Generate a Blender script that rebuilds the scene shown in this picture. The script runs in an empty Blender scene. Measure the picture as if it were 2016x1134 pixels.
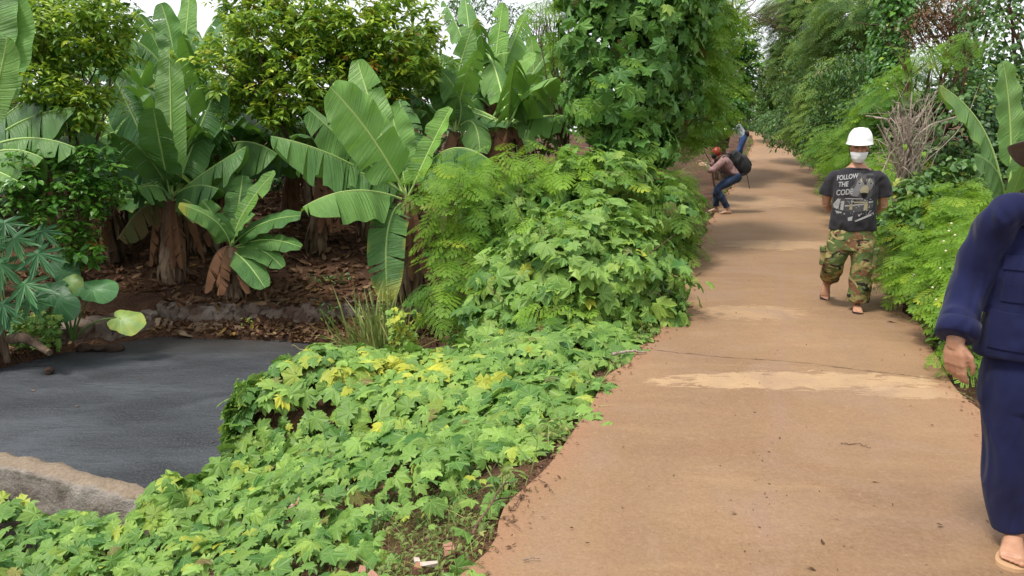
import bpy, bmesh, math
import numpy as np
from mathutils import Vector, Matrix
from mathutils.bvhtree import BVHTree
from mathutils.kdtree import KDTree
PI = math.pi
scene = bpy.context.scene
COL = scene.collection

# ---------------------------------------------------------------- camera
EYE = 1.63
PITCH = math.atan(292 / 1456)
cam_d = bpy.data.cameras.new('camera')
cam_d.sensor_width = 36; cam_d.lens = 26; cam_d.clip_end = 800; cam_d.clip_start = .05
cam = bpy.data.objects.new('camera', cam_d); COL.objects.link(cam)
cam.location = (0, 0, EYE); cam.rotation_euler = (PI/2 - PITCH, 0, 0)
scene.camera = cam

# ---------------------------------------------------------------- world: bright thin overcast
SUN_EL, SUN_AZ = math.radians(62), math.radians(-55)      # azimuth from +Y towards +X
world = bpy.data.worlds.new('World'); scene.world = world; world.use_nodes = True
wn, wl = world.node_tree.nodes, world.node_tree.links
bg = wn['Background']
sky = wn.new('ShaderNodeTexSky'); sky.sky_type = 'NISHITA'; sky.sun_disc = False
sky.sun_elevation = SUN_EL; sky.sun_rotation = SUN_AZ
wtc = wn.new('ShaderNodeTexCoord'); wno = wn.new('ShaderNodeTexNoise'); wno.inputs['Scale'].default_value = 3; wno.inputs['Detail'].default_value = 5
wl.new(wtc.outputs['Generated'], wno.inputs['Vector'])
wmr = wn.new('ShaderNodeMapRange'); wmr.inputs['From Min'].default_value = .3; wmr.inputs['From Max'].default_value = .7
wmr.inputs['To Min'].default_value = .82; wmr.inputs['To Max'].default_value = .97
wl.new(wno.outputs['Fac'], wmr.inputs['Value'])
wmx = wn.new('ShaderNodeMix'); wmx.data_type = 'RGBA'
wl.new(wmr.outputs['Result'], wmx.inputs[0]); wl.new(sky.outputs['Color'], wmx.inputs[6]); wmx.inputs[7].default_value = (9.2, 9.4, 9.7, 1)
wl.new(wmx.outputs[2], bg.inputs['Color']); bg.inputs['Strength'].default_value = .105

sun_d = bpy.data.lights.new('sun', 'SUN'); sun_d.energy = 2.9; sun_d.angle = math.radians(14); sun_d.color = (1, .95, .86)
sun = bpy.data.objects.new('sun', sun_d); COL.objects.link(sun)
sdir = Vector((math.sin(SUN_AZ)*math.cos(SUN_EL), math.cos(SUN_AZ)*math.cos(SUN_EL)*-1, math.sin(SUN_EL)))
sky.sun_rotation = math.atan2(sdir.x, sdir.y)
sun.rotation_euler = sdir.to_track_quat('Z', 'Y').to_euler(); sun.location = (0, 0, 30)
scene.view_settings.view_transform = 'Standard'; scene.view_settings.look = 'None'
scene.view_settings.exposure = .42; scene.view_settings.gamma = 1
scene.cycles.max_bounces = 6; scene.cycles.diffuse_bounces = 3; scene.cycles.glossy_bounces = 2
scene.cycles.transmission_bounces = 3; scene.cycles.transparent_max_bounces = 4

# ---------------------------------------------------------------- helpers
F = 1456.0
def P(px, py, Y):
    "world point seen at photo position px, py at distance Y"
    u = (px - 1008)/F; v = (567 - py)/F
    y = math.cos(PITCH) + v*math.sin(PITCH); z = -math.sin(PITCH) + v*math.cos(PITCH)
    t = Y / y
    return np.array((u*t, Y, EYE + z*t))

def link(o, parent=None):
    COL.objects.link(o)
    if parent is not None: o.parent = parent
    return o
def tag(o, label=None, cat=None, group=None, kind=None):
    if label: o['label'] = label
    if cat: o['category'] = cat
    if group: o['group'] = group
    if kind: o['kind'] = kind
    return o
def empty(name, loc, rz=0, label=None, cat=None, group=None):
    o = bpy.data.objects.new(name, None); link(o); o.location = [float(c) for c in loc]; o.rotation_euler = (0, 0, rz); o.empty_display_size = .1
    return tag(o, label, cat, group)
def nrm(a):
    return a / np.maximum(np.linalg.norm(a, axis=-1, keepdims=True), 1e-9)
def sstep(a, b, x):
    t = np.clip((x - a)/(b - a), 0, 1); return t*t*(3 - 2*t)
def wob(p, s=1.0, seed=0.0):
    "cheap smooth noise, about -1..1"
    x, y, z = p[..., 0]*s + seed, p[..., 1]*s - seed*1.7, p[..., 2]*s + seed*.6
    return (np.sin(1.7*x + 2.3*np.sin(.9*y + z)) + np.sin(2.1*y + 1.9*np.sin(1.3*z - x)) + np.sin(2.6*z + 2.1*np.sin(1.1*x + .7*y)))/3

class Acc:
    "collects vertices, faces, one colour per vertex and a uv per vertex"
    def __init__(s): s.v = []; s.f = []; s.m = []; s.c = []; s.u = []; s.n = 0
    def add(s, v, f, m=0, c=(.5, 0, 0), uv=None):
        v = np.asarray(v, float).reshape(-1, 3); k = len(v)
        s.v.append(v)
        c = np.asarray(c, float)
        if c.ndim == 1: c = np.broadcast_to(c, (k, 3))
        s.c.append(c)
        s.u.append(np.zeros((k, 2)) if uv is None else np.asarray(uv, float).reshape(-1, 2))
        if isinstance(f, np.ndarray): s.f.append((f + s.n).astype(np.int64)); s.m.append(np.full(len(f), m))
        else:
            by = {}
            for q in f: by.setdefault(len(q), []).append(q)
            for q in by.values(): s.f.append(np.array(q) + s.n); s.m.append(np.full(len(q), m))
        s.n += k
    def bake(s, T, pos, R, size, col=None, m=0):
        "many copies of template T = (verts, [faces arrays], uv)"
        tv, tf, tu = T; k = len(pos); nv = len(tv)
        if k == 0: return
        size = np.broadcast_to(np.asarray(size, float), (k,))
        v = pos[:, None, :] + size[:, None, None]*np.einsum('kij,nj->kni', R, tv)
        if col is None: col = np.tile((.5, 0, 0), (k, 1))
        s.v.append(v.reshape(-1, 3)); s.c.append(np.repeat(col, nv, 0)); s.u.append(np.tile(tu, (k, 1)))
        for f in tf:
            ff = (np.arange(k)*nv)[:, None, None] + f[None] + s.n
            s.f.append(ff.reshape(-1, f.shape[1])); s.m.append(np.full(k*len(f), m))
        s.n += k*nv
    def mesh(s, name, mats, smooth=False):
        me = bpy.data.meshes.new(name)
        V = np.concatenate(s.v); C = np.concatenate(s.c); U = np.concatenate(s.u)
        me.vertices.add(len(V)); me.vertices.foreach_set('co', V.astype(np.float32).ravel())
        loops = np.concatenate([f.ravel() for f in s.f]); tot = np.concatenate([np.full(len(f), f.shape[1]) for f in s.f])
        me.loops.add(len(loops)); me.loops.foreach_set('vertex_index', loops.astype(np.int32))
        me.polygons.add(len(tot)); me.polygons.foreach_set('loop_start', np.concatenate([[0], np.cumsum(tot)[:-1]]).astype(np.int32))
        me.polygons.foreach_set('loop_total', tot.astype(np.int32))
        me.polygons.foreach_set('material_index', np.concatenate(s.m).astype(np.int32))
        me.polygons.foreach_set('use_smooth', np.full(len(tot), bool(smooth)))
        me.update(calc_edges=True)
        ca = me.color_attributes.new('var', 'FLOAT_COLOR', 'POINT')
        ca.data.foreach_set('color', np.concatenate([C, np.ones((len(C), 1))], 1).astype(np.float32).ravel())
        uv = me.uv_layers.new(name='UVMap'); uv.data.foreach_set('uv', U[loops].astype(np.float32).ravel())
        for m in (mats if isinstance(mats, (list, tuple)) else [mats]): me.materials.append(m)
        return me
    def build(s, name, mats, parent=None, smooth=False, local=True):
        if s.n == 0: return None
        me = s.mesh(name, mats, smooth)
        o = bpy.data.objects.new(name, me)
        if parent is not None and local: me.transform(parent.matrix_basis.inverted())
        return link(o, parent)

def tube(acc, pts, rad, n=7, m=0, c=(.5, 0, 0), cap=True, flat=1.0):
    pts = np.asarray(pts, float); k = len(pts); rad = np.broadcast_to(np.asarray(rad, float), (k,))
    t = nrm(np.gradient(pts, axis=0)); ref = np.array((.13, .27, 1.)) if abs(t[0, 2]) < .9 else np.array((1., .2, .1))
    a = np.empty_like(t); q = np.cross(t[0], ref)
    for i in range(k): q = q - t[i]*np.dot(q, t[i]); q = q/max(np.linalg.norm(q), 1e-9); a[i] = q
    b = np.cross(t, a)
    th = np.arange(n)*2*PI/n
    v = pts[:, None] + rad[:, None, None]*(np.cos(th)[None, :, None]*a[:, None] + flat*np.sin(th)[None, :, None]*b[:, None])
    f = []
    for i in range(k-1):
        for j in range(n):
            j2 = (j+1) % n; f.append((i*n+j, i*n+j2, (i+1)*n+j2, (i+1)*n+j))
    fa = np.array(f); uv = np.stack([np.tile(th/(2*PI), k), np.repeat(np.arange(k)/(k-1), n)], 1)
    acc.add(v, fa, m, c, uv)
    if cap: acc.add(np.concatenate([v[0], v[-1]]), [tuple(range(n))[::-1], tuple(range(n, 2*n))], m, c)
def bez(p0, p1, p2, n):
    t = np.linspace(0, 1, n)[:, None]; p0, p1, p2 = map(np.asarray, (p0, p1, p2))
    return (1-t)**2*p0 + 2*t*(1-t)*p1 + t*t*p2
def spline(pts, n):
    pts = np.asarray(pts, float); k = len(pts); q = np.concatenate([[2*pts[0]-pts[1]], pts, [2*pts[-1]-pts[-2]]])
    out = []
    for s in np.linspace(0, k-1-1e-9, n):
        i = int(s); t = s-i; a, b, c, d = q[i:i+4]
        out.append(.5*((2*b)+(-a+c)*t+(2*a-5*b+4*c-d)*t*t+(-a+3*b-3*c+d)*t**3))
    return np.array(out)
def frames(n, t):
    n = nrm(np.asarray(n, float)); t = np.asarray(t, float); t = nrm(t - (t*n).sum(-1, keepdims=True)*n)
    return np.stack([np.cross(t, n), t, n], -1)
def ellip(acc, c, r, nu=14, nv=9, m=0, R=None):
    th = np.linspace(0, PI, nv); ph = np.arange(nu)*2*PI/nu
    v = np.stack([np.outer(np.sin(th), np.cos(ph)), np.outer(np.sin(th), np.sin(ph)), np.outer(np.cos(th), np.ones(nu))], -1).reshape(-1, 3)*np.asarray(r)
    if R is not None: v = v @ np.asarray(R).T
    f = [(i*nu+j, (i+1)*nu+j, (i+1)*nu+(j+1) % nu, i*nu+(j+1) % nu) for i in range(nv-1) for j in range(nu)]
    acc.add(v + np.asarray(c), np.array(f), m)

# ---------------------------------------------------------------- materials
def mat(name, base=(.5, .5, .5), rough=.6, spec=.5):
    m = bpy.data.materials.new(name); m.use_nodes = True
    b = m.node_tree.nodes['Principled BSDF']; b.inputs['Base Color'].default_value = (*base, 1); b.inputs['Roughness'].default_value = rough
    b.inputs['Specular IOR Level'].default_value = spec
    return m
class NT:
    def __init__(s, m): s.m = m; s.n = m.node_tree.nodes; s.l = m.node_tree.links; s.b = s.n['Principled BSDF']; s.out = s.n['Material Output']
    def new(s, t, **k):
        x = s.n.new(t)
        for a, b in k.items(): setattr(x, a, b)
        return x
    def set(s, sock, val):
        if isinstance(val, bpy.types.NodeSocket): s.l.new(val, sock)
        elif isinstance(val, (tuple, list)) and len(val) == 3 and sock.type == 'RGBA': sock.default_value = (*val, 1)
        else: sock.default_value = val
    def mix(s, f, a, b, mode='MIX'):
        x = s.new('ShaderNodeMix', data_type='RGBA', blend_type=mode); s.set(x.inputs[0], f); s.set(x.inputs[6], a); s.set(x.inputs[7], b); return x.outputs[2]
    def math(s, op, a, b=0., c=0., clamp=False):
        x = s.new('ShaderNodeMath', operation=op, use_clamp=clamp); s.set(x.inputs[0], a); s.set(x.inputs[1], b); s.set(x.inputs[2], c); return x.outputs[0]
    def mr(s, v, a, b, c=0., d=1.):
        x = s.new('ShaderNodeMapRange'); s.set(x.inputs[0], v)
        for i, q in enumerate((a, b, c, d)): x.inputs[i+1].default_value = q
        return x.outputs[0]
    def noise(s, scale, detail=3, vec=None, dist=0, rough=.5):
        x = s.new('ShaderNodeTexNoise'); x.inputs['Scale'].default_value = scale; x.inputs['Detail'].default_value = detail
        x.inputs['Distortion'].default_value = dist; x.inputs['Roughness'].default_value = rough
        s.l.new(vec if vec is not None else s.obj(), x.inputs['Vector']); return x.outputs['Fac']
    def vor(s, scale, vec=None, feature='F1', out='Distance'):
        x = s.new('ShaderNodeTexVoronoi', feature=feature); x.inputs['Scale'].default_value = scale
        s.l.new(vec if vec is not None else s.obj(), x.inputs['Vector']); return x.outputs[out]
    def obj(s):
        if not hasattr(s, '_o'): s._o = s.new('ShaderNodeTexCoord')
        return s._o.outputs['Object']
    def uv(s):
        s.obj(); return s._o.outputs['UV']
    def mapping(s, vec, scale=(1, 1, 1), loc=(0, 0, 0), rot=(0, 0, 0)):
        x = s.new('ShaderNodeMapping'); s.l.new(vec, x.inputs[0]); x.inputs[1].default_value = loc; x.inputs[2].default_value = rot; x.inputs[3].default_value = scale; return x.outputs[0]
    def sep(s, v):
        x = s.new('ShaderNodeSeparateXYZ'); s.l.new(v, x.inputs[0]); return x.outputs
    def attr(s):
        x = s.new('ShaderNodeAttribute', attribute_name='var'); y = s.new('ShaderNodeSeparateColor'); s.l.new(x.outputs['Color'], y.inputs[0]); return y.outputs
    def bump(s, h, dist=.01, strength=1.):
        x = s.new('ShaderNodeBump'); x.inputs['Distance'].default_value = dist; x.inputs['Strength'].default_value = strength
        s.l.new(h, x.inputs['Height']); s.l.new(x.outputs[0], s.b.inputs['Normal']); return x.outputs[0]
    def translucent(s, col, f):
        t = s.new('ShaderNodeBsdfTranslucent'); s.set(t.inputs['Color'], col); mx = s.new('ShaderNodeMixShader'); mx.inputs[0].default_value = f
        s.l.new(s.b.outputs[0], mx.inputs[1]); s.l.new(t.outputs[0], mx.inputs[2]); s.l.new(mx.outputs[0], s.out.inputs['Surface'])

def leaf_mat(name, dark, light, yellow=(.5, .45, .04), brown=(.16, .08, .03), rough=.42, spec=.5, trans=.25, veins=0):
    "r = dark..light, g = turned yellow, b = dried brown: real differences between leaves"
    m = mat(name, rough=rough, spec=spec); t = NT(m); r, g, b = t.attr()[0:3]
    c = t.mix(r, dark, light); c = t.mix(g, c, yellow); c = t.mix(b, c, brown)
    n = t.noise(9, 2); c = t.mix(t.math('MULTIPLY', t.mr(n, .3, .7), .35), c, tuple(x*.72 for x in dark))
    if veins:
        uv = t.sep(t.uv()); a = t.math('ARCTAN2', uv[0], uv[1]); k = t.math('ABSOLUTE', t.math('COSINE', t.math('MULTIPLY', a, veins)))
        rr = t.math('SQRT', t.math('ADD', t.math('MULTIPLY', uv[0], uv[0]), t.math('MULTIPLY', uv[1], uv[1])))
        w = t.math('MULTIPLY', t.math('SUBTRACT', 1., k), t.math('ADD', t.math('MULTIPLY', rr, rr), .02))
        vn = t.mr(w, .0, .006, 1., 0.)
        c = t.mix(t.math('MULTIPLY', vn, .20), c, tuple(min(1, x*1.7+.06) for x in light))
        sec = t.new('ShaderNodeTexWave', wave_type='RINGS', rings_direction='SPHERICAL'); t.l.new(t.uv(), sec.inputs[0]); sec.inputs['Scale'].default_value = 2.6; sec.inputs['Distortion'].default_value = 2.5; sec.inputs['Detail'].default_value = 1
        t.bump(t.noise(55, 2), .006, .5)
    t.set(t.b.inputs['Base Color'], c)
    t.translucent(t.mix(.5, c, tuple(min(1, x*1.6) for x in light)), trans)
    return m

M = {}
M['vine'] = leaf_mat('vine_leaf', (.05, .15, .024), (.28, .45, .085), (.62, .58, .05), trans=.22, veins=180/52, rough=.5, spec=.4)
M['vine_dark'] = leaf_mat('climber_leaf', (.034, .12, .02), (.15, .31, .05), (.3, .38, .05), trans=.2, veins=180/52, rough=.5, spec=.35)
M['feather'] = leaf_mat('feathery_leaf', (.04, .14, .02), (.30, .50, .045), (.55, .6, .05), trans=.35, rough=.55, spec=.3)
M['feather_far'] = leaf_mat('far_feathery_leaf', (.035, .10, .02), (.24, .36, .07), (.4, .42, .1), trans=.3, rough=.6, spec=.25)
M['glossy'] = leaf_mat('glossy_leaf', (.022, .10, .018), (.12, .30, .035), (.48, .58, .035), (.30, .13, .03), trans=.2, rough=.3, spec=.5)
M['fruit'] = leaf_mat('fruit_tree_leaf', (.05, .15, .018), (.28, .44, .045), (.62, .70, .05), (.42, .17, .03), trans=.28, rough=.33)
M['broad'] = leaf_mat('broad_leaf', (.02, .075, .018), (.10, .22, .04), (.4, .42, .05), (.2, .12, .05), trans=.22, rough=.45)
M['grass'] = leaf_mat('grass_blade', (.07, .13, .02), (.26, .34, .08), (.5, .46, .15), trans=.3, rough=.6)
M['papaya'] = leaf_mat('papaya_leaf', (.03, .12, .045), (.10, .26, .09), trans=.2, rough=.5)
M['taro'] = leaf_mat('elephant_ear_leaf', (.03, .13, .05), (.15, .36, .10), (.62, .60, .10), trans=.2, rough=.42, veins=180/30)
M['dry'] = leaf_mat('dry_leaf', (.07, .035, .02), (.32, .2, .12), (.45, .3, .06), (.12, .05, .025), trans=.05, rough=.8, spec=.2)

def banana_mat():
    m = mat('banana_leaf', rough=.38, spec=.5); t = NT(m); r, g, b = t.attr()[0:3]
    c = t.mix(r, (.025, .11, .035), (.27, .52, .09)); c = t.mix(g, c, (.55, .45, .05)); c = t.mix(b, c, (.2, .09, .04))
    uv = t.sep(t.uv()); ph = t.math('ADD', t.math('MULTIPLY', uv[1], 210.), t.math('MULTIPLY', uv[0], -16.))
    vx = t.new('ShaderNodeCombineXYZ'); t.l.new(ph, vx.inputs[1]); t.l.new(uv[0], vx.inputs[0]); w = t.mr(t.noise(.22, 4, t.mapping(vx.outputs[0], (.6, 1, 1)), 0, .7), .3, .7, -1.5, 1.5)
    n = t.noise(4, 4); c = t.mix(t.math('MULTIPLY', t.mr(w, -1.5, 1.5), .30), c, t.mix(r, (.05, .16, .055), (.34, .60, .14)))
    c = t.mix(t.math('MULTIPLY', t.mr(n, .45, .75), .3), c, (.03, .10, .04))
    mid = t.mr(t.math('ABSOLUTE', uv[0]), .03, .07, 1., 0.)
    c = t.mix(t.math('MULTIPLY', mid, .7), c, (.50, .66, .20))
    t.set(t.b.inputs['Base Color'], c); t.bump(t.math('ADD', w, t.math('MULTIPLY', n, 3.)), .006, .8)
    t.translucent(t.mix(.5, c, (.25, .50, .03)), .22)
    return m
M['banana'] = banana_mat()
def rib_mat():
    m = mat('banana_rib', (.25, .4, .12), .45); t = NT(m); r, g, b = t.attr()[0:3]
    t.set(t.b.inputs['Base Color'], t.mix(b, t.mix(r, (.2, .36, .10), (.58, .74, .24)), (.14, .07, .035))); return m
M['rib'] = rib_mat()
def bark(name, a, b, scale=6, stretch=.15, bd=.02):
    m = mat(name, rough=.9, spec=.2); t = NT(m); v = t.mapping(t.obj(), (1, 1, stretch)); n = t.noise(scale*4, 5, v, .6)
    n2 = t.noise(scale*.5, 3); t.set(t.b.inputs['Base Color'], t.mix(t.mr(n2, .5, .75), t.mix(t.mr(n, .3, .7), a, b), tuple(x*.5 for x in a))); t.bump(n, bd); return m
M['bark'] = bark('grey_brown_bark', (.07, .045, .03), (.22, .16, .11))
M['bark_red'] = bark('reddish_bark', (.07, .035, .025), (.20, .11, .075))
M['bark_pale'] = bark('pale_dead_wood', (.24, .185, .145), (.55, .46, .38), 12)
M['stem_b'] = bark('banana_stem', (.045, .03, .015), (.16, .12, .06), 3, .25)
M['twig'] = bark('dry_twig', (.10, .05, .035), (.27, .17, .11), 20)
M['stem_g'] = mat('green_stem', (.12, .22, .05), .5)
M['tendril'] = mat('tendril', (.40, .36, .14), .6)
M['skirt'] = leaf_mat('dried_banana_sheath', (.10, .065, .04), (.46, .34, .23), (.3, .2, .1), (.1, .05, .03), trans=.08, rough=.85, spec=.15)

# ---------------------------------------------------------------- leaf templates (length 1 along +y, upper side +z)
def T_(v, faces, uv=None):
    v = np.array(v, float); d = {}
    for f in faces: d.setdefault(len(f), []).append(f)
    return (v, [np.array(q) for q in d.values()], np.array(uv, float) if uv is not None else v[:, :2].copy())
def tmpl_vine(depth=1.0, cup=.24, asym=0., low=.66):
    lobes = [(0, 1.), (48+asym*8, .9-asym*.12), (-48+asym*5, .9+asym*.06), (100, low), (-100, low-asym*.1)]
    pts = []
    for a, R in lobes:
        for da, k, h in ((-17, .74, .05), (-8, .90, .03), (0, 1, -.03), (8, .90, .03), (17, .74, .05)): pts.append((a+da, R*k, h))
    for a, R in ((24, .66), (74, .56), (138, .38), (160, .42)):
        R = 1-(1-R)*depth if a < 100 else R
        pts += [(a, R, .04), (-a, R, .04)]
    pts.append((180, .12, 0)); pts.sort()
    v = [(0, 0, .06)]
    for a, R, h in pts:
        x, y = R*math.sin(math.radians(a)), R*math.cos(math.radians(a)); v.append((x, y, h - cup*R*R + .05*asym*x))
    n = len(pts); f = [(0, 1+(i+1) % n, 1+i) for i in range(n)]
    return T_(v, f)
def tmpl_simple(w=.2, droop=.25, fold=.06):
    v = [(0, 0, 0), (0, .5, 0), (0, 1, -droop), (w*.8, .28, fold-.02), (w, .55, fold-.06), (w*.55, .82, fold*.5-.16*droop*4), (-w*.8, .28, fold-.02), (-w, .55, fold-.06), (-w*.55, .82, fold*.5-.16*droop*4)]
    f = [(0, 3, 4, 1), (1, 4, 5, 2), (0, 1, 7, 6), (1, 2, 8, 7)]
    return T_(v, f)
def tmpl_bip(npin=7, nleaf=8, droop=.3, lw=.024, ll=.085):
    v = []; f = []
    def quad(c, d, L, W):
        s = np.array((-d[1], d[0])); z = lambda p: -droop*p[1]**2 - .35*p[0]**2
        b = len(v)
        for q in (c, c + d*L*.5 + s*W, c + d*L, c + d*L*.5 - s*W): v.append((q[0], q[1], z(q)))
        f.append((b, b+1, b+2, b+3))
    for i in range(npin):
        y = .16 + .84*i/(npin-1); L = .5*math.sin(PI*(.28 + .62*i/(npin-1)))**.7
        for sg in (-1, 1):
            ang = math.radians(68 - 30*i/(npin-1)); d = np.array((sg*math.sin(ang), math.cos(ang))); s = np.array((-d[1], d[0]))
            for j in range(nleaf):
                c = np.array((0, y)) + d*L*(.1 + .9*(j+.5)/nleaf); k = ll*(1 - .35*abs(2*j/nleaf-.8))
                for sg2 in (-1, 1): quad(c, nrm(s*sg2 + d*.35), k, lw)
    b = len(v); v += [(-.006, 0, 0), (.006, 0, 0), (.004, .98, -droop*.96), (-.004, .98, -droop*.96)]; f.append((b, b+1, b+2, b+3))
    return T_(v, f)
def tmpl_sprig():
    v = []; f = []
    for i in range(5):
        y = .2 + .75*i/4; L = .46*math.sin(PI*(.3+.55*i/4))
        for sg in (-1, 1):
            an = math.radians(62-22*i/4); d = np.array((sg*math.sin(an), math.cos(an))); s = np.array((-d[1], d[0]))
            for k in range(3):
                c = np.array((0, y)) + d*L*(.12+.3*k); b = len(v)
                for q in (c, c+d*L*.16+s*.062, c+d*L*.36, c+d*L*.16-s*.062): v.append((q[0], q[1], -.35*q[1]**2-.4*q[0]**2))
                f.append((b, b+1, b+2, b+3))
    return T_(v, f)
def tmpl_pinnate(n=9, ll=.34, lw=.07, droop=.4):
    v = []; f = []
    for i in range(n):
        y = .12 + .86*i/(n-1); L = ll*math.sin(PI*(.25+.6*i/(n-1)))
        for sg in (-1, 1):
            d = nrm(np.array((sg, .45))); s = np.array((-d[1], d[0])); b = len(v)
            for q in ((0, y), np.array((0, y))+d*L*.5+s*lw, np.array((0, y))+d*L, np.array((0, y))+d*L*.5-s*lw): v.append((q[0], q[1], -droop*q[1]**2-.3*abs(q[0])))
            f.append((b, b+1, b+2, b+3))
    return T_(v, f)
def tmpl_papaya():
    v = [(0, 0, .03)]; pts = []
    for k, (a, R) in enumerate([(0, 1), (42, .95), (-42, .95), (84, .85), (-84, .85), (128, .65), (-128, .65)]):
        for da, q in ((-13, .45), (-15, .70), (-7, .66), (-8, .88), (-3, .84), (0, 1), (3, .84), (8, .88), (7, .66), (15, .70), (13, .45)):
            pts.append((a+da, R*q))
        pts.append((a+21, R*.24))
    pts.sort()
    for a, R in pts: v.append((R*math.sin(math.radians(a)), R*math.cos(math.radians(a)), -.3*R*R + .03*math.sin(a*.6)))
    n = len(pts); return T_(v, [(0, 1+(i+1) % n, 1+i) for i in range(n)])
def tmpl_blade():
    v = [(-.012, 0, 0), (.012, 0, 0), (-.014, .4, .0), (.014, .4, .0), (-.009, .75, -.1), (.009, .75, -.1), (0, 1, -.28)]
    return T_(v, [(0, 1, 3, 2), (2, 3, 5, 4), (4, 5, 6)])
def tmpl_litter():
    v = [(-.1, 0, 0), (.1, 0, 0), (-.2, .33, .08), (.0, .33, 0), (.2, .33, .1), (-.16, .7, .14), (.0, .7, .05), (.14, .7, .02), (0, 1, .16)]
    return T_(v, [(0, 1, 3), (0, 3, 2), (1, 4, 3), (2, 3, 6, 5), (3, 4, 7, 6), (5, 6, 8), (6, 7, 8)])
TF = tmpl_sprig()
TV, TVs = tmpl_vine(.8), tmpl_vine(1.15)
TVX = [tmpl_vine(.7, .08, .6), tmpl_vine(1.0, .45, -.8, .55), tmpl_vine(1.25, .2, 1.2, .5), tmpl_vine(.5, .6, .3, .72), TV, TVs]
TS, TSn = tmpl_simple(), tmpl_simple(.13, .35)
TB, TBl, TP, TPA, TG, TL = tmpl_bip(6, 9, .3, .0185, .066), tmpl_bip(6, 5, .3, .036, .11), tmpl_pinnate(), tmpl_papaya(), tmpl_blade(), tmpl_litter()
TH = T_([(0, 0, 0), (.3, -.18, -.02), (.42, .2, .05), (.3, .62, .02), (0, 1, -.25), (-.3, .62, .02), (-.42, .2, .05), (-.3, -.18, -.02), (0, .4, .0)], [(0, 1, 2, 8), (8, 2, 3), (8, 3, 4), (8, 4, 5), (8, 5, 6), (0, 8, 6, 7)])

# ---------------------------------------------------------------- ground shape
YK = [-30, -5, 2.55, 3.62, 4.76, 6.26, 8.34, 12.33, 15.4, 20, 27.5, 34, 38, 42, 46, 50]
XL = [-9, -2.9, -.19, .19, .60, 1.28, 1.94, 3.21, 4.2, 5.9, 8.5, 10.9, 12.1, 12.8, 12.6, 11.5]
XR = [-6, -.2, 2.2, 2.6, 3.02, 3.56, 4.30, 5.75, 6.85, 8.5, 11.2, 13.6, 14.9, 15.8, 16, 15.5]
ZR = [0, 0, 0, 0, 0, 0, 0, .04, .16, .4, .92, 1.5, 1.85, 2.05, 2.15, 2.2]
def xl(y): return np.interp(y, YK, XL)
def xr(y): return np.interp(y, YK, XR)
def zr(y): return np.interp(y, YK, ZR)
POND = np.array([(-12, 8.2), (-2.34, 4.62), (-2.04, 5.25), (-1.88, 5.8), (-1.3, 6.1), (-.55, 5.95), (-.15, 6.5), (0., 8.0), (-.2, 9.35), (-1.6, 9.1), (-3.1, 9.5), (-4.85, 9.72), (-5.6, 9.0), (-6.1, 8.1), (-9, 7.9)])
WATER_Z = -1.0
def poly_sd(x, y, poly):
    "signed distance, negative inside"
    d = np.full(np.shape(x), 1e9); ins = np.zeros(np.shape(x), bool)
    for (ax, ay), (bx, by) in zip(poly, np.roll(poly, -1, 0)):
        ex, ey = bx-ax, by-ay; t = np.clip(((x-ax)*ex + (y-ay)*ey)/(ex*ex+ey*ey), 0, 1)
        d = np.minimum(d, np.hypot(x-ax-t*ex, y-ay-t*ey))
        c = ((ay > y) != (by > y)) & (x < (bx-ax)*(y-ay)/((by-ay) if by != ay else 1e-9) + ax); ins ^= c
    return np.where(ins, -d, d)
def ground(x, y):
    x = np.asarray(x, float); y = np.asarray(y, float); z0 = zr(y); dl = xl(y) - x; dr = x - xr(y)
    near = np.maximum(-.03 - .325*np.maximum(dl, 0), -1.34)
    bank = -.03 - .095*np.maximum(dl, 0)
    zl = near + (bank-near)*sstep(4.2+.55*sstep(-.8, -1.8, x), 5.6, y)
    far = np.where(y > 10.1, -.62 + .2*(y-10.2), -.9); far = np.where(y < 9.9, -.9 - .1*np.clip((9.9-y)/.6, 0, 1), far)
    far = np.minimum(far, -.62 + .2*5.5 + .04*(y-15.7) + 0*x)
    left = -.93 + .22*np.clip(-5.6-x, 0, 4) + .12*np.clip(y-9, 0, 5)
    far2 = np.where(x < -5.4, np.maximum(left, far), far)
    k = sstep(8.6, 9.4, y)*(1 - sstep(-.4, .6, x)) ; k = np.maximum(k, sstep(-4.6, -5.4, x)*sstep(6.5, 7.8, y))
    k2 = sstep(9.4, 12, y)*(1-sstep(0, 3.0, dl-0*x)) 
    zl = zl*(1-k) + far2*k
    zfar = np.maximum(z0-.05, zl*0 + z0 - .05)
    kk = sstep(2.5, .5, dl)*sstep(9, 11, y); zl = zl*(1-kk) + (z0-.05)*kk
    kf = sstep(14, 26, y); zl = zl*(1-kf) + (z0 - .05)*kf
    zrt = z0 - .03 + .10*np.clip(dr-.1, 0, 6) + .12*np.clip(dr-.3, 0, 4)*sstep(14, 22, y)
    z = np.where(dl > 0, np.where(dl > 0, zl, 0), np.where(dr > 0, zrt, z0 - .05))
    sd = poly_sd(x, y, POND)
    z = np.where(sd < 0, -1.55, z)
    z = np.where((sd < 0), z, z)
    return z + np.where((dl > .05) | (dr > .05), .02*np.sin(5*x+2*np.sin(3*y))*np.cos(4*y), 0)

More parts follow.
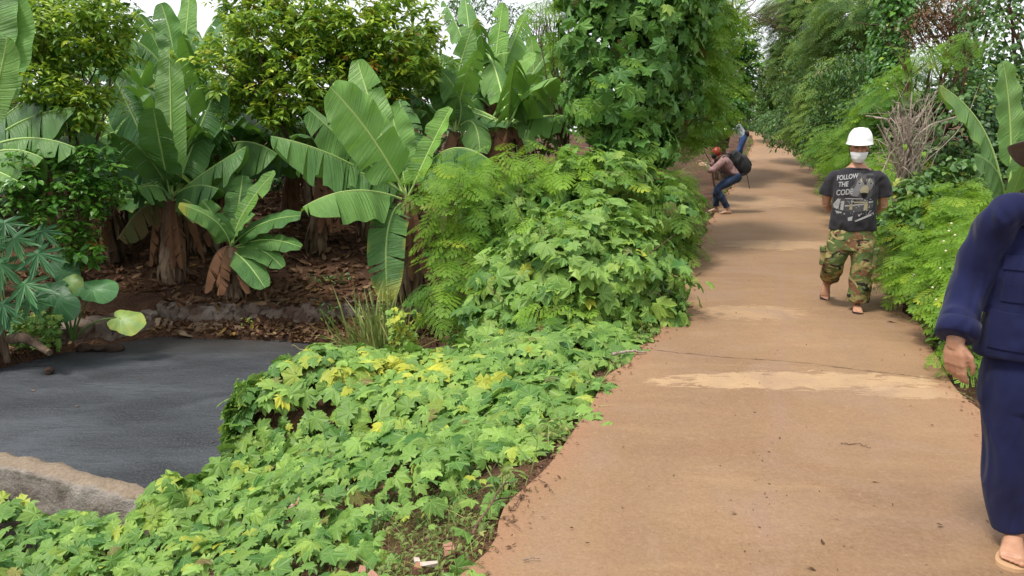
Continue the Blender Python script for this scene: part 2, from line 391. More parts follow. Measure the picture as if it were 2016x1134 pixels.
# ground sheet: fine near the viewer, reaching out to the horizon
def axis(lo, a, b, hi, step, grow=1.18):
    mid = list(np.arange(a, b, step)); s = step; v = b; out = []
    while v < hi: out.append(v); s *= grow; v += s
    s = step; v = a - s; pre = []
    while v > lo: pre.append(v); s *= grow; v -= s
    return np.array(pre[::-1] + mid + out)
gx = axis(-260, -9, 8, 280, .09); gy = axis(-60, 1.2, 14, 420, .09, 1.12)
GX, GY = np.meshgrid(gx, gy, indexing='ij'); GZ = ground(GX, GY)
a = Acc(); nx, ny = GX.shape; idx = np.arange(nx*ny).reshape(nx, ny)
a.add(np.stack([GX, GY, GZ], -1), np.stack([idx[:-1, :-1], idx[1:, :-1], idx[1:, 1:], idx[:-1, 1:]], -1).reshape(-1, 4))
gm = mat('red_soil', rough=.95, spec=.15); t = NT(gm)
n1 = t.noise(1.3, 5); n2 = t.noise(14, 5, rough=.65); v1 = t.vor(38)
c = t.mix(t.mr(n1, .35, .65), (.07, .036, .024), (.165, .088, .052)); c = t.mix(t.math('MULTIPLY', t.mr(n2, .4, .7), .6), c, (.055, .032, .02)); c = t.mix(t.math('MULTIPLY', t.mr(v1, .0, .25, 1., 0.), .5), c, (.25, .16, .10))
t.set(t.b.inputs['Base Color'], c); t.bump(t.math('ADD', n2, t.math('MULTIPLY', v1, .5)), .05)
g = a.build('ground', gm, smooth=True); tag(g, kind='structure')

# road
a = Acc(); ys = np.concatenate([np.arange(-4, 16, .12), np.arange(16, 49, .4)]); K = 30
uu = np.linspace(0, 1, K); L = xl(ys) + .035*np.sin(ys*5.1+np.sin(ys*2.3)*2) ; R_ = xr(ys) + .04*np.sin(ys*4.3+1+np.sin(ys*1.7)*2)
V = np.stack([L[:, None]*(1-uu) + R_[:, None]*uu, np.repeat(ys[:, None], K, 1) - .0*uu, zr(ys)[:, None] + .012*np.sin(PI*uu)[None] + 0*uu], -1)
i2 = np.arange(V.shape[0]*K).reshape(-1, K)
UV = np.stack([np.repeat(uu[None], len(ys), 0), np.repeat(ys[:, None], K, 1)], -1)
a.add(V, np.stack([i2[:-1, :-1], i2[:-1, 1:], i2[1:, 1:], i2[1:, :-1]], -1).reshape(-1, 4), uv=UV.reshape(-1, 2))
for e, dx in ((0, -.02), (K-1, .02)):
    top = V[:, e]; bot = top + np.array((dx, 0, -.14)); q = np.concatenate([top, bot]); n = len(top)
    a.add(q, np.array([(i, i+1, n+i+1, n+i) if e == 0 else (i, n+i, n+i+1, i+1) for i in range(n-1)]), uv=np.tile((.02, 1), (2*n, 1)))
rm = mat('dusty_concrete', rough=.85, spec=.25); t = NT(rm); ob = t.obj(); so = t.sep(ob); uvs = t.sep(t.uv())
n1 = t.noise(.55, 5, dist=.4); n2 = t.noise(5, 6, rough=.65); n3 = t.noise(60, 4, rough=.7); st = t.noise(2.2, 5, t.mapping(ob, (.35, 1.6, 1), rot=(0, 0, .3)), 1)
c = t.mix(t.mr(n1, .3, .7), (.182, .108, .058), (.292, .180, .096)); c = t.mix(t.math('MULTIPLY', t.mr(n2, .35, .75), .5), c, (.235, .125, .07))
c = t.mix(t.math('MULTIPLY', t.mr(st, .52, .75), .22), c, (.43, .28, .15))
# sand washed across the slab: three patches with ragged outlines
def patch(cx, cy, rx, ry, rot, amt, colr, c, sc=4.0):
    mp = t.mapping(ob, (1, 1, 1), loc=(-cx, -cy, 0)); s_ = t.sep(t.mapping(mp, (1/rx, 1/ry, 0), rot=(0, 0, 0)))
    d = t.math('ADD', t.math('POWER', t.math('ABSOLUTE', s_[0]), 2.), t.math('POWER', t.math('ABSOLUTE', s_[1]), 2.)); d = t.math('ADD', d, t.math('MULTIPLY', t.mr(t.noise(sc, 6, t.mapping(ob, (.6, 1.8, 1)), .5, .7), .3, .7, -1., 1.), 1.0))
    return t.mix(t.math('MULTIPLY', t.mr(d, .75, 1.05, 1., 0.), amt), c, colr)
c = patch(1.95, 4.85, .95, .19, 0, .62, (.52, .355, .20), c, 9)
c = patch(2.7, 4.62, .5, .12, 0, .5, (.50, .34, .20), c, 12)
c = patch(4.1, 11.3, .9, .5, 0, .35, (.62, .42, .24), c)
c = patch(2.3, 6.9, .5, .3, 0, .4, (.52, .35, .2), c, 14)
c = patch(5.4, 17, 1.2, 1.1, 0, .3, (.5, .34, .2), c, 4)
c = patch(1.1, 3.1, .5, .35, 0, .12, (.42, .28, .17), c, 14)
tr1 = t.math('ABSOLUTE', t.math('SUBTRACT', t.math('ABSOLUTE', t.math('SUBTRACT', uvs[0], .48)), .24)); c = t.mix(t.math('MULTIPLY', t.math('MULTIPLY', t.mr(tr1, .02, .10, 1., 0.), t.mr(n2, .3, .65)), .30), c, (.20, .125, .085))
# worn damp line down the slab and grey scuffs
d = t.math('ABSOLUTE', t.math('SUBTRACT', uvs[0], t.math('ADD', .44, t.math('MULTIPLY', t.noise(.8, 2), .08))))
c = t.mix(t.math('MULTIPLY', t.math('MULTIPLY', t.mr(d, .0, .035, 1., 0.), t.mr(n2, .3, .6)), .55), c, (.25, .15, .11))
c = t.mix(t.math('MULTIPLY', t.mr(t.noise(1.6, 4, dist=1), .5, .68), .55), c, (.26, .168, .118))
ed = t.math('MINIMUM', uvs[0], t.math('SUBTRACT', 1., uvs[0])); c = t.mix(t.math('MULTIPLY', t.mr(t.math('ADD', ed, t.math('MULTIPLY', n2, .08)), .05, .12, 1., 0.), .6), c, (.30, .15, .085))
c = t.mix(t.math('MULTIPLY', t.mr(n3, .35, .8), .3), c, (.46, .31, .19))
g2 = t.noise(22, 5, rough=.75); c = t.mix(t.math('MULTIPLY', t.mr(g2, .55, .75), .45), c, (.20, .115, .07)); c = t.mix(t.math('MULTIPLY', t.mr(g2, .25, .42, 1., 0.), .35), c, (.45, .30, .18))
spk = t.math('MULTIPLY', t.mr(t.vor(26), .05, .10, 1., 0.), t.mr(t.noise(3, 3), .5, .62)); c = t.mix(t.math('MULTIPLY', spk, .7), c, (.12, .07, .045))
t.set(t.b.inputs['Base Color'], c); t.bump(t.math('ADD', t.math('ADD', t.math('MULTIPLY', n3, .5), g2), n2), .010, .8)
road = a.build('road', rm, smooth=False); tag(road, kind='structure')
def on_road(x, y): return float(zr(y)) + .012*math.sin(PI*min(1, max(0, (x-xl(y))/(xr(y)-xl(y)))))
crk = mat('crack_dirt', (.07, .04, .028), .95, .1)
def crack(pts, w, seed):
    rg = np.random.default_rng(seed); pts = spline(np.array([(p[0], p[1], 0) for p in pts]), 70); pts[:, 1] += np.cumsum(rg.normal(0, .006, 70)) * 1.0; A = Acc(); vv = []
    for i, p in enumerate(pts):
        ww = w*(.4 + 1.2*abs(rg.normal(0, .5)))*.5; z = on_road(p[0], p[1]) + .004
        vv += [(p[0], p[1]-ww, z), (p[0], p[1]+ww, z)]
    A.add(vv, np.array([(2*i, 2*i+2, 2*i+3, 2*i+1) for i in range(69)])); A.build('crack', crk, road, local=False)
crack([(1.12, 5.62), (1.6, 5.42), (2.2, 5.22), (2.7, 5.0), (3.05, 4.88)], .006, 3)

# pond water: dark scum covered surface
a = Acc(); pw = np.array(POND); cen = pw.mean(0)
wp = cen + (pw-cen)*1.06
a.add([(x, y, WATER_Z) for x, y in wp], [tuple(range(len(wp)))])
wm = mat('dark_pond_scum', rough=.45, spec=.4); t = NT(wm); ob = t.obj()
n1 = t.noise(.8, 4, t.mapping(ob, (1, 2.2, 1)), .6); n2 = t.noise(48, 4, rough=.85); n3 = t.noise(5, 4, t.mapping(ob, (1, 3, 1)), .5)
c = t.mix(t.mr(n1, .35, .65), (.024, .027, .033), (.066, .072, .084)); c = t.mix(t.math('MULTIPLY', t.mr(n3, .5, .7), .5), c, (.018, .021, .025))
c = t.mix(t.math('MULTIPLY', t.mr(n2, .5, .72), .7), c, (.20, .21, .225))
wsp = t.mr(t.vor(30), .05, .11, 1., 0.); c = t.mix(t.math('MULTIPLY', wsp, t.mr(t.noise(7, 2), .5, .6)), c, (.26, .27, .28))
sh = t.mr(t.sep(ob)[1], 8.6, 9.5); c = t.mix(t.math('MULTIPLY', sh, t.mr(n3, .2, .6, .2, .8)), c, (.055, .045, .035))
t.set(t.b.inputs['Base Color'], c); t.set(t.b.inputs['Roughness'], t.mr(n2, .3, .7, .45, .8)); t.bump(t.math('ADD', n2, t.math('MULTIPLY', n3, 1.5)), .02, .7)
w = a.build('pond_water', wm); tag(w, kind='structure')
# ---------------------------------------------------------------- walls round the pond
def rough_block(name, p0, p1, thick, top, bot, m, label, cat, disp=.02, seed=0, stones=False, ends=None):
    "a wall from p0 to p1 with an uneven hand-made surface"
    p0 = np.array(p0, float); p1 = np.array(p1, float); L = np.linalg.norm(p1-p0); d = (p1-p0)/L; nrm2 = np.array((-d[1], d[0]))
    nL = int(L/.035); prof = []
    H = top-bot; nh = int(H/.035); nt = max(3, int(thick/.035))
    for i in range(nh+1): prof.append((0, i/nh))
    for i in range(1, nt+1): prof.append((i/nt, 1))
    for i in range(1, nh+1): prof.append((1, 1-i/nh))
    prof = np.array(prof); s = np.linspace(0, L, nL+1)
    S, A_ = np.meshgrid(s, prof[:, 0], indexing='ij'); _, Hh = np.meshgrid(s, prof[:, 1], indexing='ij')
    ce = np.array([(0, 0)])
    x = p0[0] + d[0]*S + nrm2[0]*A_*thick; y = p0[1] + d[1]*S + nrm2[1]*A_*thick; z = bot + Hh*H
    Pn = np.stack([x, y, z], -1); out = np.where(A_ < .01, -1, np.where(A_ > .99, 1, 0)); up = (Hh > .99)*1.0
    edge = np.where((Hh > .99) & ((A_ < .01) | (A_ > .99)), 1, 0)
    w = wob(Pn, 4, seed)*disp + wob(Pn, 13, seed+3)*disp*.5 + wob(Pn, 31, seed+7)*disp*.25
    if stones:
        rg = np.random.default_rng(seed); q = np.stack([S, z], -1).reshape(-1, 2)*np.array((1, 1.35)); sd = rg.uniform((0, bot*1.35), (L, top*1.35), (int(L*H*1.35/.02), 2))
        dd = np.sqrt(((q[:, None]-sd[None])**2).sum(-1)); ds = np.sort(dd, 1)[:, :2]; e = np.clip((ds[:, 1]-ds[:, 0])/.035, 0, 1).reshape(S.shape)
        w = w + (e-.5)*.022; colr = (dd.argmin(1) % 7/7.).reshape(S.shape); C = np.stack([colr, e, 0*e], -1)
    else: C = np.stack([0*S+.5, 0*S, 0*S], -1)
    Pn[..., 0] += nrm2[0]*out*w; Pn[..., 1] += nrm2[1]*out*w; Pn[..., 2] += up*w*1.2 - edge*disp*1.2
    Pn[..., 2] += up*0
    a = Acc(); n0, n1 = S.shape; ii = np.arange(n0*n1).reshape(n0, n1)
    a.add(Pn, np.stack([ii[:-1, :-1], ii[1:, :-1], ii[1:, 1:], ii[:-1, 1:]], -1).reshape(-1, 4), c=C.reshape(-1, 3))
    a.add(np.concatenate([Pn[0], Pn[-1]]), [tuple(range(n1)), tuple(range(2*n1-1, n1-1, -1))])
    o = a.build(name, m, smooth=True); tag(o, label, cat); return o
cm = mat('weathered_concrete', rough=.92, spec=.2); t = NT(cm); ob = t.obj(); z = t.sep(ob)[2]; n1 = t.noise(3, 6, rough=.65); n2 = t.noise(30, 5, rough=.7); st = t.noise(6, 5, t.mapping(ob, (1, 1, .25)))
c = t.mix(t.mr(n1, .35, .65), (.20, .155, .125), (.38, .34, .31)); c = t.mix(t.math('MULTIPLY', t.mr(st, .5, .7), .6), c, (.12, .085, .065)); c = t.mix(t.math('MULTIPLY', t.mr(n2, .35, .8), .35), c, (.45, .40, .36))
geo = t.new('ShaderNodeNewGeometry'); up = t.sep(geo.outputs['Normal'])[2]
c = t.mix(t.mr(up, .45, .85), c, t.mix(t.mr(n2, .3, .7), (.19, .14, .10), (.31, .245, .18)))
t.set(t.b.inputs['Base Color'], c); t.bump(t.math('ADD', n2, n1), .02)
rough_block('concrete_wall', (-7.6, 6.45), (-2.2, 4.38), .17, -.65, -1.7, cm, 'low weathered concrete wall along the near edge of the dark pond', 'wall', .02, 2)
sm = mat('mossy_stone', rough=.9, spec=.2); t = NT(sm); r, g, b = t.attr()[0:3]; n2 = t.noise(22, 5, rough=.7); n1 = t.noise(2.2, 4)
c = t.mix(r, (.13, .095, .075), (.36, .30, .25)); c = t.mix(t.math('MULTIPLY', t.mr(n2, .4, .7), .6), c, (.09, .06, .045)); c = t.mix(t.mr(g, .05, .5, 1., 0.), c, (.06, .038, .028)); c = t.mix(t.math('MULTIPLY', t.mr(n1, .5, .7), .6), c, (.14, .075, .045))
t.set(t.b.inputs['Base Color'], c); t.bump(n2, .02)
rough_block('stone_wall', (-4.95, 10.05), (-.1, 10.05), .34, -.61, -1.25, sm, 'low rubble stone retaining wall behind the pond under the banana plants', 'wall', .02, 5, True)
rough_block('stone_wall', (-5.75, 8.95), (-4.9, 9.95), .34, -.70, -1.3, sm, 'short dark stone wall at the back left corner of the pond', 'wall', .02, 9, True)

# ---------------------------------------------------------------- scatter tools
def rnd(rg, k, s=1.): return rg.normal(0, s, (k, 3))
def shell(rg, blobs, k, lo=.75, hi=1.05, lump=.14, seed=1., top=None):
    "points and outward directions through the outer part of a union of ellipsoids [(centre, radii)]"
    vol = np.array([b[1][0]*b[1][1] + b[1][1]*b[1][2] + b[1][0]*b[1][2] for b in blobs]); pick = rg.choice(len(blobs), k, p=vol/vol.sum())
    C = np.array([b[0] for b in blobs])[pick]; Rr = np.array([b[1] for b in blobs])[pick]
    d = nrm(rnd(rg, k)); r = lo + (hi-lo)*rg.random(k)**.6
    r = r*(1 + lump*wob(d*1.5 + C, 2.2, seed) + lump*.6*wob(d + C, 6, seed+4))
    p = C + d*Rr*r[:, None]; n = nrm(d/Rr); keep = np.ones(k, bool)
    for i, (c, q) in enumerate(blobs):
        e = np.linalg.norm((p-np.array(c))/np.array(q), axis=1); keep &= (pick == i) | (e > lo*.92)
    keep &= p[:, 2] > ground(p[:, 0], p[:, 1]) + .02
    if top is not None: keep &= p[:, 2] < top
    return p[keep], n[keep]
def cols(rg, k, base=.4, spread=.25, yel=0., brown=0., p=None, patch=None):
    r = np.clip(base + rg.normal(0, spread*.6, k), 0, 1)
    if p is not None: r = np.clip(r + .22*wob(p, 1.6, 3), 0, 1)
    y = (rg.random(k) < yel)*rg.uniform(.15, .9, k); y = np.maximum(y, np.clip(rg.normal(0, .08, k), 0, .3)); b = (rg.random(k) < brown)*rg.uniform(.5, 1, k)
    return np.stack([r, y, b], 1)
def vine_leaves(acc, rg, p, n, size, col, up=.5, T=None):
    k = len(p); nn = nrm(n*.75 + np.array((0, 0, up)) + rnd(rg, k, .36)); td = n*.5 + np.array((0, 0, -.55)) + rnd(rg, k, .6)
    
    if T is not None: acc.bake(T, p, frames(nn, td), size, col); return
    pk = rg.integers(0, 6, k); Fm = frames(nn, td); size = np.broadcast_to(np.asarray(size, float), (k,))
    for j, TT in enumerate(TVX): q = pk == j; acc.bake(TT, p[q], Fm[q], size[q], col[q])
def feather_leaves(acc, rg, p, n, size, col, T=None, droop=.1):
    k = len(p); h = n.copy(); h[:, 2] *= .35; td = nrm(h + rnd(rg, k, .45) + np.array((0, 0, -droop))); nn = nrm(np.array((0, 0, 1.)) + n*.35 + rnd(rg, k, .25))
    acc.bake(T or TB, p - td*(size[:, None] if np.ndim(size) else size)*.45, frames(nn, td), size, col)
def whorls(acc, rg, p, n, size, col, per=8, T=None, fresh=0., spread=.25):
    "leaf clusters at twig ends; fresh = share of clusters whose small top leaves are new and yellow-green"
    k = len(p); size = np.broadcast_to(np.asarray(size, float), (k,))
    for j in range(per):
        a = rg.uniform(0, 2*PI, k); el = rg.uniform(-.75, .35, k)
        td = np.stack([np.cos(a)*np.cos(el), np.sin(a)*np.cos(el), np.sin(el)-.15], 1); nn = nrm(np.array((0, 0, 1.)) + td*.2 + rnd(rg, k, .25)); s = size*rg.uniform(.7, 1.15, k)
        c = col.copy(); c[:, 0] = np.clip(c[:, 0] + rg.normal(0, spread*.6, k), 0, 1)
        acc.bake(T or TS, p + td*.02 + rnd(rg, k, .02), frames(nn, td), s, c)
    if fresh > 0:
        f = rg.random(k) < fresh; q = p[f]; kk = len(q)
        for j in range(6):
            a = rg.uniform(0, 2*PI, kk); td = np.stack([np.cos(a)*.8, np.sin(a)*.8, rg.uniform(.1, 1, kk)], 1)
            c = np.stack([rg.uniform(.6, 1, kk), rg.uniform(.25, .85, kk), (rg.random(kk) < .04)*.5], 1)
            acc.bake(T or TS, q + np.array((0, 0, .03)), frames(nrm(np.array((0, 0, 1.)) + rnd(rg, kk, .4)), td), size[f]*rg.uniform(.5, .8, kk), c)
def limbs(acc, rg, base, tops, r0, n=6, wander=.12, sag=0.):
    "trunk from base to fork, then tapering limbs to every top"
    base = np.array(base, float); tops = [np.array(t_, float) for t_ in tops]; cen = np.mean(tops, 0)
    for t_ in tops:
        fk = base + (cen-base)*np.array((.55, .55, rg.uniform(.35, .6))); mid = (fk+t_)/2 + rnd(rg, 1, .1)[0]*np.linalg.norm(t_-fk)*.5
        pts = spline([fk + (base-fk)*.15, mid, t_], 8); pts[1:-1] += rnd(rg, 6, .02); tube(acc, pts, np.linspace(r0*.5, r0*.1, 8), n)
        for q in range(3):
            s = pts[rg.integers(3, 7)]; e = s + nrm(t_-fk)*.2*rg.uniform(.5, 1.5)*np.linalg.norm(t_-fk) + rnd(rg, 1, .12)[0]*np.linalg.norm(t_-fk)
            tube(acc, [s, (s+e)/2 + rnd(rg, 1, .03)[0], e], [r0*.16, r0*.1, r0*.04], 4)
    fk = base + (cen-base)*np.array((.55, .55, .6)); pts = spline([base + np.array((0, 0, -.15)), base + (fk-base)*.5 + rnd(rg, 1, wander)[0]*np.array((1, 1, 0)), fk], 9)
    tube(acc, pts, np.linspace(r0*1.15, r0*.5, 9), 9)
def pix_blobs(spec):
    "ellipsoids from (px, py, distance, half-width px, half-height px, half-depth m)"
    out = []
    for px, py, Y, w, h, dy in spec:
        s = Y/F*1.03; out.append((P(px, py, Y), np.array((w*s, dy, h*s))))
    return out
def tree(name, label, cat, base, blobs, style, count, size, matl, trunk_r, barkm='bark', seed=1, base_c=.4, spread=.3, yel=0., brown=0., fresh=0., lo=.45, group=None, per=8, T=None, ntops=7, crown='crown', lump=.2, trunk='trunk', droop=.1, lightup=0.):
    rg = np.random.default_rng(seed); e = empty(name, base, 0, label, cat, group)
    a = Acc(); p, n = shell(rg, blobs, count, lo, 1.08, lump, seed*1.3)
    c = cols(rg, len(p), base_c, spread, yel, brown, p)
    s = size*rg.uniform(.7, 1.2, len(p))
    if style == 'feather': feather_leaves(a, rg, p, n, s, c, T, droop)
    elif style == 'whorl': whorls(a, rg, p, n, s, c, per, T, fresh)
    elif style == 'vine': vine_leaves(a, rg, p, n, s, c, T=T)
    a.build(crown, matl, e)
    if fresh > 0:
        f_ = Acc(); p, n = shell(rg, blobs, int(count*.4), .8, 1.12, lump, seed*1.3); q = n[:, 2] > -.15; p = p[q]; kk = len(p); s_ = size*rg.uniform(.55, .8, kk)
        for j in range(7):
            an = rg.uniform(0, 2*PI, kk); td = np.stack([np.cos(an)*.8, np.sin(an)*.8, rg.uniform(-.2, .9, kk)], 1)
            f_.bake(T or TS, p + rnd(rg, kk, .025), frames(nrm(np.array((0, 0, 1.)) + rnd(rg, kk, .4)), td), s_, np.stack([rg.uniform(.5, 1, kk), rg.uniform(.1, .85, kk), (rg.random(kk) < .03)*.5], 1))
        f_.build('new_leaves', matl, e)
    b = Acc(); tops = []
    for i in range(ntops):
        c0, r0 = blobs[rg.integers(len(blobs))]; tops.append(np.array(c0) + np.array(r0)*nrm(rnd(rg, 1))[0]*.6)
    limbs(b, rg, base, tops, trunk_r); b.build(trunk, M[barkm], e, smooth=True)
    return e
def gp(x, y, dz=0): return (x, y, float(ground(x, y)) + dz)

# ---------------------------------------------------------------- creeping vine on the bank in front (ground cover)
rg = np.random.default_rng(11)
N = 36000; x = rg.uniform(-5.2, 2.2, N); y = rg.uniform(1.9, 8.6, N); sd = poly_sd(x, y, POND); ed = xl(y) - x + .03 + .13*np.sin(y*3.1+1)+.08*np.sin(y*8.3)
wall_d = (x+2.05)*(-.359) - (y-4.32)*(.933)       # >0 on the near side of the concrete wall
keep = (ed > 0) & ((sd > .0) | ((x > -2.55) & (wall_d > -.35))) & ((wall_d > .12) | (x > -2.4)) & ((y < 6.7) | (ed < .4+.0*y)) 
dens = np.ones(N)
bare = np.exp(-(((x+.42)/.42)**2 + ((y-2.85)/.62)**2)*1.0); dens -= .85*bare; dens -= .35*sstep(.1, .8, wob(np.stack([x, y, 0*x], 1), 5.5, 9))*sstep(4.6, 3.6, y)                       # scruffy corner by the road
dens -= .85*np.exp(-(((x+1.18)/.22)**2 + ((y-4.02)/.14)**2)); dens -= .8*np.exp(-(((x+1.5)/.3)**2 + ((y-2.95)/.2)**2)) + .6*np.exp(-(((x+2.0)/.3)**2 + ((y-3.3)/.15)**2))
dens *= np.clip(.5 + ed*2.2, 0, 1)
p3 = np.stack([x, y, 0*x], 1); dens *= .8 + .35*wob(p3, 2.5, 5)
keep &= rg.random(N) < dens*.62
x, y, ed, sd = x[keep], y[keep], ed[keep], sd[keep]; k = len(x)
def canopy(x, y):
    ed_ = xl(y) - x; e = np.clip(ed_, 0, 1); h = .04 + .12*sstep(0, .6, ed_)
    h = h + .03*np.exp(-(((x+1.35)/.8)**2 + ((y-5.75)/.6)**2)) - .05*np.exp(-(((x+.4)/.5)**2))*sstep(4.8, 5.4, y) + .22*np.exp(-(((x+2.2)/.25)**2 + ((y-4.4)/.3)**2))
    q = np.stack([x, y, 0*x], -1); return np.maximum(ground(x, y), np.where(y < 5.2, -.95, -.4)) + h*(1 + .45*wob(q, 2.4, 2)) + .045*wob(q, 5.5, 1)
ez = .05; cz = canopy(x, y); nx_ = -(canopy(x+ez, y)-cz)/ez; ny_ = -(canopy(x, y+ez)-cz)/ez
nn = nrm(np.stack([np.clip(nx_, -1.5, 1.5), np.clip(ny_, -1.5, 1.5), np.ones(k)], 1))
z = cz - rg.random(k)**2*.13; pos = np.stack([x, y, z], 1)
dist = np.hypot(x, y); big = sstep(3.2, 5.0, y); size = (.066 + .036*big)*(.4 + 1.0*rg.random(k)**.8)
c = cols(rg, k, .45, .45, .06, .01, pos); hump = np.exp(-(((x+1.4)/.8)**2 + ((y-5.9)/.5)**2)); c[:, 0] = np.clip(c[:, 0] + .22*hump, 0, 1)
yb = 1.2*np.exp(-(((x+.95)/.6)**2 + ((y-5.55)/.4)**2)) + np.exp(-(((x+1.7)/.25)**2 + ((y-6.1)/.25)**2))
c[:, 1] *= .7; c[:, 1] = np.maximum(c[:, 1], (rg.random(k) < .6*yb)*rg.uniform(.2, .9, k)); c[:, 1] = np.maximum(c[:, 1], np.clip(.45*wob(pos, 3.3, 8)-.15, 0, .4)*rg.random(k))
a = Acc()
td = nrm(np.stack([rg.normal(0, 1, k), rg.normal(-.5, 1, k), np.full(k, -.1)], 1)); nn2 = nrm(nn + rnd(rg, k, .33) + np.array((-.05, -.28, .15)))
pick = rg.integers(0, 6, k)
for j, T in enumerate(TVX): q = pick == j; a.bake(T, pos[q], frames(nn2[q], td[q]), size[q], c[q])
# curtain hanging over the pond edge
for (A0, B0, kk, zt) in (((-2.4, 4.6), (-2.04, 5.25), 200, -.75), ((-2.08, 5.2), (-1.88, 5.8), 420, -.18), ((-1.9, 5.75), (-1.3, 6.1), 500, -.14), ((-1.35, 6.15), (-.55, 5.95), 300, -.12), ((-.55, 5.95), (-.15, 6.5), 200, -.1)):
    A0, B0 = np.array(A0), np.array(B0); s = rg.random(kk); dd = nrm(B0-A0); on = np.array((-dd[1], dd[0])); xy = A0 + (B0-A0)*s[:, None] + on*(.04 + rg.uniform(-.08, .12, kk))[:, None]
    zz = rg.uniform(-1.02, zt, kk); q = np.concatenate([xy - on*(zz-(-1))[:, None]*.10, zz[:, None]], 1); nv_ = np.tile((on[0], on[1], .25), (kk, 1))
    vine_leaves(a, rg, q, nrm(nv_), .10*rg.uniform(.7, 1.25, kk), cols(rg, kk, .42, .3, .03, 0, q), .3)
# petioles and runners below the leaves, a few tendrils above
o = a.build('ground_creeper', M['vine']); tag(o, 'light green lobed creeper covering the bank between pond and road', 'creeper', kind='stuff')
a = Acc()
for i in range(420):
    j = rg.integers(k); s = pos[j]; e = s + np.array((rg.normal(0, .08), rg.normal(0, .08), -.10)); tube(a, [s, (s+e)/2 + rnd(rg, 1, .012)[0], e], .0022, 4, c=(.6, 0, 0), cap=False)
for i in range(34):
    s0 = np.array((rg.uniform(-1.1, -.1), rg.uniform(2.3, 3.7), 0)); s0[0] = min(s0[0], xl(s0[1])-.12); pts = [s0]; d = rg.uniform(0, 2*PI)
    for q in range(6): d += rg.normal(0, .5); pts.append(pts[-1] + np.array((math.cos(d), math.sin(d), 0))*.06)
    pts = np.array(pts); pts[:, 2] = np.maximum(ground(pts[:, 0], pts[:, 1]), [zr(0)+.004 if xx > xl(yy) else -9 for xx, yy in pts[:, :2]]) + .015 + np.abs(rg.normal(0, .02, 7)); tube(a, pts, rg.uniform(.0015, .0035), 5, c=(.4, 0, 0))
o = a.build('creeper_stems', M['twig'], smooth=True); tag(o, 'tangle of thin brown creeper runners on the bare roadside corner', 'runners', kind='stuff')
for i, (px, py, Y, sd_) in enumerate([(480, 780, 5.65, 1), (470, 835, 5.6, 2), (600, 690, 6.1, 3), (640, 683, 6.2, 4), (1170, 470, 6.9, 5), (830, 410, 8, 6), (1335, 545, 6.6, 8)]):
    r2 = np.random.default_rng(sd_); s = P(px, py, Y); th = np.linspace(0, 5.5, 26); sg = -1 if i < 2 else (1 if i % 2 else -1)
    A = Acc(); pts = s + np.stack([sg*(.035*th*.6 + .012*np.sin(th*1.8)), .01*np.cos(th), .012*np.cos(th*1.6)*th*.4 + .008*th*(1 if i > 1 else -.1)], 1); tube(A, pts, np.linspace(.0035, .0012, 26), 5); o = A.build('tendril', M['tendril'], smooth=True)
    tag(o, ['curly pale tendril reaching over the pond from the creeper hump', 'lower curled tendril hanging beside the pond water', 'thin tendril standing up at the top of the creeper hump', 'second tendril standing on the creeper hump, right of the first', 'tendril curling across the front of the tall roadside bush', 'tendril at the upper left of the roadside bush', 'brown tendril hanging at the road side of the bush'][i], 'tendril', 'curling vine tendrils')

# grass and small weeds on the scruffy corner by the road
a = Acc(); K2 = 2600; x = rg.uniform(-1.5, .25, K2); y = rg.uniform(2.1, 3.9, K2); q = (x < xl(y)+.0) & (rg.random(K2) < np.exp(-(((x+.5)/.5)**2 + ((y-3.0)/.7)**2))+.08); x, y = x[q], y[q]; k = len(x)
ps = np.stack([x, y, ground(x, y)], 1); td = nrm(rnd(rg, k, .5) + np.array((0, 0, .9))); a.bake(TG, ps, frames(rnd(rg, k)+np.array((0, -.5, .3)), td), rg.uniform(.05, .16, k), cols(rg, k, .4, .3, .25, .2))
ws = ps[rg.random(k) < .35] + np.array((0, 0, .04)); whorls(a, rg, ws, None, .035, cols(rg, len(ws), .5, .3, .1, .05), 6)
o = a.build('weeds', M['grass']); tag(o, 'short weedy grass on the bare corner beside the road', 'weeds', kind='stuff')

# ---------------------------------------------------------------- dry litter
a = Acc()
def litter(k, fx, size, cb=.4):
    p, n = fx(k); p = p[:, :2]; z = ground(p[:, 0], p[:, 1]); q = np.stack([p[:, 0], p[:, 1], z + rg.uniform(.005, .04, len(p))], 1)
    a.bake(TL, q, frames(np.array((0, 0, 1.)) + rnd(rg, len(p), .45), rnd(rg, len(p)) * np.array((1, 1, .2))), size*rg.uniform(.5, 1.4, len(p)), cols(rg, len(p), cb, .55, .03, .25))
litter(5200, lambda k: (np.stack([rg.uniform(-7.5, .4, k), rg.uniform(10.45, 16.5, k)], 1), 0), .15)
litter(2600, lambda k: (np.stack([rg.uniform(-4.9, .0, k), rg.uniform(9.3, 10.05, k)], 1), 0), .10)
kw = 700; xw = rg.uniform(-4.9, -.1, kw); a.bake(TL, np.stack([xw, rg.uniform(10.0, 10.45, kw), -.60 + rg.uniform(-.02, .03, kw)], 1), frames(np.array((0, -.2, 1.)) + rnd(rg, kw, .4), rnd(rg, kw) + np.array((0, -.6, -.2))), rg.uniform(.06, .2, kw), cols(rg, kw, .35, .5, .03, .3))
litter(1500, lambda k: (np.stack([rg.uniform(-8, -5.6, k), rg.uniform(7.8, 10, k)], 1), 0), .10)
def rside(k):
    y = rg.uniform(12, 34, k); return np.stack([xr(y) + np.abs(rg.normal(.1, .35, k)) - .12, y], 1), 0
litter(1500, rside, .13, .35)
o = a.build('leaf_litter', M['dry']); tag(o, 'dry brown leaf litter under the bananas and along the far bank', 'leaf litter', kind='stuff')
a = Acc()
def lside(k):
    y = rg.uniform(2.3, 9, k); x = xl(y) - .12 + rg.normal(0, .10, k); return x, y
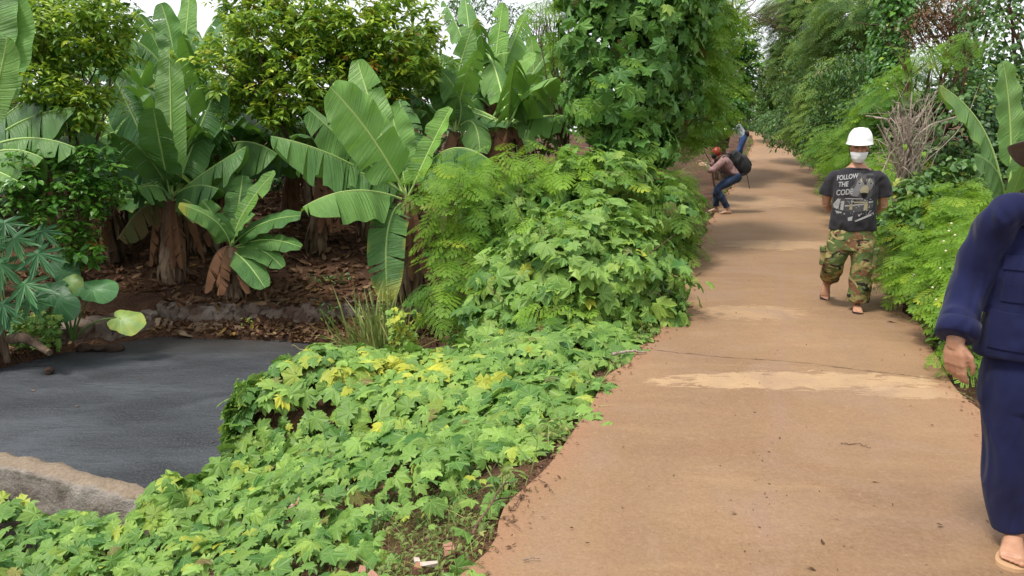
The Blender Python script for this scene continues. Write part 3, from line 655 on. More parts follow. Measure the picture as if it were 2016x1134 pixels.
x, y = lside(900); z = np.maximum(ground(x, y), np.where(x > xl(y), zr(y), -9)) + .008
a.bake(TL, np.stack([x, y, z], 1), frames(np.array((0, 0, 1.)) + rnd(rg, 900, .3), rnd(rg, 900)*np.array((1, 1, .1))), rg.uniform(.012, .045, 900), cols(rg, 900, .25, .4, .02, .4))
# clods and crumbs on the slab
x = rg.uniform(0, 1, 520); y = 2.2 + 8*rg.random(520)**1.5; xx = xl(y) + (xr(y)-xl(y))*np.where(rg.random(520) < .35, .45 + rg.normal(0, .04, 520), x)
a.bake(TL, np.stack([xx, y, zr(y)+.012+.004*rg.random(520)], 1), frames(np.array((0, 0, 1.)) + rnd(rg, 520, .5), rnd(rg, 520)*np.array((1, 1, .1))), .005 + .016*rg.random(520)**3, cols(rg, 520, .1, .3, 0, .4))
o = a.build('road_crumbs', M['dry']); tag(o, 'small dark crumbs and dry bits scattered on the road and its edge', 'crumbs', kind='stuff')

def stick(pts, r, label, mm='twig', name='fallen_twig', group='fallen twigs'):
    A = Acc(); q = spline(pts, 10); q[1:-1] += rg.normal(0, .004, (8, 3)); tube(A, q, np.linspace(r, r*.5, 10), 6); o = A.build(name, M[mm], smooth=True); tag(o, label, 'twig', group)
def G0(px, py, dz=.008):
    u = (px-1008)/F; v = (567-py)/F; yy = math.cos(PITCH)+v*math.sin(PITCH); zz = -math.sin(PITCH)+v*math.cos(PITCH); t_ = (-EYE)/zz; return np.array((u*t_, yy*t_, dz+.008))
stick([G0(930, 1060, .01), G0(985, 985, .05), G0(1015, 960, .03)], .006, 'long reddish twig lying from the weeds onto the road edge')
stick([G0(950, 1000, .01), G0(1000, 985), G0(1042, 985, .01)], .004, 'thin forked twig on the road beside the weeds')
stick([G0(1010, 1005), G0(1025, 985), G0(1035, 975)], .003, 'short thin twig crossing the forked twig by the weeds')
stick([G0(1205, 705, .02), G0(1240, 700, .03), G0(1270, 697, .01)], .014, 'pale grey stick on the road edge below the roadside bush', 'bark_pale')
stick([G0(1060, 950), G0(1075, 960), G0(1088, 976)], .003, 'very thin twig on the road right of the runners')
stick([G0(1655, 878), G0(1690, 880), G0(1714, 886)], .003, 'thin twig lying in the middle of the road')
stick([G0(1030, 1110), G0(1045, 1107), G0(1060, 1106)], .003, 'small pale twig at the very front of the road', 'bark_pale')
for (px, py, s, lab) in ((1716, 953, .03, 'small curled pale leaf on the road right of centre'), (1450, 1017, .035, 'pale dry leaf on the road left of centre'), (1620, 1078, .04, 'dark crumpled leaf on the road near the front'), (1855, 1040, .04, 'dark leaf on the road in front of the man in blue'), (1745, 635, .09, 'yellow brown leaf lying behind the walking man'), (1605, 1130, .04, 'dark dry leaf at the front edge of the road')):
    A = Acc(); q = G0(px, py)[None]; A.bake(TL, q, frames(np.array([(.2, .1, 1.)]), rnd(rg, 1)*np.array((1, 1, 0))), s, cols(rg, 1, .8 if 'pale' in lab or 'yellow' in lab else .05, .1)); o = A.build('fallen_leaf', M['dry']); tag(o, lab, 'leaf', 'fallen leaves on the road')
# broken brick and rubble showing through the creeper
rub = mat('broken_brick', rough=.9); t = NT(rub); rr = t.attr()[0]; t.set(t.b.inputs['Base Color'], t.mix(rr, (.34, .14, .08), (.55, .47, .40))); t.bump(t.noise(40, 4), .01)
A = Acc()
for (cx, cy, kk) in ((-1.18, 4.02, 46), (-1.25, 2.95, 26), (-.6, 2.75, 10)):
    for i in range(kk):
        x, y = cx + rg.normal(0, .13), cy + rg.normal(0, .07); s = rg.uniform(.012, .035); z = float(ground(x, y)) + .05 + s*.3
        v = (np.array([(i_ & 1, (i_ >> 1) & 1, (i_ >> 2) & 1) for i_ in range(8)])-.5)*np.array((2.2, 1.4, .6))*s + rnd(rg, 8, s*.14); th = rg.uniform(0, 6.3); v = v @ np.array([(math.cos(th), math.sin(th), 0), (-math.sin(th), math.cos(th), rg.normal(0, .3)), (0, 0, 1)])
        A.add(v + np.array((x, y, z)), [(0, 2, 3, 1), (4, 5, 7, 6), (0, 1, 5, 4), (2, 6, 7, 3), (0, 4, 6, 2), (1, 3, 7, 5)], c=(rg.random(), 0, 0))
o = A.build('rubble', rub); tag(o, 'broken brick rubble showing in gaps of the creeper', 'rubble', kind='stuff')
# ---------------------------------------------------------------- the tall roadside bush smothered by climber and feathery shrubs
def mound(name, label, cat, base, blobs, count, size, matl, seed, base_c, spread=.3, yel=.02, feather=0, fsize=.2, fc=.6, lo=.62, up=.5, T=None, group=None):
    rg = np.random.default_rng(seed); e = empty(name, base, 0, label, cat, group)
    a = Acc(); p, n = shell(rg, blobs, count, lo, 1.08, .27, seed*1.1)
    vine_leaves(a, rg, p, n, size*rg.uniform(.55, 1.25, len(p)), cols(rg, len(p), base_c, spread, yel, .004, p) + np.clip(n[:, 2:3], 0, 1)*0, up, T); a.build('climber_leaves', M[matl], e)
    if feather:
        a = Acc(); p, n = shell(rg, blobs, feather, .85, 1.16, .2, seed*1.7); feather_leaves(a, rg, p, n, fsize*rg.uniform(.7, 1.3, len(p)), cols(rg, len(p), fc, .35, .03, 0, p)); a.build('feathery_leaves', M['feather'], e)
    b = Acc()
    for i in range(26):
        c0, r0 = blobs[rg.integers(len(blobs))]; tpt = np.array(c0) + np.array(r0)*nrm(rnd(rg, 1))[0]*.8; s = np.array(base) + np.array((rg.uniform(-.4, .15), rg.normal(0, .2), 0)); s[2] = float(ground(s[0], s[1]))
        tube(b, spline([s, (s+tpt)/2 + rnd(rg, 1, .12)[0], tpt], 7), np.linspace(.014, .004, 7), 5, c=(.4, 0, 0))
    for i in range(14):
        c0, r0 = blobs[rg.integers(len(blobs))]; d = nrm(rnd(rg, 1))[0]; d[1] = -abs(d[1]); s = np.array(c0) + np.array(r0)*d*1.02
        tube(b, spline([s, s + rnd(rg, 1, .10)[0] + np.array((0, -.05, .02)), s + rnd(rg, 1, .2)[0]+np.array((0, -.03, 0))], 8), .003, 4, c=(.8, 0, 0))
    b.build('stems', M['twig'], e, smooth=True); return e
B1 = pix_blobs([(1150, 560, 7.1, 175, 120, .75), (1120, 640, 6.7, 195, 75, .55), (1180, 480, 7.4, 120, 80, .65), (1240, 610, 7.3, 90, 95, .6), (1010, 600, 7.2, 85, 100, .6)])
mound('overgrown_bush', 'big rounded bush smothered in light green lobed creeper at the left edge of the road', 'bush', gp(.6, 7.1), B1, 4600, .13, 'vine', 21, .45, .5, .03, 110, .21, .75)
B2 = pix_blobs([(1010, 420, 9.0, 95, 60, .7), (1185, 355, 9.2, 95, 55, .7), (1285, 430, 9.6, 75, 80, .7), (1060, 480, 8.6, 100, 75, .7), (1090, 390, 9.2, 60, 50, .6)])
mound('overgrown_bush', 'mid green climber covered thicket behind the big rounded bush', 'bush', gp(1.1, 9.3), B2, 3000, .135, 'vine', 22, .32, .4, .01, 330, .26, .6)
B3 = pix_blobs([(1240, 60, 10.6, 115, 125, .8), (1225, 190, 10.5, 100, 95, .8), (1250, 285, 10.4, 70, 45, .6), (1210, -60, 10.9, 110, 90, .8), (1310, 0, 11.0, 95, 100, .8), (1320, 190, 10.9, 60, 75, .6)])
mound('climber_column', 'tall column of dark green lobed climber hanging over a tree beside the road', 'climbing plant', gp(1.5, 10.9), B3, 3900, .155, 'vine_dark', 23, .5, .5, .015, 60, .3, .5, .62, .15)

# ---------------------------------------------------------------- feathery shrubs and trees
def fshrub(label, base, blobs, count, size, seed, c=.5, yel=.02, T=None, name='feathery_shrub', cat='shrub', group='feathery shrubs along the road', r=.012, lo=.3, ntops=9, matl='feather', droop=.1):
    return tree(name, label, cat, base, blobs, 'feather', count, size, M[matl], r, 'twig', seed, c, .35, yel, 0, 0, lo, group, T=T, ntops=ntops, crown='foliage', trunk='stems', droop=droop, lump=.25)
fshrub('feathery light green shrub reaching left over the far pond bank from the big bush', gp(-.25, 8.2), pix_blobs([(900, 560, 7.6, 75, 90, .4), (880, 590, 7.4, 60, 60, .3)]), 110, .28, 31, .5, .05)
fshrub('feathery shrub with bright tips in front of the leaning banana, left of the big bush', gp(-.4, 8.8), pix_blobs([(880, 360, 8.3, 75, 70, .4), (930, 430, 8.2, 80, 90, .45), (880, 470, 8.4, 55, 50, .4), (960, 330, 8.6, 80, 40, .4)]), 230, .27, 32, .6, .03)
fshrub('feathery light green top growing above the middle of the thicket', gp(.8, 9), pix_blobs([(1060, 320, 8.9, 90, 40, .4), (1130, 340, 8.7, 90, 40, .4)]), 120, .27, 33, .7, .02)
fshrub('fine feathery shrub against the road just before the crouching person', gp(2.6, 11.3), pix_blobs([(1315, 440, 10.3, 60, 70, .6), (1315, 365, 11, 50, 40, .6), (1340, 500, 10.4, 34, 46, .4), (1295, 520, 9.4, 45, 60, .4)]), 520, .24, 34, .5, .01)
fshrub('small feathery seedlings at the road edge below the crouching person', gp(3.2, 13.4), pix_blobs([(1355, 395, 13.3, 26, 30, .4), (1340, 350, 13.6, 34, 26, .4)]), 150, .22, 35, .55)
fshrub('single feathery branch in front of the creeper on the big bush', gp(.3, 6.6), pix_blobs([(1080, 600, 6.1, 55, 28, .15), (1060, 640, 6.1, 45, 30, .12)]), 16, .2, 36, .75, .1)
fshrub('feathery branch with new leaves near the bright top of the big bush', gp(.3, 7), pix_blobs([(1100, 430, 6.8, 70, 20, .2)]), 14, .18, 37, .9, .2)
fshrub('tall feathery tree leaning over the road behind the climber column', gp(1.9, 12.8), pix_blobs([(1330, 70, 11.8, 110, 90, .7), (1380, 170, 12.2, 65, 90, .7), (1350, 0, 11.6, 120, 60, .7), (1335, 250, 12.4, 65, 45, .6), (1390, 90, 12.5, 45, 50, .6)]), 1150, .34, 38, .5, .02, None, 'feathery_tree', 'tree', 'feathery trees', .035)
fshrub('feathery branches sticking up into the sky left of the climber column', gp(1.0, 12), pix_blobs([(1090, 20, 11.3, 50, 40, .5), (1110, 90, 11.4, 35, 50, .5)]), 60, .36, 39, .35, 0, None, 'feathery_tree', 'tree', 'feathery trees', .03)
# right hand hedge
hedge = [
 ('low feathery shrub at the road edge behind the hand of the man in blue', 3.35, 4.9, [(1905, 690, 4.9, 40, 50, .3), (1925, 620, 5.0, 40, 50, .3)], 70, .17, .4),
 ('feathery shrub with pale flower spikes left of the arm of the man in blue', 3.9, 5.9, [(1870, 560, 5.8, 50, 50, .4), (1900, 500, 5.9, 60, 70, .4), (1850, 600, 5.7, 30, 30, .3)], 190, .17, .65),
 ('bright feathery shrub between the walking man and the dead stump', 4.3, 7.6, [(1790, 470, 7.4, 55, 60, .5), (1830, 430, 7.6, 70, 60, .5), (1780, 540, 7.1, 40, 35, .4)], 330, .20, .55),
 ('lower feathery shrub spilling onto the road right of the walking man', 3.9, 7.0, [(1815, 540, 6.7, 60, 40, .4), (1850, 500, 6.8, 60, 60, .4)], 230, .18, .5),
 ('feathery shrub behind the left shoulder of the walking man', 5.2, 9.5, [(1760, 400, 9.2, 60, 60, .6), (1740, 350, 9.8, 50, 50, .6), (1830, 390, 9, 70, 50, .6)], 380, .24, .6),
 ('bright feathery shrub in front of the small banana', 5.2, 8.4, [(1890, 400, 7.6, 60, 50, .5), (1930, 440, 7.4, 50, 70, .4), (1870, 460, 7.2, 60, 60, .5)], 360, .21, .65),
 ('dark feathery shrub along the road behind the white helmet', 6.8, 13.5, [(1690, 330, 13, 60, 60, .8), (1640, 290, 15, 50, 45, .8), (1740, 310, 12, 60, 60, .8)], 520, .26, .35),
]
for i, (lab, bx, by, bl, cnt, s, c) in enumerate(hedge): fshrub(lab, gp(bx, by), pix_blobs(bl), int(cnt*1.3), s*1.05, 50+i, c, .04, group='feathery shrubs along the right road edge')

for i, (lab, px, py, Y, bl, cnt) in enumerate([
 ('broad leaved weedy shrub between the feathery shrubs right of the walking man', 1800, 560, 7.6, [(1780, 440, 7.5, 30, 45, .3), (1800, 380, 7.8, 30, 40, .3)], 90),
 ('leafy weedy shrub at the road edge near the pale branch stubs', 1850, 640, 5.9, [(1840, 600, 5.9, 30, 26, .2), (1870, 640, 5.6, 26, 22, .2)], 60),
 ('broad leaved shrub below the dead stump tangle', 1850, 480, 8.6, [(1850, 360, 8.5, 45, 35, .4), (1900, 340, 8.4, 40, 30, .3), (1740, 440, 8.8, 30, 40, .3)], 130)]):
    q_ = P(px, py, Y); tree('weedy_shrub', lab, 'shrub', gp(max(q_[0], float(xr(Y))+.15), Y), pix_blobs(bl), 'whorl', cnt, .10, M['broad'], .012, 'twig', 160+i, .9, .5, .08, .01, 0, .2, 'weedy shrubs on the right verge', per=8, ntops=7, T=tmpl_simple(.28, .3), lump=.35)
# far right trees, one by one
far = [
 ('drooping feathery tree where the road disappears, right side', 16.5, 40, [(1530, 200, 49, 38, 45, 2), (1552, 150, 47, 45, 60, 2), (1515, 245, 50, 25, 18, 1.5)], 1300, .75, .35, 'feather_far'),
 ('tall thin feathery tree against the sky above the road bend', 17, 36, [(1575, 60, 42, 55, 60, 2.4), (1548, 115, 42, 35, 40, 2), (1545, 20, 42, 45, 35, 2), (1605, 0, 42, 55, 40, 2)], 1500, .6, .35, 'feather_far'),
 ('light green feathery tree above the road, left of the white helmet', 13, 27, [(1590, 180, 25, 60, 60, 2), (1620, 120, 25, 60, 50, 2), (1580, 230, 26, 40, 40, 1.5)], 1700, .5, .6, 'feather_far'),
 ('bright feathery tree in the middle of the right hand bank', 11, 21, [(1640, 190, 20, 55, 60, 1.5), (1600, 250, 20, 40, 40, 1.2)], 900, .42, .85, 'feather_far'),
 ('grey green feathery tree above the white helmet', 10, 18, [(1680, 150, 17.5, 70, 60, 1.4), (1690, 220, 17, 60, 50, 1.2), (1640, 240, 18, 40, 40, 1)], 1500, .36, .2, 'feather_far'),
 ('tall sparse feathery tree behind the vine covered trunk', 13, 23, [(1680, 30, 22, 80, 50, 2), (1650, 70, 23, 60, 60, 2), (1740, 40, 23, 60, 70, 2)], 800, .5, .2, 'feather_far'),
 ('bright feathery branch arching over the small banana', 9.0, 12.5, [(1840, 115, 11.5, 60, 22, .4), (1895, 80, 11.5, 45, 20, .4), (1790, 140, 11.8, 40, 18, .4)], 130, .26, .3, 'feather'),
 ('dark feathery tree over the dead stump', 8.6, 12.4, [(1770, 200, 12.2, 70, 50, .8), (1720, 240, 12.8, 50, 50, .7)], 500, .28, .3, 'feather'),
]
for i, (lab, bx, by, bl, cnt, s, c, mm) in enumerate(far):
    PB = pix_blobs(bl); mx, my = np.mean([q[0][0] for q in PB]), np.mean([q[0][1] for q in PB]); mx = max(mx, float(xr(my))+.9)
    if i in (2, 4): tree('leafy_tree', lab.replace('feathery', 'small leaved'), 'tree', gp(mx, my), PB, 'whorl', 1150, .15, M['broad'], .09, 'bark', 70+i, .85 if i == 2 else .6, .5, .04, .01, 0, .25, 'leafy trees on the right bank', per=6, ntops=12, T=TSn, lump=.3); continue
    fshrub(lab, gp(mx, my), PB, int(cnt*(2.0 if mm == 'feather_far' else 1.5)), s*(.78 if mm == 'feather_far' else .8), 70+i, c, .01, TF if mm == 'feather_far' else TB, 'feathery_tree', 'tree', 'feathery trees on the right bank', .09, .35, 10, mm, .25)
def vtree(name, label, cat, base, bl, style, cnt, s, mm, r, bk, seed, c, **k): return tree(name, label, cat, base, pix_blobs(bl), style, cnt, s, M[mm], r, bk, seed, c, **k)
vtree('vine_covered_tree', 'tall trunk wrapped in bright small leaved climber right of the white helmet', 'tree', gp(9.2, 16), [(1755, 60, 15.5, 28, 90, .7), (1745, 160, 15.2, 30, 60, .6), (1765, -40, 15.5, 35, 60, .6), (1735, 230, 15, 40, 50, .6)], 'vine', 3000, .10, 'glossy', .14, 'bark_red', 90, .55, T=TH, spread=.4, yel=.03)
vtree('vine_covered_tree', 'dark trunk draped in small leaved climber at the top right corner', 'tree', gp(10.5, 13.5), [(1960, 80, 13, 60, 130, .8), (1930, 180, 12.8, 60, 60, .7), (2010, 200, 12.6, 40, 90, .7)], 'vine', 4200, .075, 'broad', .13, 'bark_red', 91, .65, T=TH, spread=.45, yel=.03, lo=.7)
vtree('climber_thicket', 'dark leafy climber thicket behind the small banana', 'bush', gp(9.2, 12), [(1880, 260, 11.4, 90, 90, .8), (1800, 300, 11.8, 80, 70, .8), (1960, 330, 11, 80, 90, .7), (1900, 190, 11.8, 60, 50, .7), (1980, 260, 11.5, 60, 90, .6)], 'vine', 7000, .07, 'broad', .03, 'twig', 92, .45, T=TH, spread=.5, yel=.03, lo=.6)
vtree('climber_thicket', 'dark leafy thicket behind the walking man at the foot of the bank', 'bush', gp(9.2, 15), [(1690, 300, 15.5, 60, 60, 1), (1760, 300, 14.5, 70, 60, 1), (1620, 280, 18, 45, 45, 1), (1720, 230, 15.5, 70, 60, 1)], 'vine', 5200, .10, 'broad', .03, 'twig', 93, .4, T=TS, spread=.5, yel=.02, lo=.5)
vtree('climber_thicket', 'leafy thicket at the foot of the trees along the road bend', 'bush', gp(14, 28), [(1560, 250, 26, 50, 40, 1.5), (1600, 270, 23, 40, 35, 1), (1520, 245, 34, 30, 22, 1.5)], 'vine', 4200, .16, 'broad', .03, 'twig', 94, .6, T=TS, spread=.5, yel=.02, lo=.4)
tree('dead_tangle', 'dry brown tangle of dead leaves hanging high in the trees at the right', 'dead branches', gp(10, 15), pix_blobs([(1840, 60, 14.5, 55, 45, .7), (1870, 20, 14.8, 45, 35, .6)]), 'whorl', 420, .11, M['dry'], .05, 'twig', 95, .45, .4, 0, .2, per=4, ntops=16, T=TSn)
tree('tall_tree', 'thin tall tree with a sparse crown at the top right of the bank', 'tree', gp(12.5, 19), pix_blobs([(1860, -20, 18, 90, 60, 1.5), (1950, -10, 17, 80, 60, 1.5), (1790, 0, 18, 50, 60, 1.2)]), 'whorl', 420, .14, M['broad'], .12, 'bark', 96, .55, .4, .02, 0, per=6, ntops=10)
tree('dense_tree', 'dense dark leafy tree at the left of the road bend', 'tree', gp(6.4, 22.5), pix_blobs([(1440, 90, 22, 45, 50, 1.3), (1450, 140, 22, 42, 50, 1.3), (1425, 200, 21, 45, 45, 1.2), (1465, 180, 22, 20, 30, .8), (1400, 50, 21, 40, 40, 1)]), 'whorl', 1300, .17, M['glossy'], .14, 'bark', 97, .35, .4, .03, 0, .12, .35, per=6, ntops=8)
tree('roadside_bush', 'light green leafy bush at the far end of the road', 'bush', gp(15.5, 52), pix_blobs([(1488, 222, 47, 22, 26, 1), (1470, 235, 44, 25, 25, 1), (1512, 248, 49, 16, 12, 1)]), 'whorl', 600, .2, M['broad'], .04, 'twig', 98, .8, .4, .03, per=5)
tree('roadside_bush', 'dark glossy bush hiding the person in jeans', 'bush', gp(4.9, 17.4), pix_blobs([(1405, 240, 17, 38, 42, .6), (1375, 262, 15.9, 36, 26, .4), (1440, 222, 19.5, 24, 28, .5), (1390, 200, 17, 40, 40, .6)]), 'whorl', 620, .15, M['glossy'], .03, 'twig', 99, .3, .4, .02, per=6)
# bare branches against the sky
A = Acc(); rg = np.random.default_rng(7)
def branchy(A, s, d, L, r, dep):
    e = s + d*L; mid = (s+e)/2 + rnd(rg, 1, L*.06)[0]; tube(A, spline([s, mid, e], 6), np.linspace(r, r*.6, 6), 5)
    if dep:
        for q in range(3): branchy(A, s + (e-s)*rg.uniform(.5, 1), nrm((d + rnd(rg, 1, .45)[0]*np.array((1, .5, 1)))[None])[0], L*rg.uniform(.5, .75), r*.55, dep-1)
e = empty('bare_tree', gp(6.0, 22), 0, 'bare leafless branches against the white sky above the dense tree', 'tree')
s = P(1405, 60, 21); tube(A, spline([gp(6.0, 22), (s+np.array(gp(6.0, 22)))/2 + .1, s], 8), np.linspace(.09, .05, 8), 7)
for q in range(4): branchy(A, s, nrm(np.array([(1.0, 0, rg.uniform(.1, .9))]))[0], 1.1, .03, 3)
A.build('branches', M['bark'], e, smooth=True)
# utility pole
e = empty('utility_pole', gp(12.9, 44), 0, 'slim grey utility pole far away where the road disappears', 'pole'); A = Acc(); px = P(1499, 125, 54)
bx, by = px[0], 54.; bz = float(ground(bx, by)); e.location = (bx, by, bz)
tube(A, [(bx, by, bz-.3), (bx, by, px[2])], [.2, .16], 10); A.build('pole', mat('pole_concrete', (.42, .38, .34), .8), e, smooth=True)
A = Acc(); tube(A, [(bx-.5, by, px[2]-.5), (bx+.6, by, px[2]-.5)], .04, 6); A.build('crossarm', M['bark'], e)
for q in (-.4, .1, .5):
    A = Acc(); tube(A, [(bx+q, by, px[2]-.46), (bx+q, by, px[2]-.42), (bx+q, by, px[2]-.3)], [.03, .06, .03], 8); A.build('insulator', mat('insulator', (.25, .2, .17), .4), e)

# ---------------------------------------------------------------- leafy trees on the left
tree('fruit_tree', 'leafy tree with yellow green new tips and a thin trunk at the upper left', 'tree', gp(-6.4, 10.9), pix_blobs([(150, 80, 9.8, 80, 50, .7), (100, 170, 9.6, 60, 40, .6), (60, 90, 9.9, 36, 50, .6), (215, 30, 10, 45, 40, .6), (175, 210, 9.6, 38, 40, .5), (80, 20, 10, 50, 30, .6), (215, 110, 9.7, 26, 30, .4)]), 'whorl', 560, .13, M['fruit'], .055, 'bark_red', 110, .5, .35, .01, .01, .8, .3, per=9, ntops=8, lump=.35, group='leafy fruit trees')
tree('fruit_tree', 'broad fruit tree with orange old leaves and yellow green tips in the upper middle', 'tree', gp(-3.15, 12.4), pix_blobs([(560, 90, 11.8, 110, 70, .9), (470, 130, 11.8, 85, 45, .8), (650, 60, 12, 110, 75, .9), (770, 60, 12, 95, 70, .9), (620, 160, 11.6, 100, 60, .8), (800, 140, 12, 70, 55, .8), (510, 20, 12, 70, 50, .8), (740, 190, 11.8, 60, 40, .7), (560, 210, 11.6, 60, 45, .6), (460, 190, 11.6, 40, 35, .5)]), 'whorl', 1250, .15, M['fruit'], .075, 'bark', 111, .48, .35, .03, .06, .8, .25, per=9, ntops=14, lump=.35, group='leafy fruit trees')
tree('glossy_shrub', 'glossy leaved shrub hanging over the left pond bank', 'shrub', gp(-6.3, 9.9), pix_blobs([(100, 350, 9.2, 70, 60, .5), (140, 420, 9.1, 50, 60, .45), (165, 480, 9.0, 28, 45, .3), (200, 330, 9.3, 35, 45, .4), (60, 400, 9.2, 35, 40, .4), (220, 370, 9.3, 30, 25, .3)]), 'whorl', 330, .115, M['glossy'], .03, 'bark_red', 112, .62, .3, 0, .01, 0, .55, per=8, ntops=10, T=tmpl_simple(.26, .2))
tree('far_tree', 'far sparse leafy tree against the sky above the bananas', 'tree', gp(-1.2, 25), pix_blobs([(950, 40, 24, 65, 45, 1.3), (905, 30, 24, 30, 40, 1), (1010, 60, 24, 35, 45, 1), (960, 90, 24, 50, 30, 1)]), 'whorl', 620, .17, M['broad'], .12, 'bark', 113, .45, .35, 0, 0, 0, .5, per=5, ntops=12, T=TSn)
tree('far_tree', 'thin bare crowned tree right of the sparse tree in the sky gap', 'tree', gp(1.5, 25), pix_blobs([(1050, 90, 24, 35, 40, 1), (1065, 30, 24, 25, 30, .8)]), 'whorl', 60, .14, M['broad'], .09, 'bark', 114, .4, .35, per=4, ntops=22, T=TSn)
# dense backing bushes behind the bananas
back = [
 ('dark leafy bush behind the far left banana', -9.5, 14, [(60, 420, 13, 170, 150, 1.5), (-60, 300, 13, 150, 200, 1.5)]),
 ('dark leafy bush behind the central left banana clump', -7.5, 17, [(250, 260, 16.5, 160, 120, 1.5), (330, 300, 17, 150, 110, 1.5)]),
 ('shaded leafy bush behind the fruit tree trunk', -5.0, 18, [(560, 290, 17, 170, 90, 1.5), (480, 330, 17, 140, 60, 1.4)]),
 ('shaded leafy bush behind the middle banana clump', -2.2, 18, [(800, 270, 17, 160, 90, 1.5), (720, 310, 17, 130, 60, 1.4)]),
 ('bright leafy bush glimpsed between the bananas and the climber column', .5, 17, [(1010, 230, 16, 120, 80, 1.2), (1080, 170, 16, 70, 100, 1.2)]),
 ('leafy bush filling the gap above the left bananas', -8.6, 20, [(150, 60, 19, 150, 130, 1.5), (60, 120, 19, 150, 130, 1.5)]),
]
side = [('leafy bush on the slope left of the pond, outside the left edge', -11, 10.5), ('leafy bush behind the left bank, outside the left edge', -13, 13.5), ('tall leafy bush far beyond the left edge', -17, 17), ('low leafy bush beyond the concrete wall end', -10, 7.5), ('leafy bush furthest beyond the left edge', -22, 13)]
for i, (lab, bx, by) in enumerate(side):
    z_ = float(ground(bx, by)); h_ = 1.2 + .5*(i % 3); tree('side_bush', lab, 'bush', (bx, by, z_), [(np.array((bx, by, z_+h_*.8)), np.array((1.7, 1.5, h_))), (np.array((bx-1.2, by+.5, z_+h_*.5)), np.array((1.3, 1.2, h_*.7)))], 'whorl', 420, .2, M['broad'], .05, 'twig', 330+i, .5, .5, .04, .02, 0, .35, 'bushes left of the pond', per=6, ntops=5, T=TS)
for i, (lab, bx, by, bl) in enumerate(back):
    tree('background_bush', lab, 'bush', gp(bx, by), pix_blobs(bl), 'whorl', 620, .2, M['broad'], .05, 'twig', 130+i, .5 if i != 4 else .95, .5, .04, .02, 0, .3, 'bushes behind the bananas', per=6, ntops=6, T=TS)

# ---------------------------------------------------------------- bananas
M['skirt_leaf'] = leaf_mat('dead_banana_leaf', (.12, .065, .035), (.34, .21, .12), (.3, .2, .1), (.26, .13, .07), trans=.15, rough=.8, spec=.15)
def blade(P0, P1, P2, width, hint=(0, 0, 1), fold=.25, hang=.15, tears=4, seed=0, tone=.4, tip=0., curl=0., brown=0., pet=.08, n=36, waist=1.0, sides=(1, -1)):
    rg = np.random.default_rng(seed); A = Acc(); ts = np.linspace(0, 1, n+1)
    c = bez(P0, P1, P2, n+1); T = nrm(np.gradient(c, axis=0)); hint = nrm(np.asarray(hint, float)[None])[0]
    S = nrm(np.cross(T, hint)); N = np.cross(S, T); Lr = np.linalg.norm(np.diff(c, axis=0), axis=1).sum()
    tube(A, c, np.interp(ts, [0, pet, 1], [.022, .016, .003])*min(1.4, Lr/1.6), 6, m=1, c=(tone, tip*0, brown))
    def prof(s): return np.minimum(1, np.maximum(s, 0)/.14)**.55*np.maximum(1e-3, 1-(np.maximum(0, s-.55)/.45)**2.4)**.6
    def at(s, arr): return np.stack([np.interp(s, np.linspace(0, 1, n+1), arr[:, i]) for i in range(3)], -1)
    nv = 6; vv = np.linspace(0, 1, nv)
    for sd in sides:
        cuts = np.sort(rg.uniform(.05, .97, tears)) if tears else np.array([]); cuts = np.concatenate([[0], cuts, [1]])
        ph = rg.uniform(0, 6)
        for a_, b_ in zip(cuts[:-1], cuts[1:]):
            if b_-a_ < .006: continue
            k = max(3, int((b_-a_)*n*1.2)+1); s = np.linspace(a_, b_, k); h = hang*rg.uniform(.55, 1.6) if tears else hang; ff = fold + rg.normal(0, .10 if tears else 0); gapw = min(.4*(b_-a_), .012) if tears else 0
            sm = (a_+b_)/2; Sg, Vg = np.meshgrid(s, vv, indexing='ij'); se = sm + (Sg-sm)*(1-gapw*2/(b_-a_)*Vg) + .07*Vg*(width/Lr)*2
            se = np.clip(se, 0, 1.0); s0 = pet + (1-pet)*se; w = .5*width*prof(Sg)*Vg
            base = at(s0, c); SS = nrm(at(s0, S)); NN = nrm(at(s0, N)); ang = ff + curl*Vg
            wv = .018*np.sin(9*Sg*3+ph)*Vg + .012*np.sin(31*Sg+ph*2)*Vg
            p = base + sd*SS*(w*np.cos(ang))[..., None] + NN*(w*np.sin(ang) + wv*width*2)[..., None]; p[..., 2] -= h*(w/max(width*.5, .01))**1.6*width
            q = np.arange(k*nv).reshape(k, nv); f = np.stack([q[:-1, :-1], q[1:, :-1], q[1:, 1:], q[:-1, 1:]], -1).reshape(-1, 4)
            if sd < 0: f = f[:, ::-1]
            tp = np.clip((s0-.86)/.12, 0, 1)*tip + tip*.6*(Vg > .85)*(np.sin(Sg*23+ph) > .3)
            col = np.stack([np.full_like(Sg, np.clip(tone + rg.normal(0, .05), 0, 1)), tp, np.full_like(Sg, brown)*(.6+.4*rg.random())], -1)
            A.add(p, f, 0, col.reshape(-1, 3), np.stack([sd*Vg, Sg], -1).reshape(-1, 2))
    return A
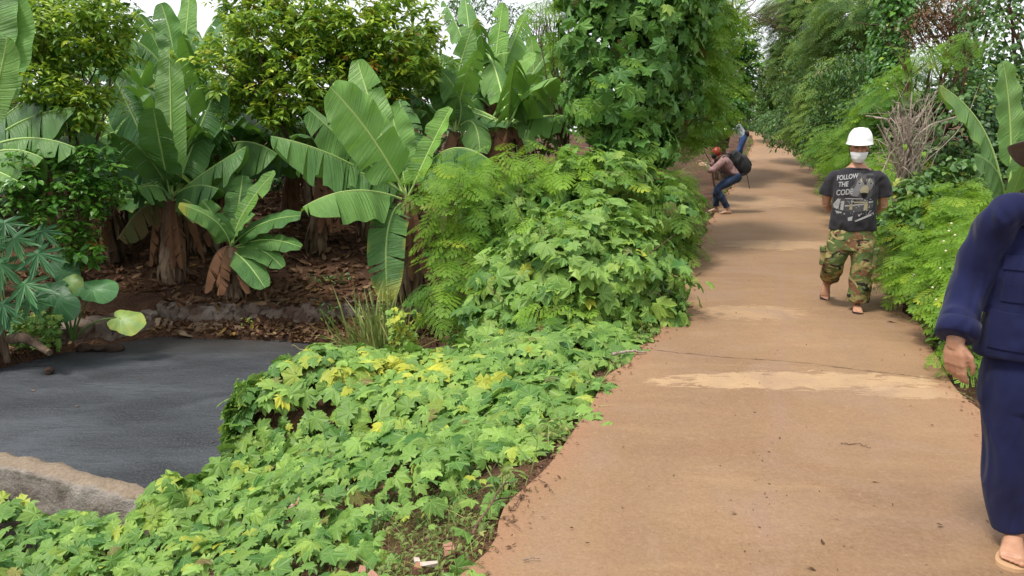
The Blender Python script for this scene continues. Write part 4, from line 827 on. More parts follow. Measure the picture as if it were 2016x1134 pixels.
def pseudostem(e, base, top, r, seed, skirts=40, green=.0, slen=.5):
    rg = np.random.default_rng(seed); base = np.array(base, float); top = np.array(top, float); A = Acc(); pts = spline([base - np.array((0, 0, .1)), (base+top)/2 + rnd(rg, 1, .02)[0], top], 9); tube(A, pts, np.interp(np.linspace(0, 1, 9), [0, .15, 1], [r*1.25, r*1.05, r*.6]), 12)
    A.build('pseudostem', M['stem_b'], e, smooth=True)
    if skirts:
        A = Acc(); H = top[2]-base[2]
        for i in range(skirts):
            u = rg.uniform(.15, 1.0); s = base + (top-base)*u; th = rg.uniform(0, 2*PI); o = np.array((math.cos(th), math.sin(th), 0)); L = min(slen*rg.uniform(.5, 1.5), (s[2]-base[2])*.98+.02); w = rg.uniform(.02, .07)
            k = 6; q = np.linspace(0, 1, k); out = r*.8 + .05*np.sin(q*2.5)*rg.uniform(.3, 2) + .03*q; sx = np.array((-o[1], o[0], 0)); cc = s + o*out[:, None] - np.array((0, 0, 1))*(q*L)[:, None] + sx*(rg.normal(0, .06)*q)[:, None]
            tw = rg.normal(0, .5)*q; ww = w*np.sin(np.clip(q*.85+.15, 0, 1)*PI)**.4; d = sx*np.cos(tw)[:, None] + o*np.sin(tw)[:, None]
            v = np.stack([cc - d*ww[:, None], cc + o*.012, cc + d*ww[:, None]], 1).reshape(-1, 3)
            f = [(3*j+z_, 3*j+1+z_, 3*j+4+z_, 3*j+3+z_) for j in range(k-1) for z_ in (0, 1)]
            A.add(v, np.array(f), 0, (np.clip(rg.normal(.45, .3), 0, 1), 0, rg.random()*.4))
        A.build('dead_leaves', M['skirt'], e)
def banana(label, base, top, r, leaves, extra=0, seed=0, skirts=40, L=1.8, W=.5, tone=.3, crown_up=.35, spread=(0, 2*PI), group='banana plants', slen=.5, elr=(.3, 1.25), name='banana_plant'):
    rg = np.random.default_rng(seed*7+1); e = empty(name, base, 0, label, 'banana plant', group); pseudostem(e, base, top, r, seed, skirts, slen=slen); top = np.array(top, float)
    for i, lf in enumerate(leaves):
        d = dict(lf); a, b, c = d.pop('p')
        if a is None: a = top + rnd(rg, 1, r*.3)[0]
        o = blade(a, b, c, seed=seed*31+i, **d).build('leaf', [M['banana'], M['rib']], e, smooth=True)
    for i in range(extra):
        th = rg.uniform(*spread); el = rg.uniform(*elr); Ln = L*rg.uniform(.75, 1.15); d = np.array((math.cos(th)*math.cos(el), math.sin(th)*math.cos(el), math.sin(el)))
        p1 = top + d*Ln*.55; dr = np.array((d[0], d[1], d[2]*.4 - .45*(1-el/1.6)*1.3)); p2 = p1 + nrm(dr[None])[0]*Ln*.5
        blade(top, p1, p2, W*rg.uniform(.8, 1.1), (0, 0, 1) if el < 1.0 else (-math.cos(th), -math.sin(th), .6), rg.uniform(-.5, .3), rg.uniform(.1, .7), int(rg.integers(5, 18)), seed*77+i, float(np.clip(tone + rg.normal(0, .15), 0, 1)), tip=float(rg.random() < .15)*.7).build('leaf', [M['banana'], M['rib']], e, smooth=True)
    rg = np.random.default_rng(seed+999)
    for i in range(4 if skirts > 15 else 0):      # dead brown leaves hanging beside the stem
        th = rg.uniform(PI, 2*PI) if i < 3 else rg.uniform(0, PI); d = np.array((math.cos(th), math.sin(th), 0)); Ln = min(1.1, (top[2]-base[2])*.8)
        blade(top, top + d*.25*L*.6 + np.array((0, 0, .05)), top + d*.36*L*.6 - np.array((0, 0, Ln)), W*.5, d + np.array((0, 0, .3)), -.8, .2, 9, seed*5+i, .3, brown=1.).build('dead_leaf', [M['skirt_leaf'], M['rib']], e, smooth=True)
    return e
def pp(*a): return [None if q is None else P(*q) for q in a]
CAMV = (0, -1, .25)
# central left clump
b = P(338, 575, 10.9)
banana('tall banana plant with a shaggy dead skirt above the back of the pond', (b[0], b[1], float(ground(b[0], b[1]))), P(338, 385, 10.9), .13, [
 dict(p=pp((335, 385, 10.8), (318, 300, 10.5), (302, 212, 10.3)), width=.52, hint=CAMV, fold=.15, hang=.1, tears=2, tone=.28),
 dict(p=pp((338, 385, 10.9), (338, 240, 11.1), (333, 92, 11.2)), width=.42, hint=(.3, -1, .2), fold=.1, hang=.05, tears=1, tone=.55),
 dict(p=pp((330, 385, 10.9), (240, 300, 10.6), (152, 247, 10.3)), width=.5, hint=(0, -.4, 1), fold=-.3, hang=.5, tears=5, tone=.12),
 dict(p=pp((330, 385, 11), (270, 240, 11.2), (205, 110, 11.2)), width=.5, hint=(.3, -1, .5), fold=-.1, hang=.4, tears=6, tone=.1),
 dict(p=pp((345, 385, 10.9), (410, 330, 10.5), (485, 288, 10.3)), width=.42, hint=(0, -.3, 1), fold=-.2, hang=.5, tears=2, tone=.25),
 dict(p=pp((345, 385, 11), (380, 270, 11.2), (440, 150, 11.3)), width=.5, hint=(-.3, -1, .5), fold=-.2, hang=.4, tears=6, tone=.2),
 dict(p=pp((338, 390, 10.8), (310, 350, 10.4), (270, 372, 10.1)), width=.35, hint=(0, -.5, 1), fold=-.2, hang=.4, tears=2, tone=.3),
 dict(p=pp((338, 390, 10.8), (380, 350, 10.4), (430, 372, 10.1)), width=.4, hint=(0, -.5, 1), fold=-.3, hang=.5, tears=4, tone=.2),
 dict(p=pp((340, 395, 10.8), (375, 380, 10.3), (405, 440, 9.9)), width=.28, hint=(-.2, -.8, .6), fold=.0, hang=.2, tears=2, tone=.5, tip=.9),
 dict(p=pp((335, 395, 10.9), (270, 390, 10.7), (235, 470, 10.5)), width=.35, hint=(0, -.8, .6), fold=-.5, hang=.5, tears=8, tone=.2, brown=1.),
], 3, 201, 90, 1.8, .5, .15, slen=.6)
b = P(360, 300, 14.0)
banana('taller banana plant behind, its torn leaves up against the sky', (b[0], b[1], float(ground(b[0], b[1]))), P(350, 180, 14), .15, [
 dict(p=pp((350, 180, 14), (345, 80, 14), (317, 6, 14)), width=.5, hint=CAMV, fold=.2, hang=.1, tears=2, tone=.4),
 dict(p=pp((350, 180, 14), (300, 80, 13.8), (240, 70, 13.6)), width=.6, hint=(0, -.6, 1), fold=-.3, hang=.5, tears=7, tone=.3),
 dict(p=pp((350, 180, 14), (290, 30, 14), (262, 22, 13.8)), width=.6, hint=CAMV, fold=-.1, hang=.4, tears=9, tone=.3),
 dict(p=pp((350, 180, 14), (380, 100, 14.2), (435, 20, 14.4)), width=.45, hint=(-.4, -1, .3), fold=-.4, hang=.5, tears=9, tone=.25),
 dict(p=pp((350, 180, 14), (372, 80, 14), (390, 62, 13.9)), width=.45, hint=CAMV, fold=-.2, hang=.3, tears=5, tone=.35),
 dict(p=pp((355, 180, 14), (365, 80, 14.4), (375, -25, 14.5)), width=.36, hint=CAMV, fold=.1, hang=.1, tears=1, tone=.7),
 dict(p=pp((350, 180, 14), (285, 120, 13.6), (215, 140, 13.2)), width=.55, hint=(0, -.4, 1), fold=-.4, hang=.6, tears=8, tone=.3),
 dict(p=pp((355, 180, 14), (400, 120, 13.6), (440, 190, 13.2)), width=.55, hint=(0, -.6, 1), fold=-.4, hang=.6, tears=9, tone=.15),
], 4, 202, 20, 2, .55, .2)
b = P(470, 300, 15)
banana('banana plant with one pale upright leaf in the sky gap left of the fruit tree', (b[0], b[1], float(ground(b[0], b[1]))), P(475, 190, 15), .13, [
 dict(p=pp((475, 190, 15), (478, 120, 15), (468, 52, 15)), width=.5, hint=CAMV, fold=.1, hang=.1, tears=1, tone=.6),
 dict(p=pp((475, 190, 15), (440, 120, 14.6), (420, 250, 14)), width=.55, hint=(0, -.6, 1), fold=-.4, hang=.6, tears=8, tone=.2)], 3, 203, 10, 1.8, .5, .25)
b = P(170, 420, 12.5)
banana('shaded banana plant behind the glossy shrub at the left', (b[0], b[1], float(ground(b[0], b[1]))), P(185, 330, 12.5), .14, [], 9, 204, 25, 2, .55, .12)
# left edge plants
b = P(-60, 430, 10)
banana('banana plant at the left edge with drooping leaves one above the other', (b[0], b[1], float(ground(b[0], b[1]))), P(-70, 330, 9.8), .14, [
 dict(p=pp((-70, 320, 9.8), (30, 240, 9.3), (152, 292, 9)), width=.34, hint=(0, -.1, 1), fold=-.7, hang=.5, tears=9, tone=.4),
 dict(p=pp((-70, 320, 9.8), (20, 190, 9.6), (122, 172, 9.4)), width=.5, hint=(0, -.1, 1), fold=-.7, hang=.6, tears=12, tone=.2),
 dict(p=pp((-70, 320, 9.8), (40, 215, 9.4), (148, 212, 9.2)), width=.36, hint=(0, -.2, 1), fold=-.6, hang=.6, tears=7, tone=.35),
 dict(p=pp((-70, 330, 9.8), (10, 270, 9.2), (85, 312, 8.9)), width=.36, hint=(0, -.2, 1), fold=-.5, hang=.6, tears=4, tone=.5),
 dict(p=pp((-70, 330, 9.8), (-20, 320, 9.1), (48, 365, 8.8)), width=.3, hint=(0, -.4, 1), fold=-.2, hang=.4, tears=2, tone=.6),
 dict(p=pp((-70, 320, 9.8), (60, 270, 9.8), (175, 310, 9.7)), width=.4, hint=(0, -.1, 1), fold=-.7, hang=.6, tears=9, tone=.25),
], 2, 205, 20, 1.8, .5, .2)
b = P(-70, 500, 8.2)
banana('near banana plant whose big bright leaves enter at the top left corner', (b[0], b[1], float(ground(b[0], b[1]))), P(-75, 260, 8), .13, [
 dict(p=pp((-55, 255, 8), (-5, 210, 7.8), (14, 72, 7.7)), width=.38, hint=(.1, -1, .1), fold=.05, hang=.02, tears=0, tone=.62),
 dict(p=pp((-60, 250, 8), (-20, 90, 8.2), (-10, -60, 8.3)), width=.55, hint=(.3, -1, .2), fold=.2, hang=.1, tears=1, tone=.4),
 dict(p=pp((-60, 250, 8), (60, 80, 8.4), (5, -30, 8.3)), width=.5, hint=(.2, -1, .3), fold=.1, hang=.1, tears=2, tone=.45),
], 0, 206, 10)
# middle bright plant
b = P(800, 585, 9.9)
banana('bright young banana plant with huge upright leaves and a shaggy leaning stem', (b[0], b[1]+.35, float(ground(b[0], b[1]+.4))), P(795, 385, 9.9), .14, [
 dict(p=pp((800, 385, 9.8), (730, 250, 9.4), (650, 172, 9.1)), width=.66, hint=(.25, -1, .35), fold=.12, hang=.08, tears=1, tone=.72),
 dict(p=pp((795, 385, 9.9), (742, 250, 10), (703, 118, 10.1)), width=.48, hint=(.1, -1, .3), fold=.1, hang=.05, tears=1, tone=.75),
 dict(p=pp((800, 385, 9.9), (790, 300, 10), (768, 208, 10.1)), width=.5, hint=(0, -1, .3), fold=.1, hang=.1, tears=2, tone=.6),
 dict(p=pp((795, 385, 9.9), (700, 300, 9.5), (603, 210, 9.4)), width=.42, hint=(0, -.8, .7), fold=-.2, hang=.3, tears=3, tone=.45),
 dict(p=pp((790, 385, 9.9), (660, 290, 9.4), (533, 268, 9.1)), width=.44, hint=(0, -.1, 1), fold=-.65, hang=.6, tears=9, tone=.38),
 dict(p=pp((790, 392, 9.8), (690, 350, 9.2), (596, 408, 8.8)), width=.5, hint=(0, -.45, 1), fold=-.3, hang=.35, tears=2, tone=.62),
 dict(p=pp((790, 400, 9.8), (748, 420, 9.3), (764, 592, 9.2)), width=.48, hint=(.1, -1, .1), fold=.1, hang=0, tears=5, tone=.25, tip=.9),
 dict(p=pp((805, 385, 9.9), (850, 280, 9.8), (888, 212, 9.8)), width=.36, hint=(-.7, -.8, .1), fold=.5, hang=.1, tears=1, tone=.8),
 dict(p=pp((805, 385, 9.9), (870, 240, 9.7), (968, 318, 9.4)), width=.42, hint=(0, -.1, 1), fold=-.7, hang=.6, tears=10, tone=.3),
 dict(p=pp((800, 385, 9.9), (730, 330, 9.5), (640, 330, 9.5)), width=.4, hint=(0, -.6, .8), fold=-.2, hang=.3, tears=3, tone=.3),
 dict(p=pp((805, 385, 10), (810, 280, 10.3), (785, 195, 10.5)), width=.5, hint=(0, -1, .3), fold=-.2, hang=.3, tears=8, tone=.3),
], 1, 207, 110, 1.5, .45, .3, slen=.6)
# small clump
b = P(458, 585, 10.1)
banana('small dark green banana plant with long spreading leaves above the stone wall', (b[0], b[1]+.25, float(ground(b[0], b[1]+.3))), P(455, 485, 10.1), .09, [
 dict(p=pp((455, 485, 10.1), (468, 415, 10), (541, 338, 9.9)), width=.30, hint=(-.7, -1, .3), fold=.2, hang=.1, tears=1, tone=.62),
 dict(p=pp((455, 485, 10.1), (470, 410, 10.2), (478, 345, 10.3)), width=.4, hint=(0, -1, .3), fold=.1, hang=.1, tears=1, tone=.3),
 dict(p=pp((455, 485, 10.1), (510, 425, 9.9), (592, 425, 9.7)), width=.34, hint=(0, -.7, .8), fold=.0, hang=.1, tears=1, tone=.25),
 dict(p=pp((455, 490, 10.1), (520, 455, 9.8), (593, 487, 9.6)), width=.28, hint=(0, -.7, .8), fold=.0, hang=.1, tears=1, tone=.28),
 dict(p=pp((455, 492, 10.1), (510, 470, 9.8), (556, 527, 9.5)), width=.28, hint=(.1, -.8, .7), fold=.0, hang=.1, tears=1, tone=.3),
 dict(p=pp((455, 495, 10.1), (480, 500, 9.7), (522, 567, 9.5)), width=.34, hint=(.3, -.9, .5), fold=.0, hang=.1, tears=1, tone=.3),
 dict(p=pp((455, 485, 10.1), (440, 440, 9.9), (398, 395, 9.8)), width=.3, hint=(.2, -.9, .5), fold=.0, hang=.2, tears=2, tone=.3),
 dict(p=pp((455, 490, 10.1), (445, 425, 9.8), (352, 402, 9.6)), width=.26, hint=(.1, -.8, .7), fold=-.1, hang=.2, tears=1, tone=.5, tip=.9),
 dict(p=pp((455, 485, 10.1), (470, 440, 9.7), (500, 425, 9.4)), width=.22, hint=(.0, -.8, .7), fold=.2, hang=.1, tears=1, tone=.45),
], 0, 208, 45, slen=.35)
# back right clump
b = P(970, 330, 13.5)
banana('banana plant with dark dead stem and many torn upright leaves right of the fruit tree', (b[0], b[1], float(ground(b[0], b[1]))), P(965, 190, 13.5), .13, [
 dict(p=pp((965, 200, 13.5), (920, 120, 13.4), (868, 105, 13.3)), width=.5, hint=(0, -.5, 1), fold=-.4, hang=.5, tears=8, tone=.3),
 dict(p=pp((965, 200, 13.5), (980, 80, 13.5), (990, 5, 13.5)), width=.42, hint=(-.5, -1, .3), fold=.1, hang=.2, tears=6, tone=.75),
 dict(p=pp((965, 200, 13.5), (955, 100, 13.4), (1000, 105, 13.2)), width=.45, hint=(0, -1, .3), fold=-.3, hang=.4, tears=4, tone=.8),
 dict(p=pp((965, 200, 13.5), (1000, 130, 13.3), (1055, 108, 13.1)), width=.4, hint=(-.3, -1, .8), fold=.1, hang=.2, tears=1, tone=.85),
 dict(p=pp((965, 200, 13.5), (1010, 80, 13.6), (1040, 15, 13.7)), width=.4, hint=(-.5, -1, .3), fold=-.2, hang=.4, tears=10, tone=.55),
 dict(p=pp((965, 200, 13.5), (1010, 180, 13.3), (1012, 280, 13)), width=.4, hint=(0, -1, .3), fold=.1, hang=.2, tears=1, tone=.7),
 dict(p=pp((965, 200, 13.5), (940, 150, 13.2), (915, 230, 13)), width=.4, hint=(0, -1, .3), fold=-.1, hang=.3, tears=5, tone=.15),
], 3, 209, 50, 1.6, .45, .45, elr=(.6, 1.4))
b = P(870, 330, 12.5)
banana('banana plant with crossing grey green leaves behind the bright young one', (b[0], b[1], float(ground(b[0], b[1]))), P(895, 260, 12.3), .13, [
 dict(p=pp((895, 260, 12.3), (880, 160, 12.2), (850, 130, 12)), width=.5, hint=(0, -1, .4), fold=-.2, hang=.3, tears=5, tone=.4),
 dict(p=pp((895, 260, 12.3), (885, 170, 12.4), (930, 55, 12.5)), width=.4, hint=(.4, -1, .3), fold=.1, hang=.3, tears=4, tone=.6),
 dict(p=pp((895, 260, 12.3), (930, 200, 12), (870, 140, 11.9)), width=.45, hint=(0, -1, .4), fold=-.1, hang=.3, tears=4, tone=.3),
 dict(p=pp((895, 260, 12.3), (940, 200, 12), (945, 300, 11.6)), width=.45, hint=(0, -.8, .6), fold=-.1, hang=.3, tears=4, tone=.45),
], 5, 210, 20, 1.6, .5, .35)
b = P(1040, 330, 14.5)
banana('light green banana plant just left of the climber column', (b[0], b[1], float(ground(b[0], b[1]))), P(1035, 240, 14.5), .11, [
 dict(p=pp((1035, 240, 14.5), (1027, 180, 14.4), (1028, 140, 14.4)), width=.12, hint=CAMV, fold=.1, hang=0, tears=0, tone=.9),
 dict(p=pp((1035, 240, 14.5), (1060, 150, 14.4), (1045, 70, 14.4)), width=.35, hint=CAMV, fold=.1, hang=.2, tears=1, tone=.75),
 dict(p=pp((1035, 240, 14.5), (1080, 170, 14.3), (1085, 90, 14.3)), width=.4, hint=CAMV, fold=.1, hang=.2, tears=3, tone=.85),
 dict(p=pp((1035, 240, 14.5), (1060, 230, 14), (1010, 290, 13.6)), width=.5, hint=(0, -.7, .8), fold=-.1, hang=.2, tears=2, tone=.9),
], 3, 211, 10, 1.4, .4, .75)
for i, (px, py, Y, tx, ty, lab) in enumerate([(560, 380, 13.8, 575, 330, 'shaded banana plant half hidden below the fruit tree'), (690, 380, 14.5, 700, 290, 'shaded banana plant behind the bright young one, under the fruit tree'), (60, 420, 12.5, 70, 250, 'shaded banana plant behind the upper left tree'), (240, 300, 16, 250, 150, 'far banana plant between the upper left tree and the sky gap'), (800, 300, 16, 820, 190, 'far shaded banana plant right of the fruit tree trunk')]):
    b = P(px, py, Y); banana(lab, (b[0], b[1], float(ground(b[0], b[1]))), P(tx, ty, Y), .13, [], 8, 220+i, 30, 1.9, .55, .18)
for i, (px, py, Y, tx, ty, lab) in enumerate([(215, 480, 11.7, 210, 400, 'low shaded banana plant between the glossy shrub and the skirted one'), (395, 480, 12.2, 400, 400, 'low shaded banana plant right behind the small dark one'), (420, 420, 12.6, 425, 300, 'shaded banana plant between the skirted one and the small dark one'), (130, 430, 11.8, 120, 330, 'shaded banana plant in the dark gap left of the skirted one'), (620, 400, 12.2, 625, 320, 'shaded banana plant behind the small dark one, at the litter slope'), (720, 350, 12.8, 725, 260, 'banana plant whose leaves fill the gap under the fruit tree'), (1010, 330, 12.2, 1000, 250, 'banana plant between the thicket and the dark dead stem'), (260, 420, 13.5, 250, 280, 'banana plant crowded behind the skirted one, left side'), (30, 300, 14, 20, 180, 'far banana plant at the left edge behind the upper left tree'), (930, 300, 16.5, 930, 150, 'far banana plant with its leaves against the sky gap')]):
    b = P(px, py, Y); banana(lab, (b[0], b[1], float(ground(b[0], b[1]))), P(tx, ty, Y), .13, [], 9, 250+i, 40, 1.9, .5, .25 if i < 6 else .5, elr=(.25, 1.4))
# right banana
b = P(1985, 520, 6.6)
banana('small banana plant behind the hat of the man in blue, right edge', (b[0], b[1], float(ground(b[0], b[1]))), P(1985, 400, 6.6), .06, [
 dict(p=pp((1985, 400, 6.6), (1998, 250, 6.6), (1975, 122, 6.5)), width=.29, hint=(.25, -1, .2), fold=.06, hang=.03, tears=0, tone=.6, pet=.22),
 dict(p=pp((1975, 400, 6.6), (1960, 230, 6.5), (1850, 168, 6.4)), width=.24, hint=(.6, -.6, .8), fold=-.4, hang=.4, tears=4, tone=.42, tip=.25, pet=.2),
 dict(p=pp((1978, 400, 6.6), (1975, 320, 6.5), (1918, 305, 6.3)), width=.22, hint=(.1, -1, .5), fold=-.1, hang=.25, tears=2, tone=.36),
 dict(p=pp((1985, 400, 6.6), (2040, 260, 6.6), (2075, 180, 6.6)), width=.3, hint=(0, -1, .3), fold=.1, hang=.1, tears=1, tone=.5),
 dict(p=pp((1988, 400, 6.6), (2010, 330, 6.4), (2030, 300, 6.2)), width=.22, hint=(0, -1, .3), fold=.1, hang=.1, tears=1, tone=.5),
], 0, 230, 8)

# ---------------------------------------------------------------- dead stump tangle on the right
rg = np.random.default_rng(44); sb = P(1770, 560, 8.8); sb = np.array((sb[0], sb[1], float(ground(sb[0], sb[1]))))
e = empty('dead_stump', sb, 0, 'pale dead stump with a wild tangle of dry grey branches right of the walking man', 'dead tree'); A = Acc()
tp = P(1775, 400, 8.8); tube(A, spline([sb - np.array((0, 0, .1)), P(1760, 480, 8.8), P(1775, 430, 8.8), tp, P(1780, 330, 8.8), P(1785, 260, 8.8)], 16), np.linspace(.05, .09, 16)*np.interp(np.linspace(0, 1, 16), [0, .75, 1], [1, 1, .5]), 9)
for i in range(16):
    s = P(1775+rg.normal(0, 6), 480, 8.8+rg.normal(0, .05)); tube(A, spline([s, P(1775+rg.normal(0, 14), 400, 8.75+rg.normal(0, .08)), P(1780+rg.normal(0, 22), 300+rg.normal(0, 20), 8.75+rg.normal(0, .1)), P(1785+rg.normal(0, 36), 215+rg.normal(0, 14), 8.75+rg.normal(0, .12))], 14) + rg.normal(0, .008, (14, 3)), np.linspace(.018, .007, 14), 6)
A.build('trunk', M['bark_pale'], e, smooth=True)
A = Acc()
for i in range(120):
    s = P(1780+rg.normal(0, 16), rg.uniform(230, 380), 8.75+rg.normal(0, .1)); d = nrm(np.array([(rg.normal(.15, .8), rg.normal(-.1, .5), abs(rg.normal(.75, .5)))]))[0]; L = rg.uniform(.15, .42)
    q = spline([s, s + d*L*.5 + rnd(rg, 1, .05)[0], s + d*L + rnd(rg, 1, .08)[0]], 7); tube(A, q, np.linspace(rg.uniform(.003, .007), .0015, 7), 4)
for i in range(34):
    s = P(1790+rg.normal(0, 15), 330+rg.normal(0, 30), 8.7); t2 = P(1830+rg.normal(0, 32), 190+rg.normal(0, 28), 8.6+rg.normal(0, .2)); tube(A, spline([s, (s+t2)/2 + rnd(rg, 1, .08)[0], t2], 8), np.linspace(.006, .0015, 8), 4)
for (q0, q1, q2) in (((1780, 330), (1745, 265), (1735, 238)), ((1775, 300), (1750, 240), (1722, 232)), ((1770, 340), (1740, 270), (1727, 245))): tube(A, spline([P(*q0, 8.75), P(*q1, 8.7), P(*q2, 8.65)], 8), np.linspace(.02, .006, 8), 6)
for i in range(26):
    s = P(1800, 400+rg.normal(0, 30), 8.6); t2 = P(1850+rg.normal(0, 30), 390+rg.normal(0, 40), 8.5); tube(A, spline([s, (s+t2)/2 + rnd(rg, 1, .1)[0] + np.array((0, 0, .1)), t2], 8), np.linspace(.005, .0015, 8), 4)
A.build('branches', M['bark_pale'], e, smooth=True)
for q_ in ((1781, 285), (1818, 300)): A = Acc(); A.bake(TH, P(*q_, 8.5)[None], frames(np.array([(.1, -1, .3)]), np.array([(.1, 0, -1.)])), .07, np.array([(.9, .3, 0)])); A.build('leaf', M['glossy'], e)
# pale broken sticks at the road edge on the right
A = Acc(); 
for (q0, q1) in (((1780, 585), (1828, 550)), ((1790, 575), (1800, 540)), ((1800, 590), (1785, 560))): tube(A, [P(*q0, 6.6), P(*q1, 6.5)], [.012, .008], 6)
o = A.build('cut_branch', M['bark_pale'], smooth=True); tag(o, 'pale cut branch stubs poking out of the shrubs at the right road edge', 'branch')
# white puffball flower spikes
A = Acc(); rgf = np.random.default_rng(5); fm = mat('pale_flower', (.60, .56, .36), .9)
for (px, py) in ((1868, 455), (1880, 463), (1862, 494), (1873, 440), (1851, 528), (1858, 475), (1843, 590), (1836, 566)): ellip(A, P(px, py, 5.45+rgf.normal(0, .05)), (.009, .009, .008), 8, 6)
o = A.build('flower_heads', fm, smooth=True); tag(o, 'small round pale flower heads on the shrub beside the blue sleeve', 'flowers', kind='stuff')

# ---------------------------------------------------------------- papaya, elephant ears, pond edge plants
def papaya(label, base, top, leaves, seed):
    rg = np.random.default_rng(seed); e = empty('papaya_plant', base, 0, label, 'papaya plant', None); A = Acc(); tube(A, spline([base, (np.array(base)+top)/2+rnd(rg, 1, .03)[0], top], 8), np.linspace(.05, .03, 8), 8); A.build('trunk', M['bark'], e, smooth=True)
    for (px, py, Y, s) in leaves:
        A = Acc(); c = P(px, py, Y); tube(A, bez(top, (top+c)/2+np.array((0, 0, .12)), c, 8), .007, 5, m=1); d = c-top; d[2] = -.3
        A.bake(TPA, c[None], frames(np.array([(rg.normal(0, .25), -.75, .8)]), nrm(d[None]) + np.array((0, -.2, -.35))), s, np.array([(rg.uniform(.2, .9), 0, 0)])); A.build('leaf', [M['papaya'], M['stem_g']], e)
papaya('papaya plant with deeply cut blue green leaves at the left bank of the pond', np.array((*P(10, 690, 8.4)[:2], -.95)), P(5, 560, 8.5), [(30, 470, 8.3, .36), (75, 500, 8.2, .34), (50, 560, 8.1, .36), (0, 520, 8.1, .38), (10, 440, 8.6, .33), (80, 455, 8.6, .28), (5, 600, 8, .3), (60, 590, 8.3, .3), (-30, 480, 8.2, .4), (15, 625, 8.0, .22)], 61)
def taro_leaf(tipdir, nh, c, L, seed, yel=0., tone=.5):
    rg = np.random.default_rng(seed); R = frames(np.array([nh]), np.array([tipdir]))[0]; A = Acc(); na, nr = 30, 6; v = [(0, 0, 0)]; uv = [(0, 0)]; cl = [(tone, yel, 0)]
    for r in range(1, nr+1):
        q = r/nr
        for k in range(na):
            a = 2*PI*k/na; ca = math.cos(a); rad = .34 + .36*max(0, ca)**1.5 + .12*max(0, -ca) - .34*math.exp(-((abs(a-PI))/.22)**2); rad *= 1 + .025*math.sin(9*a+seed)
            x, y = rad*q*math.sin(a)*1.05, rad*q*math.cos(a); z = -.22*q*q*abs(ca)*max(0, ca) - .10*abs(math.sin(a))*q*q + .02*math.sin(7*a)*q*q + .03*abs(math.sin(a*4))*q*(1-q)
            v.append((x, y, z)); uv.append((x, y)); cl.append((tone, yel*(.5+.8*q*abs(math.sin(3.5*a))), 0))
    f = [(0, 1+k, 1+(k+1) % na) for k in range(na)] + [(1+(r-1)*na+k, 1+r*na+k, 1+r*na+(k+1) % na, 1+(r-1)*na+(k+1) % na) for r in range(1, nr) for k in range(na)]
    f = [q[::-1] for q in f]
    A.add(np.array(v)@R.T*L + c, f, 0, np.array(cl), np.array(uv)); return A
tb = np.array((*P(140, 650, 9.0)[:2], -.88)); e = empty('elephant_ear_plant', tb, 0, 'elephant ear plant with round green leaves and one yellowing leaf over the pond', 'elephant ear plant')
for i, (px, py, L, td, nh, yl, tn) in enumerate([(128, 537, .36, (-.3, 0, .9), (.1, -1, .3), .0, .2), (130, 552, .3, (1, -.2, -.8), (-.3, -.8, .7), .3, .8), (163, 566, .26, (1, 0, .1), (0, -.8, .8), .0, .7), (183, 569, .34, (1, 0, -.05), (-.1, -.85, .7), .0, .6), (100, 575, .40, (-.9, 0, -.3), (0, -.8, .7), 0, .15), (115, 590, .36, (.6, 0, -.7), (-.2, -.9, .5), 0, .2), (238, 628, .34, (1, -.1, -.30), (-.1, -.75, .8), .5, .85)]):
    c = P(px, py, 8.9 - .05*i); A = taro_leaf(td, nh, c, L*1.15, i+3, yl, tn); m_ = (tb+c)/2 + np.array((0, 0, .1 if i < 6 else .22)); tube(A, bez(tb + np.array((0, 0, .02)), m_, c, 10), np.linspace(.014, .007, 10), 6, m=1); A.build('leaf', [M['taro'], M['stem_g']], e, smooth=True)
def small(label, name, cat, ptsfn, k, T, size, mm, c, seed, td=(0, 0, 1.), tds=.5, nz=.6, yel=.1, group=None):
    rg = np.random.default_rng(seed); p = ptsfn(rg, k); A = Acc(); A.bake(T, p, frames(np.array((0, -.4, nz)) + rnd(rg, len(p), .35), np.array(td) + rnd(rg, len(p), tds)), size*rg.uniform(.6, 1.3, len(p)), cols(rg, len(p), c, .35, yel, .02)); o = A.build(name, M[mm]); tag(o, label, cat, group, 'stuff'); return o
def box_fn(px0, px1, py0, py1, Y, dY, g=True): 
    return lambda rg, k: np.array([P(rg.uniform(px0, px1), rg.uniform(py0, py1), Y+rg.uniform(-dY, dY)) for _ in range(k)])
small('patch of small light green lobed leaves under the papaya at the left bank', 'creeper_patch', 'creeper', box_fn(20, 118, 615, 685, 8.7, .25), 330, TV, .065, 'vine', .3, 71, (0, 0, -.4), .7)
small('small green weeds growing on the leaf litter slope right of the small banana', 'weed_patch', 'weeds', box_fn(610, 690, 540, 570, 10.9, .15), 90, TSn, .08, 'broad', .9, 72, (0, 0, .5), .7)
small('small green fern like weed hanging on the stone wall', 'wall_weed', 'weed', box_fn(630, 660, 600, 635, 9.85, .05), 40, TSn, .07, 'broad', .8, 73, (0, 0, -.2), .8)
small('little bright weed on the litter at the back of the pond', 'wall_weed', 'weed', box_fn(475, 495, 626, 636, 9.7, .04), 14, TSn, .06, 'vine', .8, 74, (0, 0, .2), .8)
rg = np.random.default_rng(75); e = empty('sedge_clump', (*P(760, 700, 8.6)[:2], -1.0), 0, 'pale yellowish sedge clump with tall seed stalks in the pond corner', 'sedge'); A = Acc(); k = 260; ps = np.array([P(rg.normal(745, 26), 702+rg.normal(0, 6), 8.5+rg.normal(0, .12)) for _ in range(k)]); ps[:, 2] = -1.02
A.bake(TG, ps, frames(rnd(rg, k)+np.array((0, -.6, .2)), rnd(rg, k, .35)+np.array((0, 0, 1.))), rg.uniform(.35, .95, k)*1.1, cols(rg, k, .6, .4, .45, .25)); A.build('blades', M['grass'], e)
A = Acc()
